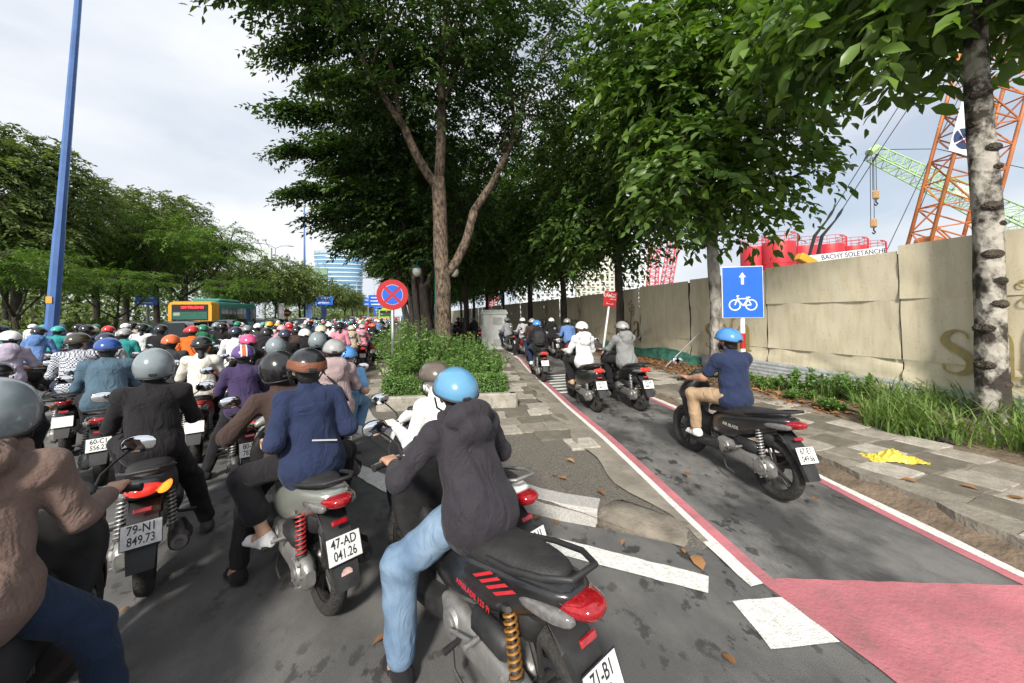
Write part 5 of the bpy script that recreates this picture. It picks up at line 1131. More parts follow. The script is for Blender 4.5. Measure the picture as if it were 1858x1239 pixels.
# helmets
def helmet_mesh(kind, nphi=40, nth=14):
    V = []; Fc = []
    rx_, ry_, rz_ = {'half': (.121, .143, .124), 'threeq': (.126, .150, .150), 'cap': (.130, .150, .118)}[kind]
    def thm(p):   # polar limit by azimuth (p=pi/2 is the front)
        f = math.sin(p)
        if kind == 'threeq': return R(124)-R(30)*max(0, f)**1.2+R(4)*max(0, -f)
        if kind == 'half': return R(97)-R(14)*max(0, f)+R(9)*max(0, -f)**2
        return R(92)-R(10)*max(0, f)+R(6)*max(0, -f)
    for i in range(nth+3):
        for j in range(nphi):
            p = 2*PI*j/nphi; tm = thm(p); k = 1.0; t = tm*min(i, nth)/nth
            if i == nth+1: k = .965; t = tm*1.01
            if i == nth+2: k = .90; t = tm*.97
            bul = 1+.03*math.sin(t)**2
            V.append((rx_*k*bul*math.sin(t)*math.cos(p), ry_*k*bul*math.sin(t)*math.sin(p)-.008*(1-math.cos(t)), rz_*k*math.cos(t)))
    for i in range(nth+2):
        for j in range(nphi): Fc.append((i*nphi+j, (i+1)*nphi+j, (i+1)*nphi+(j+1) % nphi, i*nphi+(j+1) % nphi))
    rim = [Vector(V[nth*nphi+j]) for j in range(nphi)]; return V, Fc, rim
HM = {}
def helmet_parts(kind):
    if kind in HM: return HM[kind]
    V, Fc, rim = helmet_mesh(kind); sh = mesh('helmet', V, Fc, PBLK, True)
    mb = MB(); mb.tube(rim+[rim[0]], .006, 6, False); rm = mb.mesh('rim', PBLK, True)
    mb = MB(); mb.tube([(-.118, .01, -.04), (-.09, .045, -.11), (-.03, .075, -.158), (.03, .075, -.158), (.09, .045, -.11), (.118, .01, -.04)], .006, 5); st = mb.mesh('strap', PBLK, True)
    mb = MB(); z0 = {'half': .02, 'threeq': .01, 'cap': .02}[kind]; rows = []
    for i in range(4):
        rows.append([Vector((lerp(-.105, .105, j/10)*(1-.12*i/3), .135+.018*i-1.9*(lerp(-.105, .105, j/10))**2*(1.3), z0+.012-.014*i)) for j in range(11)])
    for i in range(3): mb.add(rows[i]+rows[i+1], [(j, j+1, j+12, j+11) for j in range(10)])
    pk = mb.mesh('peak', PBLK, True)
    mb = MB(); mb.box((0, -.156 if kind != 'threeq' else -.150, -.018 if kind != 'threeq' else -.055), (.05, .012, .026), bev=.005); cl = mb.mesh('clip', PBLK)
    HM[kind] = (sh, rm, st, pk, cl); return HM[kind]
HC = {}
def hpaint(n, c, rough=.22, coat=.6, dirt=.06):
    if n not in HC: HC[n] = M('helmet_'+n, c, rough, var=.06, scale=6, coat=coat, dirt=dirt, metal=.25 if 'metal' in n else 0)
    return HC[n]
for n_, c in dict(black=(.012, .012, .013), grey=(.20, .235, .25), silver_metal=(.38, .37, .36), white=(.74, .75, .74), blue=(.11, .29, .47), royal=(.02, .07, .28), brown=(.11, .085, .065), purple=(.10, .05, .20), pink=(.62, .08, .22), palepink=(.62, .33, .36), orange=(.68, .13, .035), red=(.55, .03, .03), teal=(.04, .36, .33), green=(.02, .18, .10), yellow=(.75, .42, .02), cream=(.55, .50, .36), olive=(.05, .045, .025), navy=(.025, .03, .06), skyblue=(.07, .25, .58)).items(): hpaint(n_, c)
HC['olive'].node_tree.nodes['Principled BSDF'].inputs['Roughness'].default_value = .2

def add_helmet(person, bd, kind, col, peak=True, clip=True, lift=.0, mats=None, s=1.0):
    m4 = Matrix.Translation(bd['hc']) @ bd['hm'].to_4x4() @ Matrix.Translation((0, -.006, .030+lift))
    sh, rm, st, pk, cl = helmet_parts(kind)
    hmo = ob('helmet', sh, person); setm(hmo, HC[col]); hmo.matrix_local = m4 @ Matrix.Scale(s, 4)
    for nm, me in (('rim', rm), ('strap', st), ('peak', pk), ('clip', cl)):
        if nm == 'peak' and not peak or nm == 'clip' and not clip: continue
        o = ob(nm, me, hmo); setm(o, (mats or {}).get(nm, HC[col] if nm == 'peak' else PBLK))
    return hmo
def hair_part(person, bd, col=(.012, .010, .009), tail=False):
    key = 'hair%d' % tail
    m4 = Matrix.Translation(bd['hc']) @ bd['hm'].to_4x4()
    if key not in BM:
        S_ = SDF(); S_.ell((0, -.020, .015), (.082, .092, .10), .02).ell((0, -.062, -.055), (.062, .036, .055), .03)
        if tail: S_.chain([(0, -.085, -.06), (0, -.125, -.13), (.005, -.12, -.25), (0, -.10, -.36)], [.030, .034, .030, .012], .02)
        S_.wr = .0025; S_.cut = [((0, .045, 0), (0, 1, 0))]; BM[key] = S_.mesh(.012, 'hair', PBLK)
    o = ob('hair', BM[key], person); setm(o, M('hair_black', col, .5, var=.3, scale=40, bump=.5, bscale=120)); o.matrix_local = m4; return o
def mask_part(person, bd, m):
    if 'mask' not in BM:
        S_ = SDF(); S_.ell((0, .052, -.055), (.066, .062, .052), .02); S_.cut = [((0, .0, 0), (0, -1, 0))]; BM['mask'] = S_.mesh(.011, 'face_mask', PBLK)
    o = ob('face_mask', BM['mask'], person); setm(o, m); o.matrix_local = Matrix.Translation(bd['hc']) @ bd['hm'].to_4x4(); return o

BODY = {}
def person(loc, rz, bd, label, top='black', trousers='black', shoes='black', helmet=('half', 'black'), skin=None, group=None, lean=0., peak=True, hair=None, mask=None, shoe_parts=True, s=1.0, clip=True):
    t = empty('person', loc, rz, label, 'person', group); t.rotation_euler = (0, lean, rz); t.scale = (s, s, s)
    b = ob('body', bd['body'], t); setm(b, skin or SKIN)
    g = ob('top', bd['top'], t); setm(g, CL[top]); g = ob('trousers', bd['trousers'], t); setm(g, CL[trousers])
    if shoe_parts:
        for sh in bd['shoes']: o = ob('shoe', sh, t); setm(o, CL[shoes])
    if helmet: add_helmet(t, bd, helmet[0], helmet[1], peak, clip)
    if helmet and shoe_parts and len(label) % 3 == 0:
        hm_ = [c_ for c_ in t.children if c_.name.startswith('helmet')][0]; mb = MB(); mb.box((.02, -.141, .012), (.055, .006, .020), rot=(-.1, 0, .1)); o = mb.build('helmet_sticker', M('sticker_pale', (.6, .58, .5), .5), hm_)
    if hair: hair_part(t, bd, tail=hair == 'tail')
    if mask: mask_part(t, bd, CL[mask])
    return t
# ================================================================== riders
def at_rear(px, py, rz): p = G(px, py); return Vector((p.x-math.sin(rz)*.64, p.y+math.cos(rz)*.64, 0))
Hh = .0115
DOWNL = ((-.34, .06, .095), (.14, .20, .43))
# --- black jacket, blue helmet, on the near black bike
rz = R(24.5); loc = Vector((.275, 2.10, 0))
bk = make_bike(loc, rz, 'black', 'black motorbike with red side stripes under the rider in blue helmet, plate 71-B1', ('71-B1', '..98'), spring='gold', rail=PBLK, steer=.10)
REDTX = M('decal_red', (.50, .02, .03), .4, var=.1, dirt=.2); GREYTX = M('decal_grey', (.40, .39, .37), .4, var=.1)
def decal(bike, txt, m, loc_, rot, size): o = ob('decal_lettering', text_mesh(txt, size, m, .001), bike, loc_, rot)
decal(bk, 'AIRBLADE 125 Fi', REDTX, (-.1725, -.36, .60), (PI/2, 0, -PI/2+.02), .036)
for i in range(4): mb = MB(); mb.add([(-.167, -.36-.05*i, .69), (-.167, -.385-.05*i, .69), (-.152, -.50-.05*i, .755), (-.152, -.475-.05*i, .755)], [(0, 1, 2, 3)]); mb.build('stripe_decal', REDTX, bk)
bE = build_body('E', lean=22, head=(-8, -6, 0), feet=((-.33, .06, .095), (.14, .2, .43)), footdir=((-.1, 1, 0), (0, 1, 0)), hood=True, h=Hh, ls=1.13, bulk=1.12, legw=1.22, knee_out=(.6, .3), hip=(0, -.17, .865), torso=.46, elbow=((-.7, -.2, -.7), (.6, -.3, -.7)))
pE = person(loc, rz, bE, 'person in a black hooded jacket and pale jeans wearing a sky-blue helmet', 'black', 'washed', 'black', ('half', 'blue'), hair='short', peak=False)
CL['blackjacket'] = cloth('blackjacket', (.030, .027, .033), .75)
for c in pE.children:
    if c.name.startswith('top'): setm(c, CL['blackjacket'])
# --- pair on the silver scooter
rz = R(30); loc = at_rear(590, 1105, rz)
bk = make_bike(loc, rz, 'silver', 'silver-green scooter with red rear spring carrying two people, plate 47-AD 041.26', ('47-AD', '041.26'), spring='red', lit=False)
mb = MB(); mb.prism([(.035*math.cos(a)*(1 if math.sin(a) > 0 else .8), .04*math.sin(a)) for a in np.linspace(0, 2*PI, 12, endpoint=False)], .003); mb.build('round_sticker', M('sticker', (.55, .36, .32), .6, var=.4, scale=60), bk, loc=(0, -.998, .385), rot=(R(68), 0, 0))
bD = build_body('D', hip=(0, .0, .865), lean=16, sway=-7, head=(4, 6, -8), feet=DOWNL, footdir=((-.2, 1, 0), (0, 1, 0)), h=Hh, ls=1.03, bulk=1.03, elbow=((-.6, -.3, -.5), (.5, -.3, -.7)))
person(loc, rz, bD, 'driver in a brown jacket and glossy black helmet on the silver-green scooter', 'brown', 'black', 'black', ('threeq', 'black'), hair='short')
bC = build_body('C', hip=(0, -.40, .905), lean=6, head=(-4, 0, 3), hands=((-.21, -.20, 1.0), (.21, -.20, 1.0)), hands_free=(True, True), feet=((-.235, -.20, .40), (.235, -.20, .40)), footdir=((-.5, .9, 0), (.5, .9, 0)), h=Hh, fem=True, pants='crop', skirt=True, bulk=1.08, knee_out=(.9, .9), elbow=((-.3, -1, -.4), (.3, -1, -.4)))
pC = person(loc, rz, bC, 'passenger in a navy jacket, black culottes and white clogs on the silver-green scooter', 'navy', 'black', 'white', ('half', 'black'), hair='short', skin=SKIN2, peak=False)
# brown leather band round the helmet
def band(helm, kind, m, z0, z1, k=1.012):
    V, Fc, rim = helmet_mesh(kind); n = 40; rows = [i for i in range(15) if z0 <= V[i*n][2] <= z1]; mb = MB(); mb.loft([[Vector(v)*k for v in V[i*n:(i+1)*n]] for i in rows], caps=False); mb.build('band', m, helm, smooth=True)
hh_ = [c for c in pC.children if c.name.startswith('helmet')][0]; band(hh_, 'half', M('leather_brown', (.20, .065, .03), .55, var=.2, scale=10, bump=.3), -.05, .055)
mb = MB(); mb.box((0, 0, 0), (.16, .004, .010), rot=(0, .22, 0)); mb.build('reflective_piping', M('reflective', (.6, .6, .6), .4, var=.1), pC, loc=Vector(bC['T'](.04, -.146, .12)), rot=(R(-4), 0, 0))
# --- black shirt, grey helmet
rz = R(25); loc = at_rear(265, 1072, rz)
bk = make_bike(loc, rz, 'matt', 'black scooter with lit tail lamp and orange indicator, plate 79-N1 849.73', ('79-N1', '849.73'), lit=True, ind=None)
for c in bk.children:
    if c.name.startswith('indicator') and c.data is BM['indr']: setm(c, ORANGE_ON)
bB = build_body('B', lean=9, head=(0, 0, 0), feet=((-.14, .18, .43), (.34, .02, .095)), h=Hh, bulk=1.07, sleeve='long', jacket=False)
person(loc, rz, bB, 'person in a loose black shirt with a plain grey helmet', 'black', 'black', 'charcoal', ('threeq', 'grey'), hair='short', peak=False)
# --- white shirt, brown helmet on white and black bike
rz = R(28); loc = Vector((.26, 2.93, 0))
bk = make_bike(loc, rz, 'white', 'white and black scooter hidden behind the black jacket, plate ending 7049', ('74-N1', '7049'), inner=None, rail=ALU, steer=.05)
bF = build_body('F', lean=24, head=(6, 2, 0), h=Hh, fem=True, feet=((-.14, .2, .43), (.14, .2, .43)), hip=(0, -.10, .84), torso=.42, bulk=1.06)
person(loc, rz, bF, 'person in a white shirt and gloves with a brown helmet, leaning to the handlebar', 'white', 'black', 'black', ('half', 'brown'), skin=CL['offwhite'], mask='white')
# --- brown hoodie, foreground
rz = R(14); loc = Vector((-1.60, 1.97, 0))
bk = make_bike(loc, rz, 'matt', 'black scooter under the person in the taupe hoodie', None)
bA = build_body('A', lean=12, head=(-6, 2, 0), hood=True, h=Hh, bulk=1.08, feet=((-.14, .2, .43), (.33, .12, .095)), footdir=((0, 1, 0), (.1, 1, 0)), ls=1.04, knee_out=(.3, .7), torso=.48)
person(loc, rz, bA, 'person in a taupe hoodie and dark jeans with a dull grey-blue helmet', 'taupe', 'denim_dark', 'black', ('threeq', 'grey'), hair='short', peak=False)
# --- navy T-shirt in the bike lane
rz = math.atan2(-.11, 1.26); loc = at_rear(1410, 912, rz); loc.z = zl(loc.y)-.004
bk = make_bike(loc, rz, 'black', 'black motorbike alone in the bike lane by the blue sign, plate 67-E1 049.66', ('67-E1', '049.66'), steer=.12)
decal(bk, 'AIR BLADE', GREYTX, (-.175, -.26, .60), (PI/2, 0, -PI/2+.02), .045)
bN = build_body('N', lean=3, head=(8, 0, 0), sleeve='short', jacket=False, h=Hh, bulk=1.08, feet=((-.19, .26, .42), (.15, .2, .43)), hip=(0, -.13, .87), torso=.475)
person(loc, rz, bN, 'person in a navy T-shirt and khaki trousers with blue helmet, riding the bike lane', 'navy', 'khaki', 'white', ('half', 'skyblue'), hair='short', mask='black', peak=False)
# --- bike lane group
bW = build_body('W', lean=6, hood=True, fem=True, h=.016, head=(0, 0, 0)); bGm = build_body('Gm', lean=10, hood=True, h=.016, bulk=1.1, hip=(0, -.2, .865))
def lane_rider(px, py, rz, bd, colour, plate, lb, lp, top, tr, hel, retro=False, shoes='black', **kw):
    l_ = at_rear(px, py, rz); l_.z = zl(l_.y)-.004; make_bike(l_, rz, colour, lb, plate, retro=retro, detail=2, lit=True); return person(l_, rz, bd, lp, top, tr, shoes, hel, **kw)
lane_rider(1080, 757, R(-6), bW, 'black', ('60-F3', '046.22'), 'black rounded scooter in the bike lane under the white hooded jacket, plate 60-F3', 'person in a white hooded jacket and white helmet on the rounded black scooter', 'white', 'black', ('half', 'white'), True, 'khaki')
lane_rider(1160, 755, R(-4), bGm, 'black', ('72-E4', '448.51'), 'black motorbike in the bike lane under the grey hoodie, plate 72-E4', 'person in a grey hoodie and dark chrome helmet riding beside the verge', 'grey', 'black', ('half', 'silver_metal'))
DR = [build_body('d1', lean=8), build_body('d2', lean=14, hood=True), build_body('d3', lean=6, fem=True, feet=((-.36, .02, .095), (.14, .2, .43))), build_body('d4', lean=18, bulk=1.08, feet=((-.14, .2, .43), (.36, .04, .095))), build_body('d5', lean=4, fem=True, hood=True, head=(14, 0, 0)), build_body('d6', lean=10, bulk=1.12, jacket=False, sleeve='short')]
PIL = build_body('p1', hip=(0, -.44, .905), lean=4, hands=((-.19, -.18, 1.0), (.19, -.18, 1.0)), hands_free=(True, True), feet=((-.22, -.22, .42), (.22, -.22, .42)), fem=True, elbow=((-.3, -1, -.4), (.3, -1, -.4)))
lane_rider(985, 700, R(-8), DR[1], 'black', ('47-B1', '015.31'), 'black motorbike with lit tail lamp carrying the rider with a black backpack', 'person in black with a pale blue helmet and a black backpack', 'black', 'denim_dark', ('half', 'skyblue'), shoes='white')
def backpack(loc, rz, m, label, y0=-.29, z0=1.13, s=1.0):
    t = empty('backpack', loc, rz, label, 'backpack'); mb = MB(); mb.loft([sup(0, y, z0-.02*k, w_, h_, 14, 3.2) for k, (y, w_, h_) in enumerate(((y0+.06, .12, .17), (y0+.02, .15, .20), (y0-.04, .15, .20), (y0-.09, .12, .16), (y0-.105, .08, .12)))]); o = ob('bag', subdiv(mb.mesh('bag', m, True)), t)
    mb = MB(); mb.loft([sup(0, y, z0-.10, w_, h_, 12, 3.2) for (y, w_, h_) in ((y0-.08, .11, .075), (y0-.115, .105, .07), (y0-.125, .08, .05))]); ob('front_pocket', subdiv(mb.mesh('front_pocket', m, True)), t)
    for s_ in (-1, 1): mb = MB(); mb.tube([(s_*.09, y0+.06, z0+.15), (s_*.10, y0+.16, z0+.21), (s_*.11, y0+.26, z0+.16)], .014, 6); mb.build('strap', m, t, smooth=True)
    return t
l_ = at_rear(985, 700, R(-8)); backpack((l_.x, l_.y, zl(l_.y)), R(-8), cloth('packblack', (.03, .03, .032), .7), 'black backpack worn by the rider in the bike lane', -.28)
for (px, py, rz, top, hel, col, lab, k) in ((1042, 668, -6, 'midblue', 'silver_metal', 'red', 'rider in a blue shirt with silver helmet ahead of the white jacket', 3), (1010, 655, -6, 'black', 'white', 'black', 'rider in a black jacket and white helmet ahead in the lane', 1), (958, 652, 2, 'lightgrey', 'white', 'red', 'rider in a pale grey top with a white helmet near the cabinet', 2), (975, 668, -4, 'brown', 'silver_metal', 'red', 'rider in dark brown with a grey helmet turning near the cabinet', 0), (931, 645, 10, 'lightgrey', 'grey', 'black', 'rider in pale grey half hidden behind the white cabinet', 0), (868, 632, 12, 'charcoal', 'grey', 'black', 'rider in charcoal beyond the planter shrubs left of the cabinet', 1), (850, 630, 12, 'brown', 'black', 'black', 'rider in brown beyond the planter shrubs', 3), (838, 626, 12, 'black', 'black', 'red', 'rider in black furthest along the shaded lane', 0)):
    l_ = at_rear(px, py, R(rz)); l_.z = zl(l_.y)-.004; make_bike(l_, R(rz), col, col+' motorbike of the '+' '.join(lab.split()[:9]), ('5%d-F1' % (k+1), '%03d.%02d' % (px % 1000, py % 100)), detail=1, lit=True, group='motorbikes ahead in the bike lane')
    person(l_, R(rz), DR[k], lab, top, 'black' if k else 'denim_dark', 'black', ('half', hel), hair='short', group='riders ahead in the bike lane')

# --- the road: riders placed one by one (helmet pixel, depth)
def yhz(px): return 572+.01396*(740-px)
def crowd(px, py, D, rzd, bd, colour, top, hel, lab, tr='black', plate=None, kind='half', detail=2, pil=None, lit=False, retro=False, hair='short', mask=None, shoes='black', group=None, peak=True):
    z = CAMH-(py-yhz(px))/FPX*D; s = min(1.08, max(.92, z/1.50)); p = AD(px, py, D); rz = R(rzd)
    hc = bd['hc']; off = Matrix.Rotation(rz, 2) @ Vector((hc.x, hc.y))*s; loc = Vector((p.x-off.x, p.y-off.y, 0))
    make_bike(loc, rz, colour, ' '.join(('%s %s under the %s' % (colour if colour != 'matt' else 'black', 'scooter' if retro else 'motorbike', lab)).split()[:16]), plate, detail=detail, lit=lit, retro=retro, group=group and 'motorbikes in the traffic')
    t = person(loc, rz, bd, ' '.join(('person in '+lab).split()[:16]), top, tr, shoes, (kind, hel), hair=hair, mask=mask, s=s, group=group, peak=peak)
    if pil: person(loc, rz, PIL, ' '.join(('passenger in '+pil[2]+' riding behind '+lab).split()[:16]), pil[0], 'black', 'black', ('half', pil[1]), hair='tail', s=s, group=group)
    return t, loc, rz
# purple blazer
bG = build_body('G', lean=6, fem=True, h=.014, bulk=1.05, feet=((-.36, .02, .095), (.14, .2, .43)))
pG, lG, rG = crowd(441, 640, 4.55, 24, bG, 'grey', 'purple', 'purple', 'dark purple blazer with a purple helmet striped orange', plate=('80-B2', '783.47'), lit=True, kind='half', peak=False)
hG = [c for c in pG.children if c.name.startswith('helmet')][0]
V_, F_, rim_ = helmet_mesh('half'); n_ = 40
for (x0, x1, m_) in ((-.020, .020, HC['orange']), (-.034, -.020, HC['white']), (.020, .034, HC['white'])):
    rows = []
    for i in range(13):
        a = lerp(R(-70), R(98), i/12); r2 = []
        for x in (x0, x1):
            sx = x/.128; c = math.sqrt(1-sx*sx); r2.append(Vector((x*1.02, -.150*1.02*1.02*math.sin(a)*c-.008*(1-math.cos(a)), .122*1.02*math.cos(a)*c)))
        rows.append(r2)
    mb = MB(); mb.loft(rows, close=False, caps=False); mb.build('helmet_stripe', m_, hG, smooth=True)
mask_ = None
# pink hoodie with sling bag and the child in front
bH = build_body('H', lean=5, hood=True, fem=True, h=.014, bulk=1.1)
l_ = Vector((-.83, 4.75, 0)); rzH = R(10)
make_bike(l_, rzH, 'red', 'dark red motorbike with chrome rear rack by the kerb, plate AC 03.84', ('70-AC', '03.84'), rail=CHROME, lit=True)
person(l_, rzH, bH, 'person in a printed mauve hoodie with sling strap and silver helmet by the kerb', 'mauve', 'denim', 'white', ('half', 'silver_metal'), hair='short')
mb = MB(); Tt = bH['T']; mb.tube([Tt(-.15, -.11, .43), Tt(-.06, -.155, .33), Tt(.06, -.158, .18), Tt(.13, -.135, .05)], .016, 6); sb = mb.build('sling_bag', CL['black'], None, smooth=True); sb.location = l_; sb.rotation_euler = (0, 0, rzH); tag(sb, 'black sling strap across the printed mauve hoodie', 'bag')
kid = build_body('kid', hip=(0, .16, .84), lean=4, sleeve='short', jacket=False, torso=.36, fem=True, hands=((-.2, .36, 1.0), (.2, .36, 1.0)))
person(l_+Vector((.10, .25, 0)), rzH, kid, 'small child in a light blue T-shirt sitting in front of the mauve hoodie', 'skyblue', 'denim', 'white', ('half', 'skyblue'), skin=SKIN2)
l2 = Vector((-1.38, 6.5, 0)); make_bike(l2, R(8), 'red', 'red motorbike tight against the kerb ahead of the mauve hoodie', ('67-AC', '2.28'), rail=CHROME)
person(l2, R(8), DR[2], 'person in a black jacket with a grey helmet beside the planter kerb', 'black', 'black', 'black', ('threeq', 'grey'))
bI = build_body('I', lean=13, h=.015, bulk=1.12); bJ = build_body('J', lean=16, h=.015, bulk=1.05, jacket=False, head=(-30, 0, 0)); bK = build_body('K', lean=8, h=.015, fem=True)
crowd(196, 626, 4.75, 28, bI, 'black', 'slate', 'royal', 'slate blue sweatshirt with a blue sports helmet', plate=('60-C1', '556.23'))
crowd(143, 614, 5.7, 26, bJ, 'black', 'check', 'olive', 'checked shirt with a shiny olive helmet', 'denim_dark')
crowd(366, 623, 5.4, 20, bK, 'red', 'offwhite', 'black', 'off-white blouse with a black helmet and pink hair tie', hair='tail')
crowd(18, 612, 6.3, 28, DR[4], 'brown', 'lavender', 'white', 'lavender shirt with a white helmet near the mast', hair='tail')
crowd(-8, 700, 3.6, 20, DR[0], 'black', 'black', 'black', 'black jacket cut by the left side behind the taupe hoodie')
crowd(500, 627, 5.3, 20, DR[0], 'black', 'black', 'grey', 'black jacket with matt grey helmet between purple blazer and driver', kind='threeq', peak=False)
LIST = [(71, 600, 9.3, 1, 'midblue', 'black', 'blue hoodie with a black helmet', 'black'), (106, 598, 10.5, 0, 'teal', 'teal', 'teal jacket with a teal helmet', 'black'), (167, 599, 9.6, 2, 'beige', 'cream', 'beige pink top with a cream helmet', 'white'), (192, 612, 6.5, 3, 'lightgrey', 'navy', 'pale grey jacket with a navy helmet', 'black'),
 (226, 602, 8.6, 3, 'teal', 'silver_metal', 'teal delivery jacket with a metallic helmet', 'black'), (197, 597, 10.2, 1, 'brown', 'red', 'brown coat with a red helmet', 'red'), (310, 618, 6.3, 0, 'charcoal', 'orange', 'charcoal coat with a bright orange helmet', 'black'), (266, 596, 10.5, 5, 'white', 'green', 'white shirt with crossed straps and dark green helmet', 'black'), (293, 596, 9.6, 5, 'black', 'black', 'black T-shirt with a black helmet ahead of the grey helmet', 'blue'),
 (349, 597, 9.2, 3, 'orange', 'red', 'orange high-visibility jacket with a red helmet', 'black'), (368, 595, 10.3, 1, 'green', 'green', 'green jacket with a green helmet', 'green'), (427, 601, 8.4, 0, 'white', 'navy', 'crisp white shirt with a dark helmet', 'black'), (408, 594, 11.5, 4, 'pink', 'palepink', 'pale pink coat with a pink helmet', 'white'), (450, 618, 6.2, 4, 'black', 'pink', 'black coat with a bright pink helmet', 'red'), (448, 597, 10.6, 2, 'lavender', 'grey', 'lavender blouse with a grey helmet', 'white'),
 (484, 602, 8.2, 1, 'black', 'black', 'black hoodie with a glossy black helmet', 'black'), (517, 606, 7.7, 0, 'black', 'navy', 'black jacket with an open navy helmet', 'black'), (553, 604, 8.0, 1, 'black', 'white', 'black piped jacket with a white helmet', 'silver'), (582, 597, 8.9, 1, 'navy', 'cream', 'navy hoodie with a cream helmet', 'black'), (489, 589, 13.2, 2, 'offwhite', 'yellow', 'off-white coat with a yellow helmet', 'black'), (511, 596, 10.9, 4, 'pink', 'palepink', 'pink hoodie with a blush helmet', 'red'), (525, 591, 13.0, 1, 'red', 'red', 'red hooded coat with a red helmet', 'black'),
 (615, 593, 11.0, 3, 'lightgrey', 'black', 'pale grey shirt wearing a grey backpack and black helmet', 'blue'), (638, 595, 12.2, 1, 'beige', 'cream', 'cream hoodie with a cream helmet', 'red'), (657, 593, 13.5, 4, 'pink', 'palepink', 'pink coat with a blush helmet near the kerb', 'red'), (677, 590, 15.2, 1, 'black', 'orange', 'black hoodie with an orange helmet near the kerb', 'red'), (142, 589, 12.5, 2, 'lavender', 'black', 'lilac blouse with a black and pink helmet', 'black'), (6, 585, 12, 0, 'grey', 'navy', 'grey jacket with a navy helmet by the hedge', 'black'),
 (80, 592, 12.6, 0, 'teal', 'teal', 'teal jacket by the foot of the blue mast', 'black'), (110, 590, 13.5, 0, 'navy', 'royal', 'navy coat with royal blue helmet', 'black'), (173, 586, 13.5, 1, 'green', 'green', 'dark green hooded raincoat', 'black'), (228, 589, 13.0, 2, 'white', 'white', 'white blouse with a white helmet', 'white'), (250, 588, 14, 0, 'charcoal', 'grey', 'charcoal shirt with a grey helmet', 'black'), (330, 589, 13, 5, 'white', 'navy', 'white T-shirt with a navy helmet beside the dark car', 'black'), (393, 590, 12.6, 5, 'black', 'grey', 'black printed T-shirt with a grey helmet', 'black'), (431, 587, 14.5, 0, 'green', 'green', 'green ride jacket with a green helmet', 'green'), (550, 592, 12.0, 3, 'charcoal', 'grey', 'charcoal jacket with a grey helmet', 'black'), (565, 589, 14.2, 1, 'lightgrey', 'white', 'pale hoodie with a white helmet', 'black'), (598, 590, 14.5, 2, 'white', 'white', 'white coat with a white helmet', 'red'), (468, 592, 12.4, 0, 'charcoal', 'white', 'charcoal shirt with a white helmet', 'black'), (538, 597, 10.2, 3, 'brown', 'black', 'brown shirt with a black helmet', 'black'), (60, 590, 15, 4, 'white', 'white', 'white raincoat by the hedge', 'red')]
used = []
tops_ = ['white', 'pink', 'navy', 'grey', 'beige', 'black', 'teal']; hels_ = ['white', 'pink', 'black', 'cream', 'royal']
for i, (px, py, D, k, top, hel, lab, col) in enumerate(LIST):
    rz_ = max(4, 26-1.9*(D-4)); t, l_, r1 = crowd(px, py, D, rz_+random.uniform(-4, 4), DR[k], col, top, hel, lab, detail=2 if D < 9 else 1, lit=i % 3 == 0, plate=('59-X%d' % (i % 9+1), '%03d.%02d' % ((i*137) % 1000, (i*53) % 100)) if D < 12 else None, retro=i % 4 == 1, pil=(tops_[i % 7], hels_[i % 5], 'a %s top' % tops_[i % 7]) if i % 5 == 2 and D > 8 else None, group='riders in the queue', tr='denim_dark' if i % 3 else 'black', hair='tail' if k in (2, 4) else 'short')
    used.append((l_.x, l_.y))
    if px == 615: backpack((l_.x, l_.y, 0), r1, cloth('packgrey', (.24, .25, .26), .8), 'grey backpack worn by the rider in a pale grey shirt', -.25)
# --- the far queue
tops = ['white', 'black', 'black', 'navy', 'teal', 'pink', 'lightgrey', 'charcoal', 'green', 'beige', 'midblue', 'offwhite', 'red', 'lavender', 'brown', 'grey']
hels = ['white', 'white', 'black', 'black', 'grey', 'silver_metal', 'teal', 'green', 'palepink', 'red', 'cream', 'royal', 'navy', 'orange', 'yellow']
cn = dict(offwhite='off-white', lightgrey='pale grey', midblue='mid blue', silver_metal='silver', palepink='blush', royal='royal blue')
rf = random.Random(12); FARN = 0
y = 13.2
while y < 66:
    for i in range(9):
        x = -2.15-.98*i+rf.uniform(-.22, .22); yy = y+rf.uniform(-.7, .7)
        if x < -8.6 or rf.random() < .10 or any((x-a)**2+((yy-b)*.55)**2 < .42 for a, b in used) or FARN >= 215: continue
        k = rf.randrange(6); tp, hl, bc = rf.choice(tops), rf.choice(hels), rf.choice(['black', 'black', 'red', 'blue', 'white', 'grey']); used.append((x, yy)); FARN += 1
        rz_ = R(rf.uniform(-1, 5)); s = rf.uniform(.96, 1.04); a, b = cn.get(tp, tp), cn.get(hl, hl)
        far_bike((x, yy, 0), rz_, bc, '%s motorbike in the packed queue down the road' % bc, 'motorbikes far down the road')
        person((x, yy, 0), rz_, DR[k], 'distant rider in a %s top and %s helmet in the packed queue' % (a, b), tp, 'black', 'black', ('half', hl), s=s, group='riders far down the road', shoe_parts=False, peak=False, clip=False)
    y += 2.05
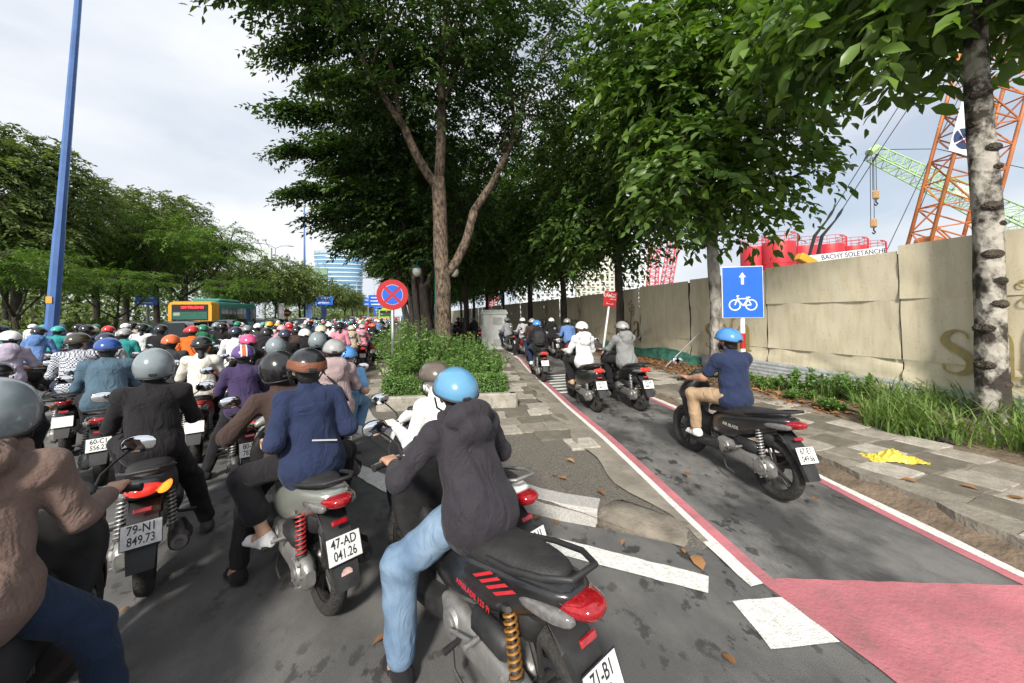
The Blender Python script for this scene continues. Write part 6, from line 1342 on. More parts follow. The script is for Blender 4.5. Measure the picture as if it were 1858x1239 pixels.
# beyond the ones that can be told apart
def low_rider():
    mb = MB(); mats = [CL[c] for c in ('white', 'black', 'teal', 'pink', 'lightgrey', 'navy')]+[HC[c] for c in ('white', 'black', 'red', 'teal', 'cream')]
    for yv in np.arange(67, 240, 2.6):
        for i in range(8):
            x, z = -2.2-1.1*i+rf.uniform(-.3, .3), 0; y2 = yv+rf.uniform(-.8, .8)
            if abs(x-AY(700, 572, 70).x) < 1.8 and 68.5 < y2 < 79.5: continue
            mb.cur = rf.randrange(6)
            mb.loft([sup(x, y2, zz_, w_, d_, 8, 2.4, 'z') for zz_, w_, d_ in ((.2, .12, .5), (.7, .16, .5), (.85, .19, .2), (1.2, .21, .14), (1.33, .08, .07))])
            mb.cur = 6+rf.randrange(5); mb.loft([sup(x, y2+.03, zz_, w_, w_*1.15, 8, 2, 'z') for zz_, w_ in ((1.36, .10), (1.44, .135), (1.53, .11), (1.58, .04))])
    o = mb.build('distant_traffic', mats, None, smooth=True); tag(o, 'dense mass of riders where the road vanishes', None, None, 'stuff')
low_rider()
# ================================================================== street furniture
BLUEP = M('mast_blue', (.06, .14, .36), .45, var=.15, scale=2, dirt=.2); WHITEP = M('white_enamel', (.74, .74, .73), .4, var=.08, dirt=.15); REDP = M('red_enamel', (.44, .018, .022), .4, var=.08, dirt=.1); BLUEE = M('blue_enamel', (.012, .12, .62), .4, var=.06)
GREYM = M('galvanised_post', (.36, .37, .37), .45, metal=.6, var=.2, dirt=.2); GREENP = M('green_post', (.012, .10, .065), .45, var=.15)
p0, p1 = AD(94, 592, 12.5), AD(142, 0, 12.5); ax = (p1-p0)/(p1.z-p0.z); base = p0-ax*p0.z
mast = empty('light_mast', (base.x, base.y, 0), 0, 'tall blue tapered light mast rising from the hedge across the road', 'mast')
mb = MB(); mb.tube([ax*z for z in (0, .6, .61, 4.9, 4.95, 10, 16)], [.20, .20, .17, .145, .13, .105, .075], 8); mb.build('shaft', BLUEP, mast, auto=30)
mb = MB(); mb.box(ax*2.55+Vector((-.02, -.155, 0)), (.16, .02, .22)); mb.build('orange_tag', M('orange_tag', (.75, .30, .03), .5), mast)
for s_ in (-1, 1): mb = MB(); mb.tube([ax*15.9, ax*16.2+Vector((s_*1.0, 0, .3)), ax*16.2+Vector((s_*1.8, 0, .35))], .05, 6); mb.box(ax*16.2+Vector((s_*2.1, 0, .33)), (.7, .25, .12)); mb.build('lamp_arm', GREYM, mast)
# no stopping sign
ns = empty('no_stopping_sign', (-.34, 9.0, .12), R(2), 'round red and blue no stopping sign on a grey post behind the planter hedge', 'sign')
mb = MB(); mb.cyl((0, .03, 0), (0, .03, 2.42), .038, 12); mb.build('post', GREYM, ns, smooth=True)
MR = Matrix.Translation((0, 0, 2.23)) @ Euler((PI/2, 0, 0)).to_matrix().to_4x4()
def disc(r1, r2, z, n=48, a0=0, a1=2*PI):
    mb = MB(); 
    if r1 == 0: mb.prism([(r2*math.cos(a), r2*math.sin(a)) for a in np.linspace(a0, a1, n, endpoint=False)], z, MR)
    return mb
disc(0, .35, .010).build('red_disc', REDP, ns)
for k in range(4):
    pts = [(.016*1.414*math.cos(R(90*k)), .016*1.414*math.sin(R(90*k)))]; c0 = R(90*k); gap = .034
    r1 = .225; a0 = math.asin(gap/r1); P_ = [(gap*1.35*math.cos(c0), gap*1.35*math.sin(c0))]+[(r1*math.cos(c0+t), r1*math.sin(c0+t)) for t in np.linspace(-PI/4+a0, PI/4-a0, 12)]
    mb = MB(); mb.prism(P_, .014, MR); mb.build('blue_field', BLUEE, ns)
    out_ = []
    for t in np.linspace(-PI/4+a0-.02, PI/4-a0+.02, 12): out_.append(t)
    mb = MB(); mb.loft([[MR @ Vector((q_*math.cos(c0+t), q_*math.sin(c0+t), .012)) for q_ in (r1, r1+.006)] for t in out_], close=False, caps=False); mb.build('white_outline', WHITEP, ns)
# cycle lane sign
c = AD(1347, 530, 6.25); rzs = math.atan2(-c.x, c.y)*.55
bs = empty('cycle_lane_sign', (c.x, c.y, .12), rzs, 'blue sign with white arrow and bicycle on a red and white banded post', 'sign')
zc = c.z-.12; mb = MB(); mb.box((0, 0, zc), (.64, .014, .87), bev=.006); mb.build('panel', WHITEP, bs)
mb = MB(); mb.box((0, -.006, zc), (.615, .010, .845)); mb.build('blue_face', BLUEE, bs)
def flat(name, poly, m, dz=.002): mb = MB(); mb.prism(poly, dz, Matrix.Translation((0, -.011, zc)) @ Euler((PI/2, 0, 0)).to_matrix().to_4x4()); return mb.build(name, m, bs)
flat('arrow', [(-.022, .13), (.022, .13), (.022, .25), (.055, .25), (0, .335), (-.055, .25), (-.022, .25)], WHITEP)
def ring2(cx, cy, r1, w_, m=WHITEP):
    mb = MB(); mt = Matrix.Translation((0, -.0135, zc)) @ Euler((PI/2, 0, 0)).to_matrix().to_4x4(); n = 28; V = []
    for i in range(n): a = 2*PI*i/n; V += [mt @ Vector((cx+q_*math.cos(a), cy+q_*math.sin(a), 0)) for q_ in (r1, r1-w_)]
    mb.add(V, [(2*i, 2*((i+1) % n), 2*((i+1) % n)+1, 2*i+1) for i in range(n)]); mb.build('bicycle_wheel', m, bs)
ring2(-.125, -.215, .095, .020); ring2(.125, -.215, .095, .020)
def seg(a, b, w_=.018):
    a, b = Vector(a), Vector(b); d = (b-a).normalized(); n_ = Vector((-d.y, d.x))*w_/2; return flat('bicycle_frame', [tuple(a+n_), tuple(a-n_), tuple(b-n_), tuple(b+n_)], WHITEP, .0025)
for a, b in (((-.125, -.215), (-.075, -.085)), ((-.085, -.11), (.075, -.11)), ((-.08, -.12), (.0, -.225)), ((.0, -.225), (.085, -.10)), ((.0, -.225), (.125, -.215)), ((.125, -.215), (.075, -.11)), ((-.095, -.06), (-.055, -.06)), ((.05, -.088), (.115, -.088)), ((-.095, -.06), (-.075, -.09))): seg(a, b)
for i in range(7):
    z0 = zc-.43-i*.26; z1 = max(z0-.26, 0)
    if z0 <= 0: break
    mb = MB(); mb.cyl((0, .035, z1), (0, .035, z0), .04, 14); mb.build('post_band', WHITEP if i % 2 == 0 else REDP, bs, auto=40)
mb = MB(); mb.cyl((0, .035, zc-.43), (0, .035, zc+.40), .038, 14); mb.build('post_top', WHITEP, bs, auto=40)
# leaning red notice
c = AD(1101, 541, 12.3); rs = empty('red_notice', (c.x-.25, c.y, .1), R(-8), 'small red notice on a leaning white post in front of the hoarding', 'sign'); rs.rotation_euler = (0, R(9), R(-8))
zt = c.z-.1; mb = MB(); mb.cyl((0, .03, 0), (0, .03, zt+.2), .035, 10); mb.build('post', WHITEP, rs, smooth=True)
mb = MB(); mb.box((0, 0, zt), (.45, .014, .50), bev=.004); mb.build('panel', REDP, rs)
for tx, sz, zz_, xx in (('CẤM', .13, .10, -.11), ('ĐI BỘ', .07, .16, .09), ('TRÊN', .07, .08, .09), ('LÀN XE', .06, 0, .1), ('<----->', .09, -.16, 0)): ob('lettering', text_mesh(tx, sz, WHITEP), rs, (xx, -.009, zt+zz_), (PI/2, 0, 0))
# cabinet
cab = empty('utility_cabinet', (3.93, 17.25, .1), 0, 'white louvred utility cabinet with pitched lid standing on the median', 'cabinet')
CABM = M('cabinet_white', (.74, .75, .71), .5, var=.10, scale=2, dirt=.35); CABD = M('cabinet_shadow', (.20, .20, .19), .6, var=.2)
mb = MB(); mb.box((0, 0, .06), (1.16, .62, .12)); mb.build('plinth', CONC, cab)
mb = MB(); mb.box((0, 0, .94), (1.10, .56, 1.66), bev=.015); mb.build('housing', CABM, cab)
mb = MB(); mb.loft([[Vector((x, -.32, 1.77)), Vector((x, .32, 1.77)), Vector((x, .32, 1.82)), Vector((x, 0, 1.98)), Vector((x, -.32, 1.82))] for x in (-.60, .60)]); mb.build('lid', CABM, cab)
for (x, z) in ((.12, 1.45), (.12, .42)):
    fr = MB(); fr.box((x, -.282, z), (.42, .012, .32)); f_ = fr.build('louvre', CABD, cab)
    for i in range(7): mb = MB(); mb.box((x, -.29, z-.13+i*.043), (.40, .016, .026), rot=(.5, 0, 0)); mb.build('slat', CABM, f_)
for y_ in (-.13, .13):
    mb = MB(); mb.box((-.553, y_, .95), (.012, .24, 1.5)); d = mb.build('door', CABM, cab)
    for i in range(6): mb = MB(); mb.box((-.562, y_, 1.3+.05*i), (.01, .18, .02)); mb.build('slat', CABD, d)
mb = MB(); mb.cyl((.4, .0, 1.95), (.4, 0, 2.15), .02, 8); mb.build('vent_pipe', GREYM, cab)
# green park lamp
lp = empty('park_lamp', (.98, 13.6, .12), 0, 'dark green park lamp post with a round globe behind the forked tree', 'lamp')
mb = MB(); mb.tube([(0, 0, 0), (0, 0, .5), (0, 0, .52), (0, 0, 3.7)], [.09, .085, .055, .045], 12); mb.build('post', GREENP, lp, smooth=True)
for s_ in (-1, 1):
    mb = MB(); mb.tube([(0, 0, 3.3), (s_*.3, 0, 3.75), (s_*.62, 0, 3.7), (s_*.66, 0, 3.5)], .02, 8); a_ = mb.build('lamp_arm', GREENP, lp, smooth=True)
    mb = MB(); mb.lathe([(.0, -.34), (.10, -.30), (.16, -.18), (.15, -.06), (.12, 0), (.06, .03)], 16, Matrix.Translation((s_*.66, 0, 3.45))); mb.build('globe', M('lamp_glass', (.55, .55, .50), .3, var=.1), a_, smooth=True)
    mb = MB(); mb.lathe([(.17, 0), (.13, .06), (.05, .11), (0, .14)], 16, Matrix.Translation((s_*.66, 0, 3.42))); mb.build('lamp_cap', GREENP, a_, smooth=True)
# yellow sack on the footway
rs_ = random.Random(3); V = []; nu, nv = 22, 12
for j in range(nv+1):
    for i in range(nu+1):
        u_, v_ = i/nu*2-1, j/nv*2-1; hgt = .105*(1-abs(u_)**2.5)*(1-abs(v_)**2.2)*(.75+.35*math.sin(5*u_+2)); V.append((u_*.27*(1+.06*math.sin(7*v_))+rs_.uniform(-.008, .008), v_*.12*(1+.12*math.sin(5*u_))+rs_.uniform(-.008, .008), max(0, hgt+rs_.uniform(-.013, .013))+.004))
me = mesh('plastic_sack', V, [(j*(nu+1)+i, j*(nu+1)+i+1, (j+1)*(nu+1)+i+1, (j+1)*(nu+1)+i) for j in range(nv) for i in range(nu)], M('yellow_sack', (.60, .47, .06), .4, var=.15, scale=12)); c = G(1622, 834, .16); tag(ob('plastic_sack', me, None, (c.x, c.y, .160), (0, 0, R(-28))), 'crumpled yellow plastic sack lying on the footway', 'sack')
# dark branch on the verge
mb = MB(); mb.tube([(6.5, 3.0, .19), (6.75, 3.5, .2), (6.95, 4.2, .2), (7.15, 5.0, .22)], [.025, .02, .02, .012], 7); tag(mb.build('fallen_branch', BARK_D, None, smooth=True), 'thin fallen branch lying between footway and grass', 'branch')

# ================================================================== vehicles across the queue
GLASSD = M('dark_glass', (.012, .014, .016), .06, var=0, coat=.3); RUB = TYRE
def wheel4(t, pts, r1=.33, w_=.22):
    for (x, y) in pts:
        mb = MB(); mb.lathe([(r1*.62, -w_/2), (r1*.9, -w_/2), (r1, -w_*.35), (r1, w_*.35), (r1*.9, w_/2), (r1*.62, w_/2)], 24, Matrix.Translation((x, y, r1)) @ RX90); w1 = mb.build('wheel', TYRE, t, smooth=True)
        mb = MB(); mb.cyl((x-w_*.42, y, r1), (x+w_*.42, y, r1), r1*.62, 18); mb.build('rim', ALU, w1)
def car(px, D, rz, colour, label, suv=True, X=None):
    p = AD(px, 580, D); t = empty('car', (p.x, p.y, 0), rz, label, 'car', 'cars beside the queue'); h = 1.84 if suv else 1.46; m = paint('car_'+colour, {'black': (.015, .015, .017), 'white': (.7, .7, .7), 'silver': (.4, .41, .42), 'red': (.3, .02, .02)}[colour], .18, dirt=.05)
    hw = .92; 
    def ring(y, z0, z1, w0, w1): return [Vector((-w0, y, z0)), Vector((-w0*1.02, y, (z0+z1)/2)), Vector((-w1, y, z1)), Vector((w1, y, z1)), Vector((w0*1.02, y, (z0+z1)/2)), Vector((w0, y, z0))]
    bl = .98 if suv else .86
    mb = MB(); mb.loft([ring(y, z0, z1, a, b) for y, z0, z1, a, b in ((-2.28, .45, bl-.06, .78, .74), (-2.2, .30, bl, .88, .84), (-1.2, .24, bl+.02, hw, .88), (.6, .24, bl+.02, hw, .88), (1.6, .26, bl-.10, .90, .82), (2.15, .32, bl-.22, .84, .74), (2.28, .42, bl-.34, .74, .64))]); o = ob('body', subdiv(mb.mesh('body', m, True)), t)
    y0 = (-2.2, -1.95) if suv else (-1.75, -1.05)
    mb = MB(); mb.loft([ring(y, z0, z1, a, b) for y, z0, z1, a, b in ((y0[0], bl-.05, bl+.0, .80, .78), (y0[1], bl-.05, h-.05, .80, .62), (-.6, bl-.05, h, .82, .66), (.35, bl-.05, h-.03, .82, .64), (1.25, bl-.08, bl+.0, .80, .76))]); ob('roof', subdiv(mb.mesh('roof', m, True)), t)
    def win(poly): mb = MB(); mb.add(poly, [tuple(range(len(poly)))]); mb.build('window', GLASSD, t)
    ya, yb = y0; zb, zt = bl+.05, h-.12
    win([(-.62, ya+.02-.02, zb), (.62, ya-.0, zb), (.52, yb-.06, zt), (-.52, yb-.06, zt)])
    for s_ in (-1, 1):
        for (a, b, c_, d) in ((yb+.18, -.62, -.55, yb+.12), (-.50, .52, .30, -.45)): win([(s_*.835, a, zb), (s_*.835, b, zb), (s_*.70, c_, zt), (s_*.70, d, zt)])
        mb = MB(); mb.box((s_*.74, -2.24, bl-.16), (.22, .10, .22), bev=.03); mb.build('tail_light', REDL, t); mb = MB(); mb.box((s_*.98, .75, bl+.06), (.18, .09, .12), bev=.03); mb.build('door_mirror', m, t)
    mb = MB(); mb.box((0, -2.30, .72), (.45, .01, .14)); mb.build('plate', PLATEW, t); mb = MB(); mb.box((0, -2.26, .40), (1.5, .10, .18), bev=.04); mb.build('bumper', PBLK, t)
    wheel4(t, ((-.80, 1.4), (.80, 1.4), (-.80, -1.4), (.80, -1.4)))
    return t
for (px, D, rz, col, lab, suv) in ((345, 14.5, .12, 'black', 'black SUV in front of the yellow-backed bus', True), (205, 16.5, .15, 'black', 'black saloon beside the foot of the blue mast', False), (418, 21, .05, 'black', 'dark SUV past the black SUV beside the queue', True), (262, 24, .1, 'white', 'white saloon behind the black saloon', False), (500, 27, 0, 'black', 'black car ahead of the bus', True), (555, 34, 0, 'white', 'white car ahead of the bus', True), (600, 42, 0, 'silver', 'silver SUV beside the queue before the clipped shrub', True), (640, 52, 0, 'white', 'white SUV past the clipped shrub', True), (662, 66, 0, 'silver', 'silver saloon near the overhead road signs', True), (575, 52, 0, 'black', 'black car on the far lane past the bus', True)): car(px, D, rz, col, lab, suv)
def bus(p, rz, rear, side, label, led, s=1.0, nwin=5):
    t = empty('city_bus', p, rz, label, 'bus'); t.scale = (s, s, s); W_, H_, L_ = 1.24, 3.0, 7.6
    rm, sm_ = M('bus_'+rear[0], rear[1], .35, var=.06, coat=.3, dirt=.1), M('bus_'+side[0], side[1], .35, var=.06, coat=.3, dirt=.1)
    def rg(y, w_, z1): return [Vector((-w_, y, .35)), Vector((-w_, y, z1-.25)), Vector((-w_*.93, y, z1-.06)), Vector((-w_*.8, y, z1)), Vector((w_*.8, y, z1)), Vector((w_*.93, y, z1-.06)), Vector((w_, y, z1-.25)), Vector((w_, y, .35))]
    mb = MB(); mb.loft([rg(0, W_*.96, H_-.05), rg(.25, W_, H_), rg(.9, W_, H_)]); mb.build('rear_shell', rm, t, auto=35)
    mb = MB(); mb.loft([rg(.905, W_-.004, H_-.01), rg(L_-.3, W_-.004, H_-.01), rg(L_, W_*.93, H_-.15)]); mb.build('side_shell', sm_, t, auto=35)
    def win(x0, x1, y, z0, z1, nm='window', m=GLASSD): mb = MB(); mb.box(((x0+x1)/2, y, (z0+z1)/2), (x1-x0, .02, z1-z0), bev=.006); return mb.build(nm, m, t)
    win(-1.0, 1.0, -.005, 1.72, 2.78)
    o = ob('led_route', text_mesh(led, .21, M('led_red', (.5, .01, .01), .5, emit=(1, .03, .03), estr=3)), t, (.12, -.022, 2.58), (PI/2, 0, 0))
    win(-.95, .95, -.012, 1.80, 2.30, 'window_sticker', M('green_sticker', (.02, .10, .07), .4, var=.2)); win(-.9, -.55, -.018, 2.05, 2.25, 'window_notice', M('grey_notice', (.3, .3, .28), .5))
    for s_ in (-1, 1):
        for i in range(nwin): y0 = 1.1+i*(6/nwin); mb = MB(); mb.box((s_*(W_+.002), y0+3/nwin, 2.05), (.02, 6/nwin-.12, 1.05), bev=.006); mb.build('window', GLASSD, t)
        mb = MB(); mb.box((s_*1.05, -.01, .95), (.18, .06, .5), bev=.02); mb.build('tail_light', REDL, t)
    mb = MB(); mb.box((0, 3.6, H_+.12), (1.7, 3.2, .26), bev=.1); mb.build('air_conditioner', sm_, t)
    mb = MB(); mb.box((0, -.03, .55), (2.3, .12, .3), bev=.04); mb.build('bumper', PBLK, t); mb = MB(); mb.box((0, -.012, 1.25), (1.6, .03, .55), bev=.01); mb.build('engine_grille', PBLK, t)
    wheel4(t, ((-1.08, 1.9), (1.08, 1.9), (-1.08, 6.0), (1.08, 6.0)), .48, .3); return t
c = AY(345, 560, 29); bus((c.x, 29, 0), R(0), ('yellow', (.72, .33, .02)), ('teal', (.03, .22, .17)), 'teal city bus with a yellow-orange rear and red route display', '157-TRUONG')
c = AY(700, 572, 70); bus((c.x, 70, 0), 0, ('lime', (.35, .62, .04)), ('lime', (.35, .62, .04)), 'small lime green bus far down the queue', '08')

# ================================================================== far background
def lampost(px, D, h, rz, label, m=BLUEP):
    p = AD(px, 580, D); t = empty('street_light', (p.x, p.y, 0), rz, label, 'street light', 'street lights along the road'); k = D/45
    mb = MB(); mb.tube([(0, 0, 0), (0, 0, h*.6), (0, 0, h)], [.14, .11, .07], 8); mb.build('pole', m, t, smooth=True)
    for s_ in (-1, 1): mb = MB(); mb.tube([(0, 0, h), (s_*.9, 0, h+.5), (s_*2.0, 0, h+.6)], .045, 6); a = mb.build('lamp_arm', GREYM, t); mb = MB(); mb.box((s_*2.2, 0, h+.58), (.8, .28, .12), bev=.04); mb.build('lamp_head', GREYM, a)
lampost(553, 46, 15.5, .3, 'tall blue street light left of the glass tower'); lampost(679, 95, 11, .2, 'grey double street light above the blue road signs', GREYM); lampost(648, 70, 8.5, 0, 'slim street light beside the glass tower', GREYM); lampost(500, 60, 13, .4, 'grey street light above the round street trees', GREYM); lampost(570, 75, 11, .2, 'grey street light in front of the green billboard', GREYM)
# curved glass tower
c = AD(618, 540, 420); gt = empty('glass_tower', (c.x, c.y, 0), 0, 'curved blue glass office tower with pale floor bands in the distance', 'building')
GLB = M('tower_glass', (.17, .33, .50), .15, metal=.3, var=.15, scale=.05); BANDM = M('tower_band', (.50, .60, .70), .4, var=.1)
def tring(z, k=1.0):
    f = 23+4.0*(z/75)**2; return [Vector((f*k*(1.0 if math.cos(a) < 0 else .96)*math.copysign(abs(math.cos(a))**.75, math.cos(a)), 16*k*math.copysign(abs(math.sin(a))**.75, math.sin(a)), z)) for a in np.linspace(0, 2*PI, 40, endpoint=False)]
tops = 74; mb = MB(); mb.loft([tring(z) for z in np.linspace(0, tops-5, 24)]); mb.build('curtain_wall', GLB, gt, smooth=True)
mb = MB(); mb.loft([tring(z, .985) for z in (tops-5.2, tops)]); mb.build('crown_screen', M('tower_screen', (.28, .36, .42), .3, var=.2, scale=.2), gt, smooth=True)
for z in np.arange(3, tops-4, 4.6): mb = MB(); mb.loft([tring(z, 1.012), tring(z+1.5, 1.012)], caps=True); mb.build('floor_band', BANDM, gt, smooth=True)
# billboards
def billboard(px, py, D, w_, h_, m, label, nl=6):
    c = AD(px, py, D); t = empty('billboard', (c.x, c.y, 0), -.25, label, 'billboard'); mb = MB(); mb.box((0, 0, c.z), (w_, .5, h_)); mb.build('panel', m, t)
    for x in (-w_*.3, w_*.3): mb = MB(); mb.cyl((x, .3, 0), (x, .3, c.z+h_*.3), .35, 10); mb.build('post', GREYM, t)
    for i in range(nl): x = -w_*.45+.9*w_*i/(nl-1); mb = MB(); mb.tube([(x, 0, c.z+h_/2), (x-.2, -1.6, c.z+h_/2+1.7)], .07, 5); mb.box((x-.2, -1.7, c.z+h_/2+1.6), (.8, .5, .35)); mb.build('floodlight', GREYM, t)
billboard(563, 502, 140, 13, 6.5, M('billboard_green', (.16, .26, .18), .6, var=.1, scale=.3), 'large green billboard with floodlights along its top')
billboard(455, 462, 90, 10, 3.2, M('billboard_pale', (.42, .46, .44), .6, var=.1, scale=.3), 'pale rooftop billboard with floodlight arms above the trees')
# overhead blue road signs
def roadsign(px, py, D, w_, h_, label, lines):
    c = AD(px, py, D); t = empty('road_sign', (c.x, c.y, 0), 0, label, 'sign', 'blue road signs'); mb = MB(); mb.box((0, 0, c.z), (w_, .1, h_)); mb.build('panel', BLUEE, t); mb = MB(); mb.cyl((0, .15, 0), (0, .15, c.z), .12, 8); mb.build('post', GREYM, t)
    for i in range(lines): mb = MB(); mb.box((-.05*w_*(i % 2), -.06, c.z+h_*(.28-.56*i/max(1, lines-1))), (w_*.7, .02, h_*.09)); mb.build('lettering_line', WHITEP, t)
for (px, py, D, w_, h_, n, lab) in ((684, 546, 75, 3.2, 2.4, 3, 'large blue direction sign behind the no stopping sign'), (668, 548, 82, 1.8, 1.6, 2, 'small blue sign beside the large direction sign'), (690, 562, 78, 2.4, 2.0, 3, 'lower blue panel under the direction sign'), (588, 545, 60, 2.6, 1.4, 2, 'blue road sign among the street trees'), (738, 574, 90, 2.0, 1.6, 2, 'blue sign by the median trees'), (266, 545, 34, 1.6, .8, 2, 'white and blue notice board behind the bus')): roadsign(px, py, D, w_, h_, lab, n)
c = AD(521, 575, 40); rt = empty('warning_sign', (c.x, c.y, 0), 0, 'small red and white round sign under the street trees past the bus', 'sign'); mb = MB(); mb.cyl((0, 0, 0), (0, 0, 2.6), .05, 8); mb.build('post', GREYM, rt); mb = MB(); mb.cyl((0, -.08, 2.3), (0, -.06, 2.3), .4, 20); mb.build('disc', REDP, rt); mb = MB(); mb.box((0, -.09, 2.3), (.5, .02, .14)); mb.build('bar', WHITEP, rt)
for (px, D, m_) in ((556, 38, BLUEP), (583, 42, BLUEP), (505, 36, WHITEP)):
    c = AD(px, 575, D); t = empty('banner_post', (c.x, c.y, 0), 0, 'blue or white upright banner post among the street trees', 'post', 'banner posts'); mb = MB(); mb.cyl((0, 0, 0), (0, 0, 3.4), .06, 8); mb.build('pole', GREYM, t); mb = MB(); mb.box((.25, 0, 2.2), (.5, .03, 2.0)); mb.build('banner', m_, t)

# ---- building site behind the hoarding
SRED = M('silo_red', (.50, .022, .035), .45, var=.12, scale=.7, dirt=.2)
for i, (px, py, wpx, D) in enumerate(((1367, 449, 42, 46), (1412, 440, 52, 44), (1458, 447, 46, 47), (1503, 444, 46, 48), (1545, 447, 42, 50), (1580, 452, 38, 52))):
    c = AD(px, py, D); r1 = wpx*D/FPX/2; zt = c.z; t = empty('silo', (c.x, c.y, 0), 0, ['red cement silo half hidden behind the cable rods', 'tallest red cement silo with seam line and railing', 'red cement silo beside the tallest one', 'red cement silo above the white crane boom', 'red cement silo second from the hook block', 'red cement silo under the hanging hook'][i], 'silo', 'red silos behind the hoarding')
    mb = MB(); mb.lathe([(r1, zt-9), (r1, zt-2.6), (r1*1.015, zt-2.58), (r1*1.015, zt-2.48), (r1, zt-2.46), (r1, zt-.25), (r1*.97, zt-.05), (0, zt+.1)], 28); mb.build('tank', SRED, t, auto=40)
    mb = MB()
    for hgt in (.55, 1.0): mb.tube([(r1*.97*math.cos(a), r1*.97*math.sin(a), zt+hgt) for a in np.linspace(0, 2*PI, 25)], .03, 4, False)
    for a in np.linspace(0, 2*PI, 12, endpoint=False): mb.cyl((r1*.97*math.cos(a), r1*.97*math.sin(a), zt-.1), (r1*.97*math.cos(a), r1*.97*math.sin(a), zt+1.0), .03, 4)
    mb.build('railing', SRED, t); mb = MB(); mb.tube([(r1*.8, -r1*.75, zt-9), (r1*.8, -r1*.75, zt+.9), (r1*.5, -r1*.5, zt+1.1)], .09, 6); mb.build('fill_pipe', SRED, t)
    for a in range(4): an = PI/4+a*PI/2; mb = MB(); mb.cyl((r1*.8*math.cos(an), r1*.8*math.sin(an), 0), (r1*.8*math.cos(an), r1*.8*math.sin(an), zt-8.9), .15, 8); mb.build('leg', SRED, t)
def lattice(name, A, B, wa, wb, bays, m, parent, rc=.07, rb=.035, side=None, depth=1.0):
    A, B = Vector(A), Vector(B); ax = (B-A).normalized(); s_ = side or Vector((0, 0, 1)); u = (s_-ax*s_.dot(ax)).normalized(); v = ax.cross(u)
    def cor(t, i): w_ = lerp(wa, wb, t)/2; return A.lerp(B, t)+u*w_*(1 if i in (0, 1) else -1)+v*w_*depth*(1 if i in (0, 3) else -1)
    for i in range(4): mb = MB(); mb.tube([cor(0, i), cor(1, i)], rc, 6); mb.build('chord', m, parent, smooth=True)
    for i in range(4):
        mb = MB(); j = (i+1) % 4
        for k in range(bays): a, b = k/bays, (k+1)/bays; mb.cyl(cor(a, i), cor(b, j) if k % 2 == 0 else cor(b, j), rb, 5) if k % 2 == 0 else mb.cyl(cor(a, j), cor(b, i), rb, 5); mb.cyl(cor(a, i), cor(a, j), rb, 5)
        mb.build('bracing', m, parent)
    return cor
ORG = M('crane_orange', (.50, .165, .05), .5, var=.25, scale=1, dirt=.25); GRN = M('crane_green', (.35, .55, .22), .5, var=.15); CABLE = M('steel_cable', (.035, .037, .04), .5, metal=.5)
camr = Vector((math.cos(YAW), -math.sin(YAW), 0))
oc = empty('orange_crane', (AD(1700, 560, 21).x, AD(1700, 560, 21).y, 0), 0, 'orange lattice crane boom with white maker banner rising behind the hoarding', 'crane'); o3 = Vector(oc.location)
A_, B_ = AD(1708, 475, 21)-o3, AD(1872, -130, 21)-o3
cor = lattice('boom', A_, B_, 3.0, 3.0, 14, ORG, oc, .09, .045, side=camr, depth=.4)
fw2 = Vector((math.sin(YAW), math.cos(YAW), 0))
def along(t, off): ax = (B_-A_).normalized(); u = (camr-ax*camr.dot(ax)).normalized(); return A_.lerp(B_, t)+u*off
ax = (B_-A_).normalized(); u = (camr-ax*camr.dot(ax)).normalized(); nv = -(ax.cross(u)); nv = nv if nv.dot(fw2) < 0 else -nv
bm4 = Matrix((( u.x, ax.x, nv.x, 0), (u.y, ax.y, nv.y, 0), (u.z, ax.z, nv.z, 0), (0, 0, 0, 1)))
mb = MB(); mb.box((0, 0, 0), (1.25, 4.6, .03)); bn = mb.build('banner', WHITEP, oc); bn.matrix_local = Matrix.Translation(along(.40, -1.36)+nv*.72) @ bm4
NAVYL = M('logo_navy', (.02, .035, .10), .5); REDLG = M('logo_red', (.50, .02, .05), .5)
o = ob('banner_lettering', text_mesh('BACHY SOLETANCHE', .55, NAVYL, .004, align='LEFT', sx=.9), bn, (.10, -.75, .02), (0, 0, PI/2))
# round globe logo: dark and red quarters with white lines
def logo_sector(a0, a1, r_in, r_out, m): mb = MB(); pts = [(r_out*math.cos(a), r_out*math.sin(a)) for a in np.linspace(a0, a1, 14)]+[(r_in*math.cos(a), r_in*math.sin(a)) for a in np.linspace(a1, a0, 14)]; mb.prism(pts, .004); o_ = mb.build('globe_logo', m, bn, loc=(-.0, -1.45, .018))
for k in range(4): logo_sector(R(90*k+50), R(90*k+130), .05, .58, NAVYL if k in (0, 1) else REDLG if k == 3 else NAVYL)
for k in range(4): logo_sector(R(90*k-36), R(90*k+36), .12, .26, REDLG if k in (0, 3) else NAVYL)
mb = MB(); mb.box((0, 0, 0), (1.9, 7.5, .03)); pn = mb.build('dark_panel', M('crane_panel', (.11, .11, .115), .6, var=.2), oc); pn.matrix_local = Matrix.Translation(along(.80, .35)+nv*.5) @ bm4
mb = MB(); mb.box((0, 0, 0), (2.8, 1.1, 1.2), bev=.2); b_ = mb.build('boom_foot', ORG, oc); b_.matrix_local = Matrix.Translation(along(.03, 0)) @ bm4
mb = MB(); mb.box((.5, 1.5, 1.6), (4, 6, 3.0), bev=.2); mb.build('crane_house', ORG, oc)
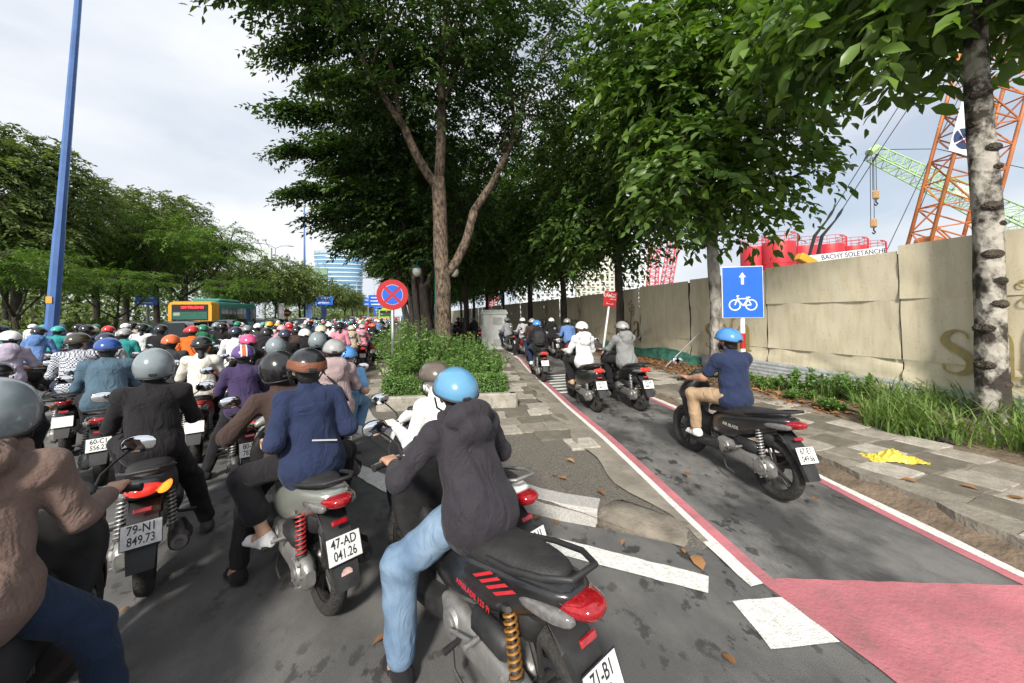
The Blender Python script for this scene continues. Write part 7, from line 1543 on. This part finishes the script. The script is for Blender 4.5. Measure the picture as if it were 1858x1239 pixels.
# green crane behind
gc = empty('green_crane', (AD(1800, 560, 52).x, AD(1800, 560, 52).y, 0), 0, 'pale green lattice boom reaching left with hook blocks hanging from its tip', 'crane'); o4 = Vector(gc.location)
A2, B2 = AD(1585, 279, 52)-o4, AD(1890, 425, 52)-o4
lattice('boom', A2, B2, 1.5, 2.8, 22, GRN, gc, .09, .045, side=Vector((0, 0, 1)))
mb = MB(); mb.cyl(A2+Vector((-.9, 0, 0)), A2+Vector((.6, 0, .9)), .5, 8); mb.build('boom_head', GRN, gc)
mb = MB(); c_ = AD(1760, 352, 52)-o4; mb.box(c_, (4.5, .1, 1.6), rot=(0, R(25), -YAW)); mb.build('white_banner', WHITEP, gc)
mb = MB(); mb.tube([A2+Vector((0, 0, .6)), AD(1700, 270, 52)-o4, AD(1890, 312, 52)-o4], .05, 5); mb.build('pendant_rope', CABLE, gc)
mb = MB(); mb.box((2, 3, 2), (5, 7, 4), bev=.2); mb.build('crane_house', GRN, gc); mb = MB(); mb.cyl((2, 3, 3), B2, .4, 8); mb.build('boom_base', GRN, gc)
HOOKM = M('hook_block', (.40, .24, .10), .5, var=.3, dirt=.4)
for (px, y0, y1, y2) in ((1589, 285, 345, 362), (1585, 285, 398, 412)):
    mb = MB(); a, b = AD(px-3, y0, 52)-o4, AD(px-2, y1, 52)-o4
    for dx in (-.25, .25): mb.cyl(a+camr*dx, b+camr*dx, .04, 5)
    mb.build('hoist_rope', CABLE, gc); c_ = AD(px, (y1+y2)/2, 52)-o4; mb = MB(); mb.box(c_, (.9, .5, 1.3), rot=(0, 0, -YAW), bev=.2); h_ = mb.build('hook_block', HOOKM, gc)
    mb = MB(); mb.tube([c_+Vector((0, 0, -.6)), c_+Vector((0, 0, -1.0)), c_+camr*.25+Vector((0, 0, -1.25)), c_+Vector((0, 0, -1.5)), c_-camr*.22+Vector((0, 0, -1.3))], .09, 6); mb.build('hook', CABLE, h_)
# slanting stay rods of the near rig with yellow and white boom
rg_ = empty('piling_rig', (AD(1520, 560, 24).x, AD(1520, 560, 24).y, 0), 0, 'piling rig stay rods with a yellow end and white lettered boom above the hoarding', 'rig'); o5 = Vector(rg_.location)
for dx in (0, 17):
    pts = [AD(1640+dx, 178+dx*.3, 24), AD(1575+dx, 280, 24), AD(1500+dx*.9, 400, 24), AD(1478+dx*.8, 428, 24), AD(1466+dx*.9, 472, 24)]
    mb = MB(); mb.tube([p_-o5 for p_ in pts[:3]], .028, 6); mb.build('stay_rope', CABLE, rg_)
    mb = MB(); mb.tube([p_-o5 for p_ in (pts[1].lerp(pts[2], .0), pts[1].lerp(pts[2], .1))], [.09, .05], 6); mb.build('rope_socket', CABLE, rg_)
    mb = MB(); mb.tube([p_-o5 for p_ in (pts[1].lerp(pts[2], .82), pts[1].lerp(pts[2], .9), pts[2], pts[3], pts[4])], [.05, .10, .06, .11, .10], 6); mb.build('turnbuckle', CABLE, rg_)
mb = MB(); a, b = AD(1464, 468, 24)-o5, AD(1600, 452, 24)-o5; mb.box((a+b)/2+Vector((0, 0, -.25)), ((b-a).length, .5, .75), rot=(0, -math.atan2((b-a).z, (b-a).xy.length), -YAW)); wb = mb.build('white_boom', WHITEP, rg_)
mb = MB(); mb.box(a+Vector((-.1, 0, -.15)), (1.1, .55, .5), rot=(0, .5, -YAW), bev=.05); mb.build('yellow_end', M('rig_yellow', (.70, .33, .02), .45, var=.1, dirt=.2), rg_)
ob('boom_lettering', text_mesh('BACHY SOLETANCHE', .42, NAVYL, .004, align='LEFT'), rg_, AD(1490, 468, 23.1)-o5, (PI/2, -math.atan2((b-a).z, (b-a).xy.length), -YAW))
mb = MB(); mb.box((2, 2.5, 1.3), (3, 5, 2.6), bev=.2); mb.build('rig_house', M('rig_grey', (.3, .3, .3), .5), rg_)
for (a, b, lab) in (((1745, 165), (1610, 452), 'thin slanting crane rope behind the pale trunk'), ((1700, 300), (1640, 452), 'second thin slanting crane rope')):
    p_, q_ = AD(*a, 30), AD(*b, 30); mb = MB(); mb.cyl(p_-q_+Vector((0, 0, 0)), (0, 0, 0), .028, 5); tag(mb.build('crane_rope', CABLE, None, loc=q_), lab, 'rope')
# red lattice towers among the trees
for (a, b, w_, D, lab) in (((1178, 522), (1188, 440), 1.6, 70, 'red lattice tower leg seen between the dark trunks'), ((1196, 522), (1222, 440), 1.6, 70, 'red lattice boom leaning beside the lattice tower'), ((893, 565), (897, 515), 1.8, 80, 'red machine mast beyond the cabinet')):
    p_ = AD(*a, D); t = empty('red_mast', (p_.x, p_.y, 0), 0, lab, 'mast', 'red masts behind the hoarding'); lattice('mast', Vector((0, 0, 0)), AD(*b, D)-Vector((p_.x, p_.y, 0)), w_, w_, 16, SRED, t, .10, .05, side=camr)
# apartment blocks
APW = M('apartment_wall', (.58, .56, .47), .8, var=.06, scale=.1); APW2 = M('apartment_wall_white', (.66, .67, .66), .8, var=.06, scale=.1); WING = M('window_glass', (.10, .12, .14), .2, var=.3, scale=.5)
wme = None
for (px, py, wpx, D, m_, nx, nz, lab) in ((1008, 455, 60, 190, APW2, 7, 14, 'white apartment tower block left of the dark trunk'), (1075, 447, 66, 200, APW, 8, 15, 'cream apartment tower block between two dark trunks'), (1145, 462, 54, 215, APW2, 6, 14, 'pale apartment tower block beside the red lattice'), (955, 470, 30, 230, APW2, 4, 12, 'narrow far apartment block past the shaded row')):
    c = AD(px, py, D); w_ = wpx*D/FPX; t = empty('apartment_block', (c.x, c.y, 0), -YAW*.6-.15, lab, 'building', 'apartment towers'); h_ = c.z
    mb = MB(); mb.box((0, 0, h_/2), (w_, 14, h_)); wl = mb.build('wall', m_, t); mb = MB(); mb.box((0, 0, h_+.8), (w_*.6, 8, 1.6)); mb.build('roof_house', m_, t)
    for k in range(nx+1): mb = MB(); mb.box((-w_/2+w_*k/nx, -7.25, h_/2), (.5, .5, h_)); mb.build('pier', m_, t)
    mb = MB(); mb.box((0, 0, 0), (w_/nx*.52, .12, h_/nz*.45)); wme = mb.mesh('window', WING); mb = MB(); mb.box((0, 0, 0), (w_/nx*.9, .8, .5)); bme = mb.mesh('balcony', m_)
    for i in range(nx):
        for j in range(max(0, nz-12), nz):
            x, z = -w_/2+w_*(i+.5)/nx, h_*(j+.5)/nz
            ob('window', wme, wl, (x, -7.06, z)); 
            if (i+j) % 3 == 0: ob('balcony', bme, wl, (x, -7.3, z-h_/nz*.33))
# green ground and woodland beyond the trees across the road
tag(ob('grass_ground', mesh('grass_ground', [(-17, -10, .06), (-17, 400, .06), (-600, 400, .06), (-600, -10, .06)], [(0, 1, 2, 3)], M('far_lawn', (.055, .085, .03), .95, var=.4, scale=.4, bump=.5, bscale=5))), kind='structure')
r_ = np.random.default_rng(8); n = 52000; xs = r_.uniform(-260, -26, n); dd = r_.uniform(0, 22, n); hz = 6+3*np.sin(xs*.11)+2*np.sin(xs*.37+1); yy = 62+(-xs-26)*.55+dd; zz2 = r_.uniform(0, 1, n)**.8*hz
me = leaves_mesh('distant_wood', np.stack([xs, yy-20*(xs > -60), zz2], 1), nrm(r_.normal(0, 1, (n, 3))), nrm(r_.normal(0, .5, (n, 3))+[.3, -.8, .5]), r_.uniform(.3, .65, n), r_.uniform(.2, .42, n), LEAF_C, np.clip(r_.normal(.5, .25, n), 0, 1))
tag(ob('distant_wood', me), 'belt of woodland far behind the trees across the road', None, None, 'stuff')
r_ = np.random.default_rng(9); n = 18000; t_ = r_.uniform(0, 1, n); xs = -18+r_.uniform(-12, 3, n)*t_+40*0; ys = 90+t_*240; xs = -16-r_.uniform(0, 16, n)
me = leaves_mesh('distant_wood', np.stack([xs, ys, r_.uniform(0, 1, n)**.8*(6+3*np.sin(ys*.1))], 1), nrm(r_.normal(0, 1, (n, 3))), nrm(r_.normal(0, .5, (n, 3))+[.3, -.8, .5]), r_.uniform(.3, .65, n), r_.uniform(.2, .42, n), LEAF_C, np.clip(r_.normal(.5, .25, n), 0, 1))
tag(ob('distant_wood', me), 'far trees massed beside the vanishing road', None, None, 'stuff')
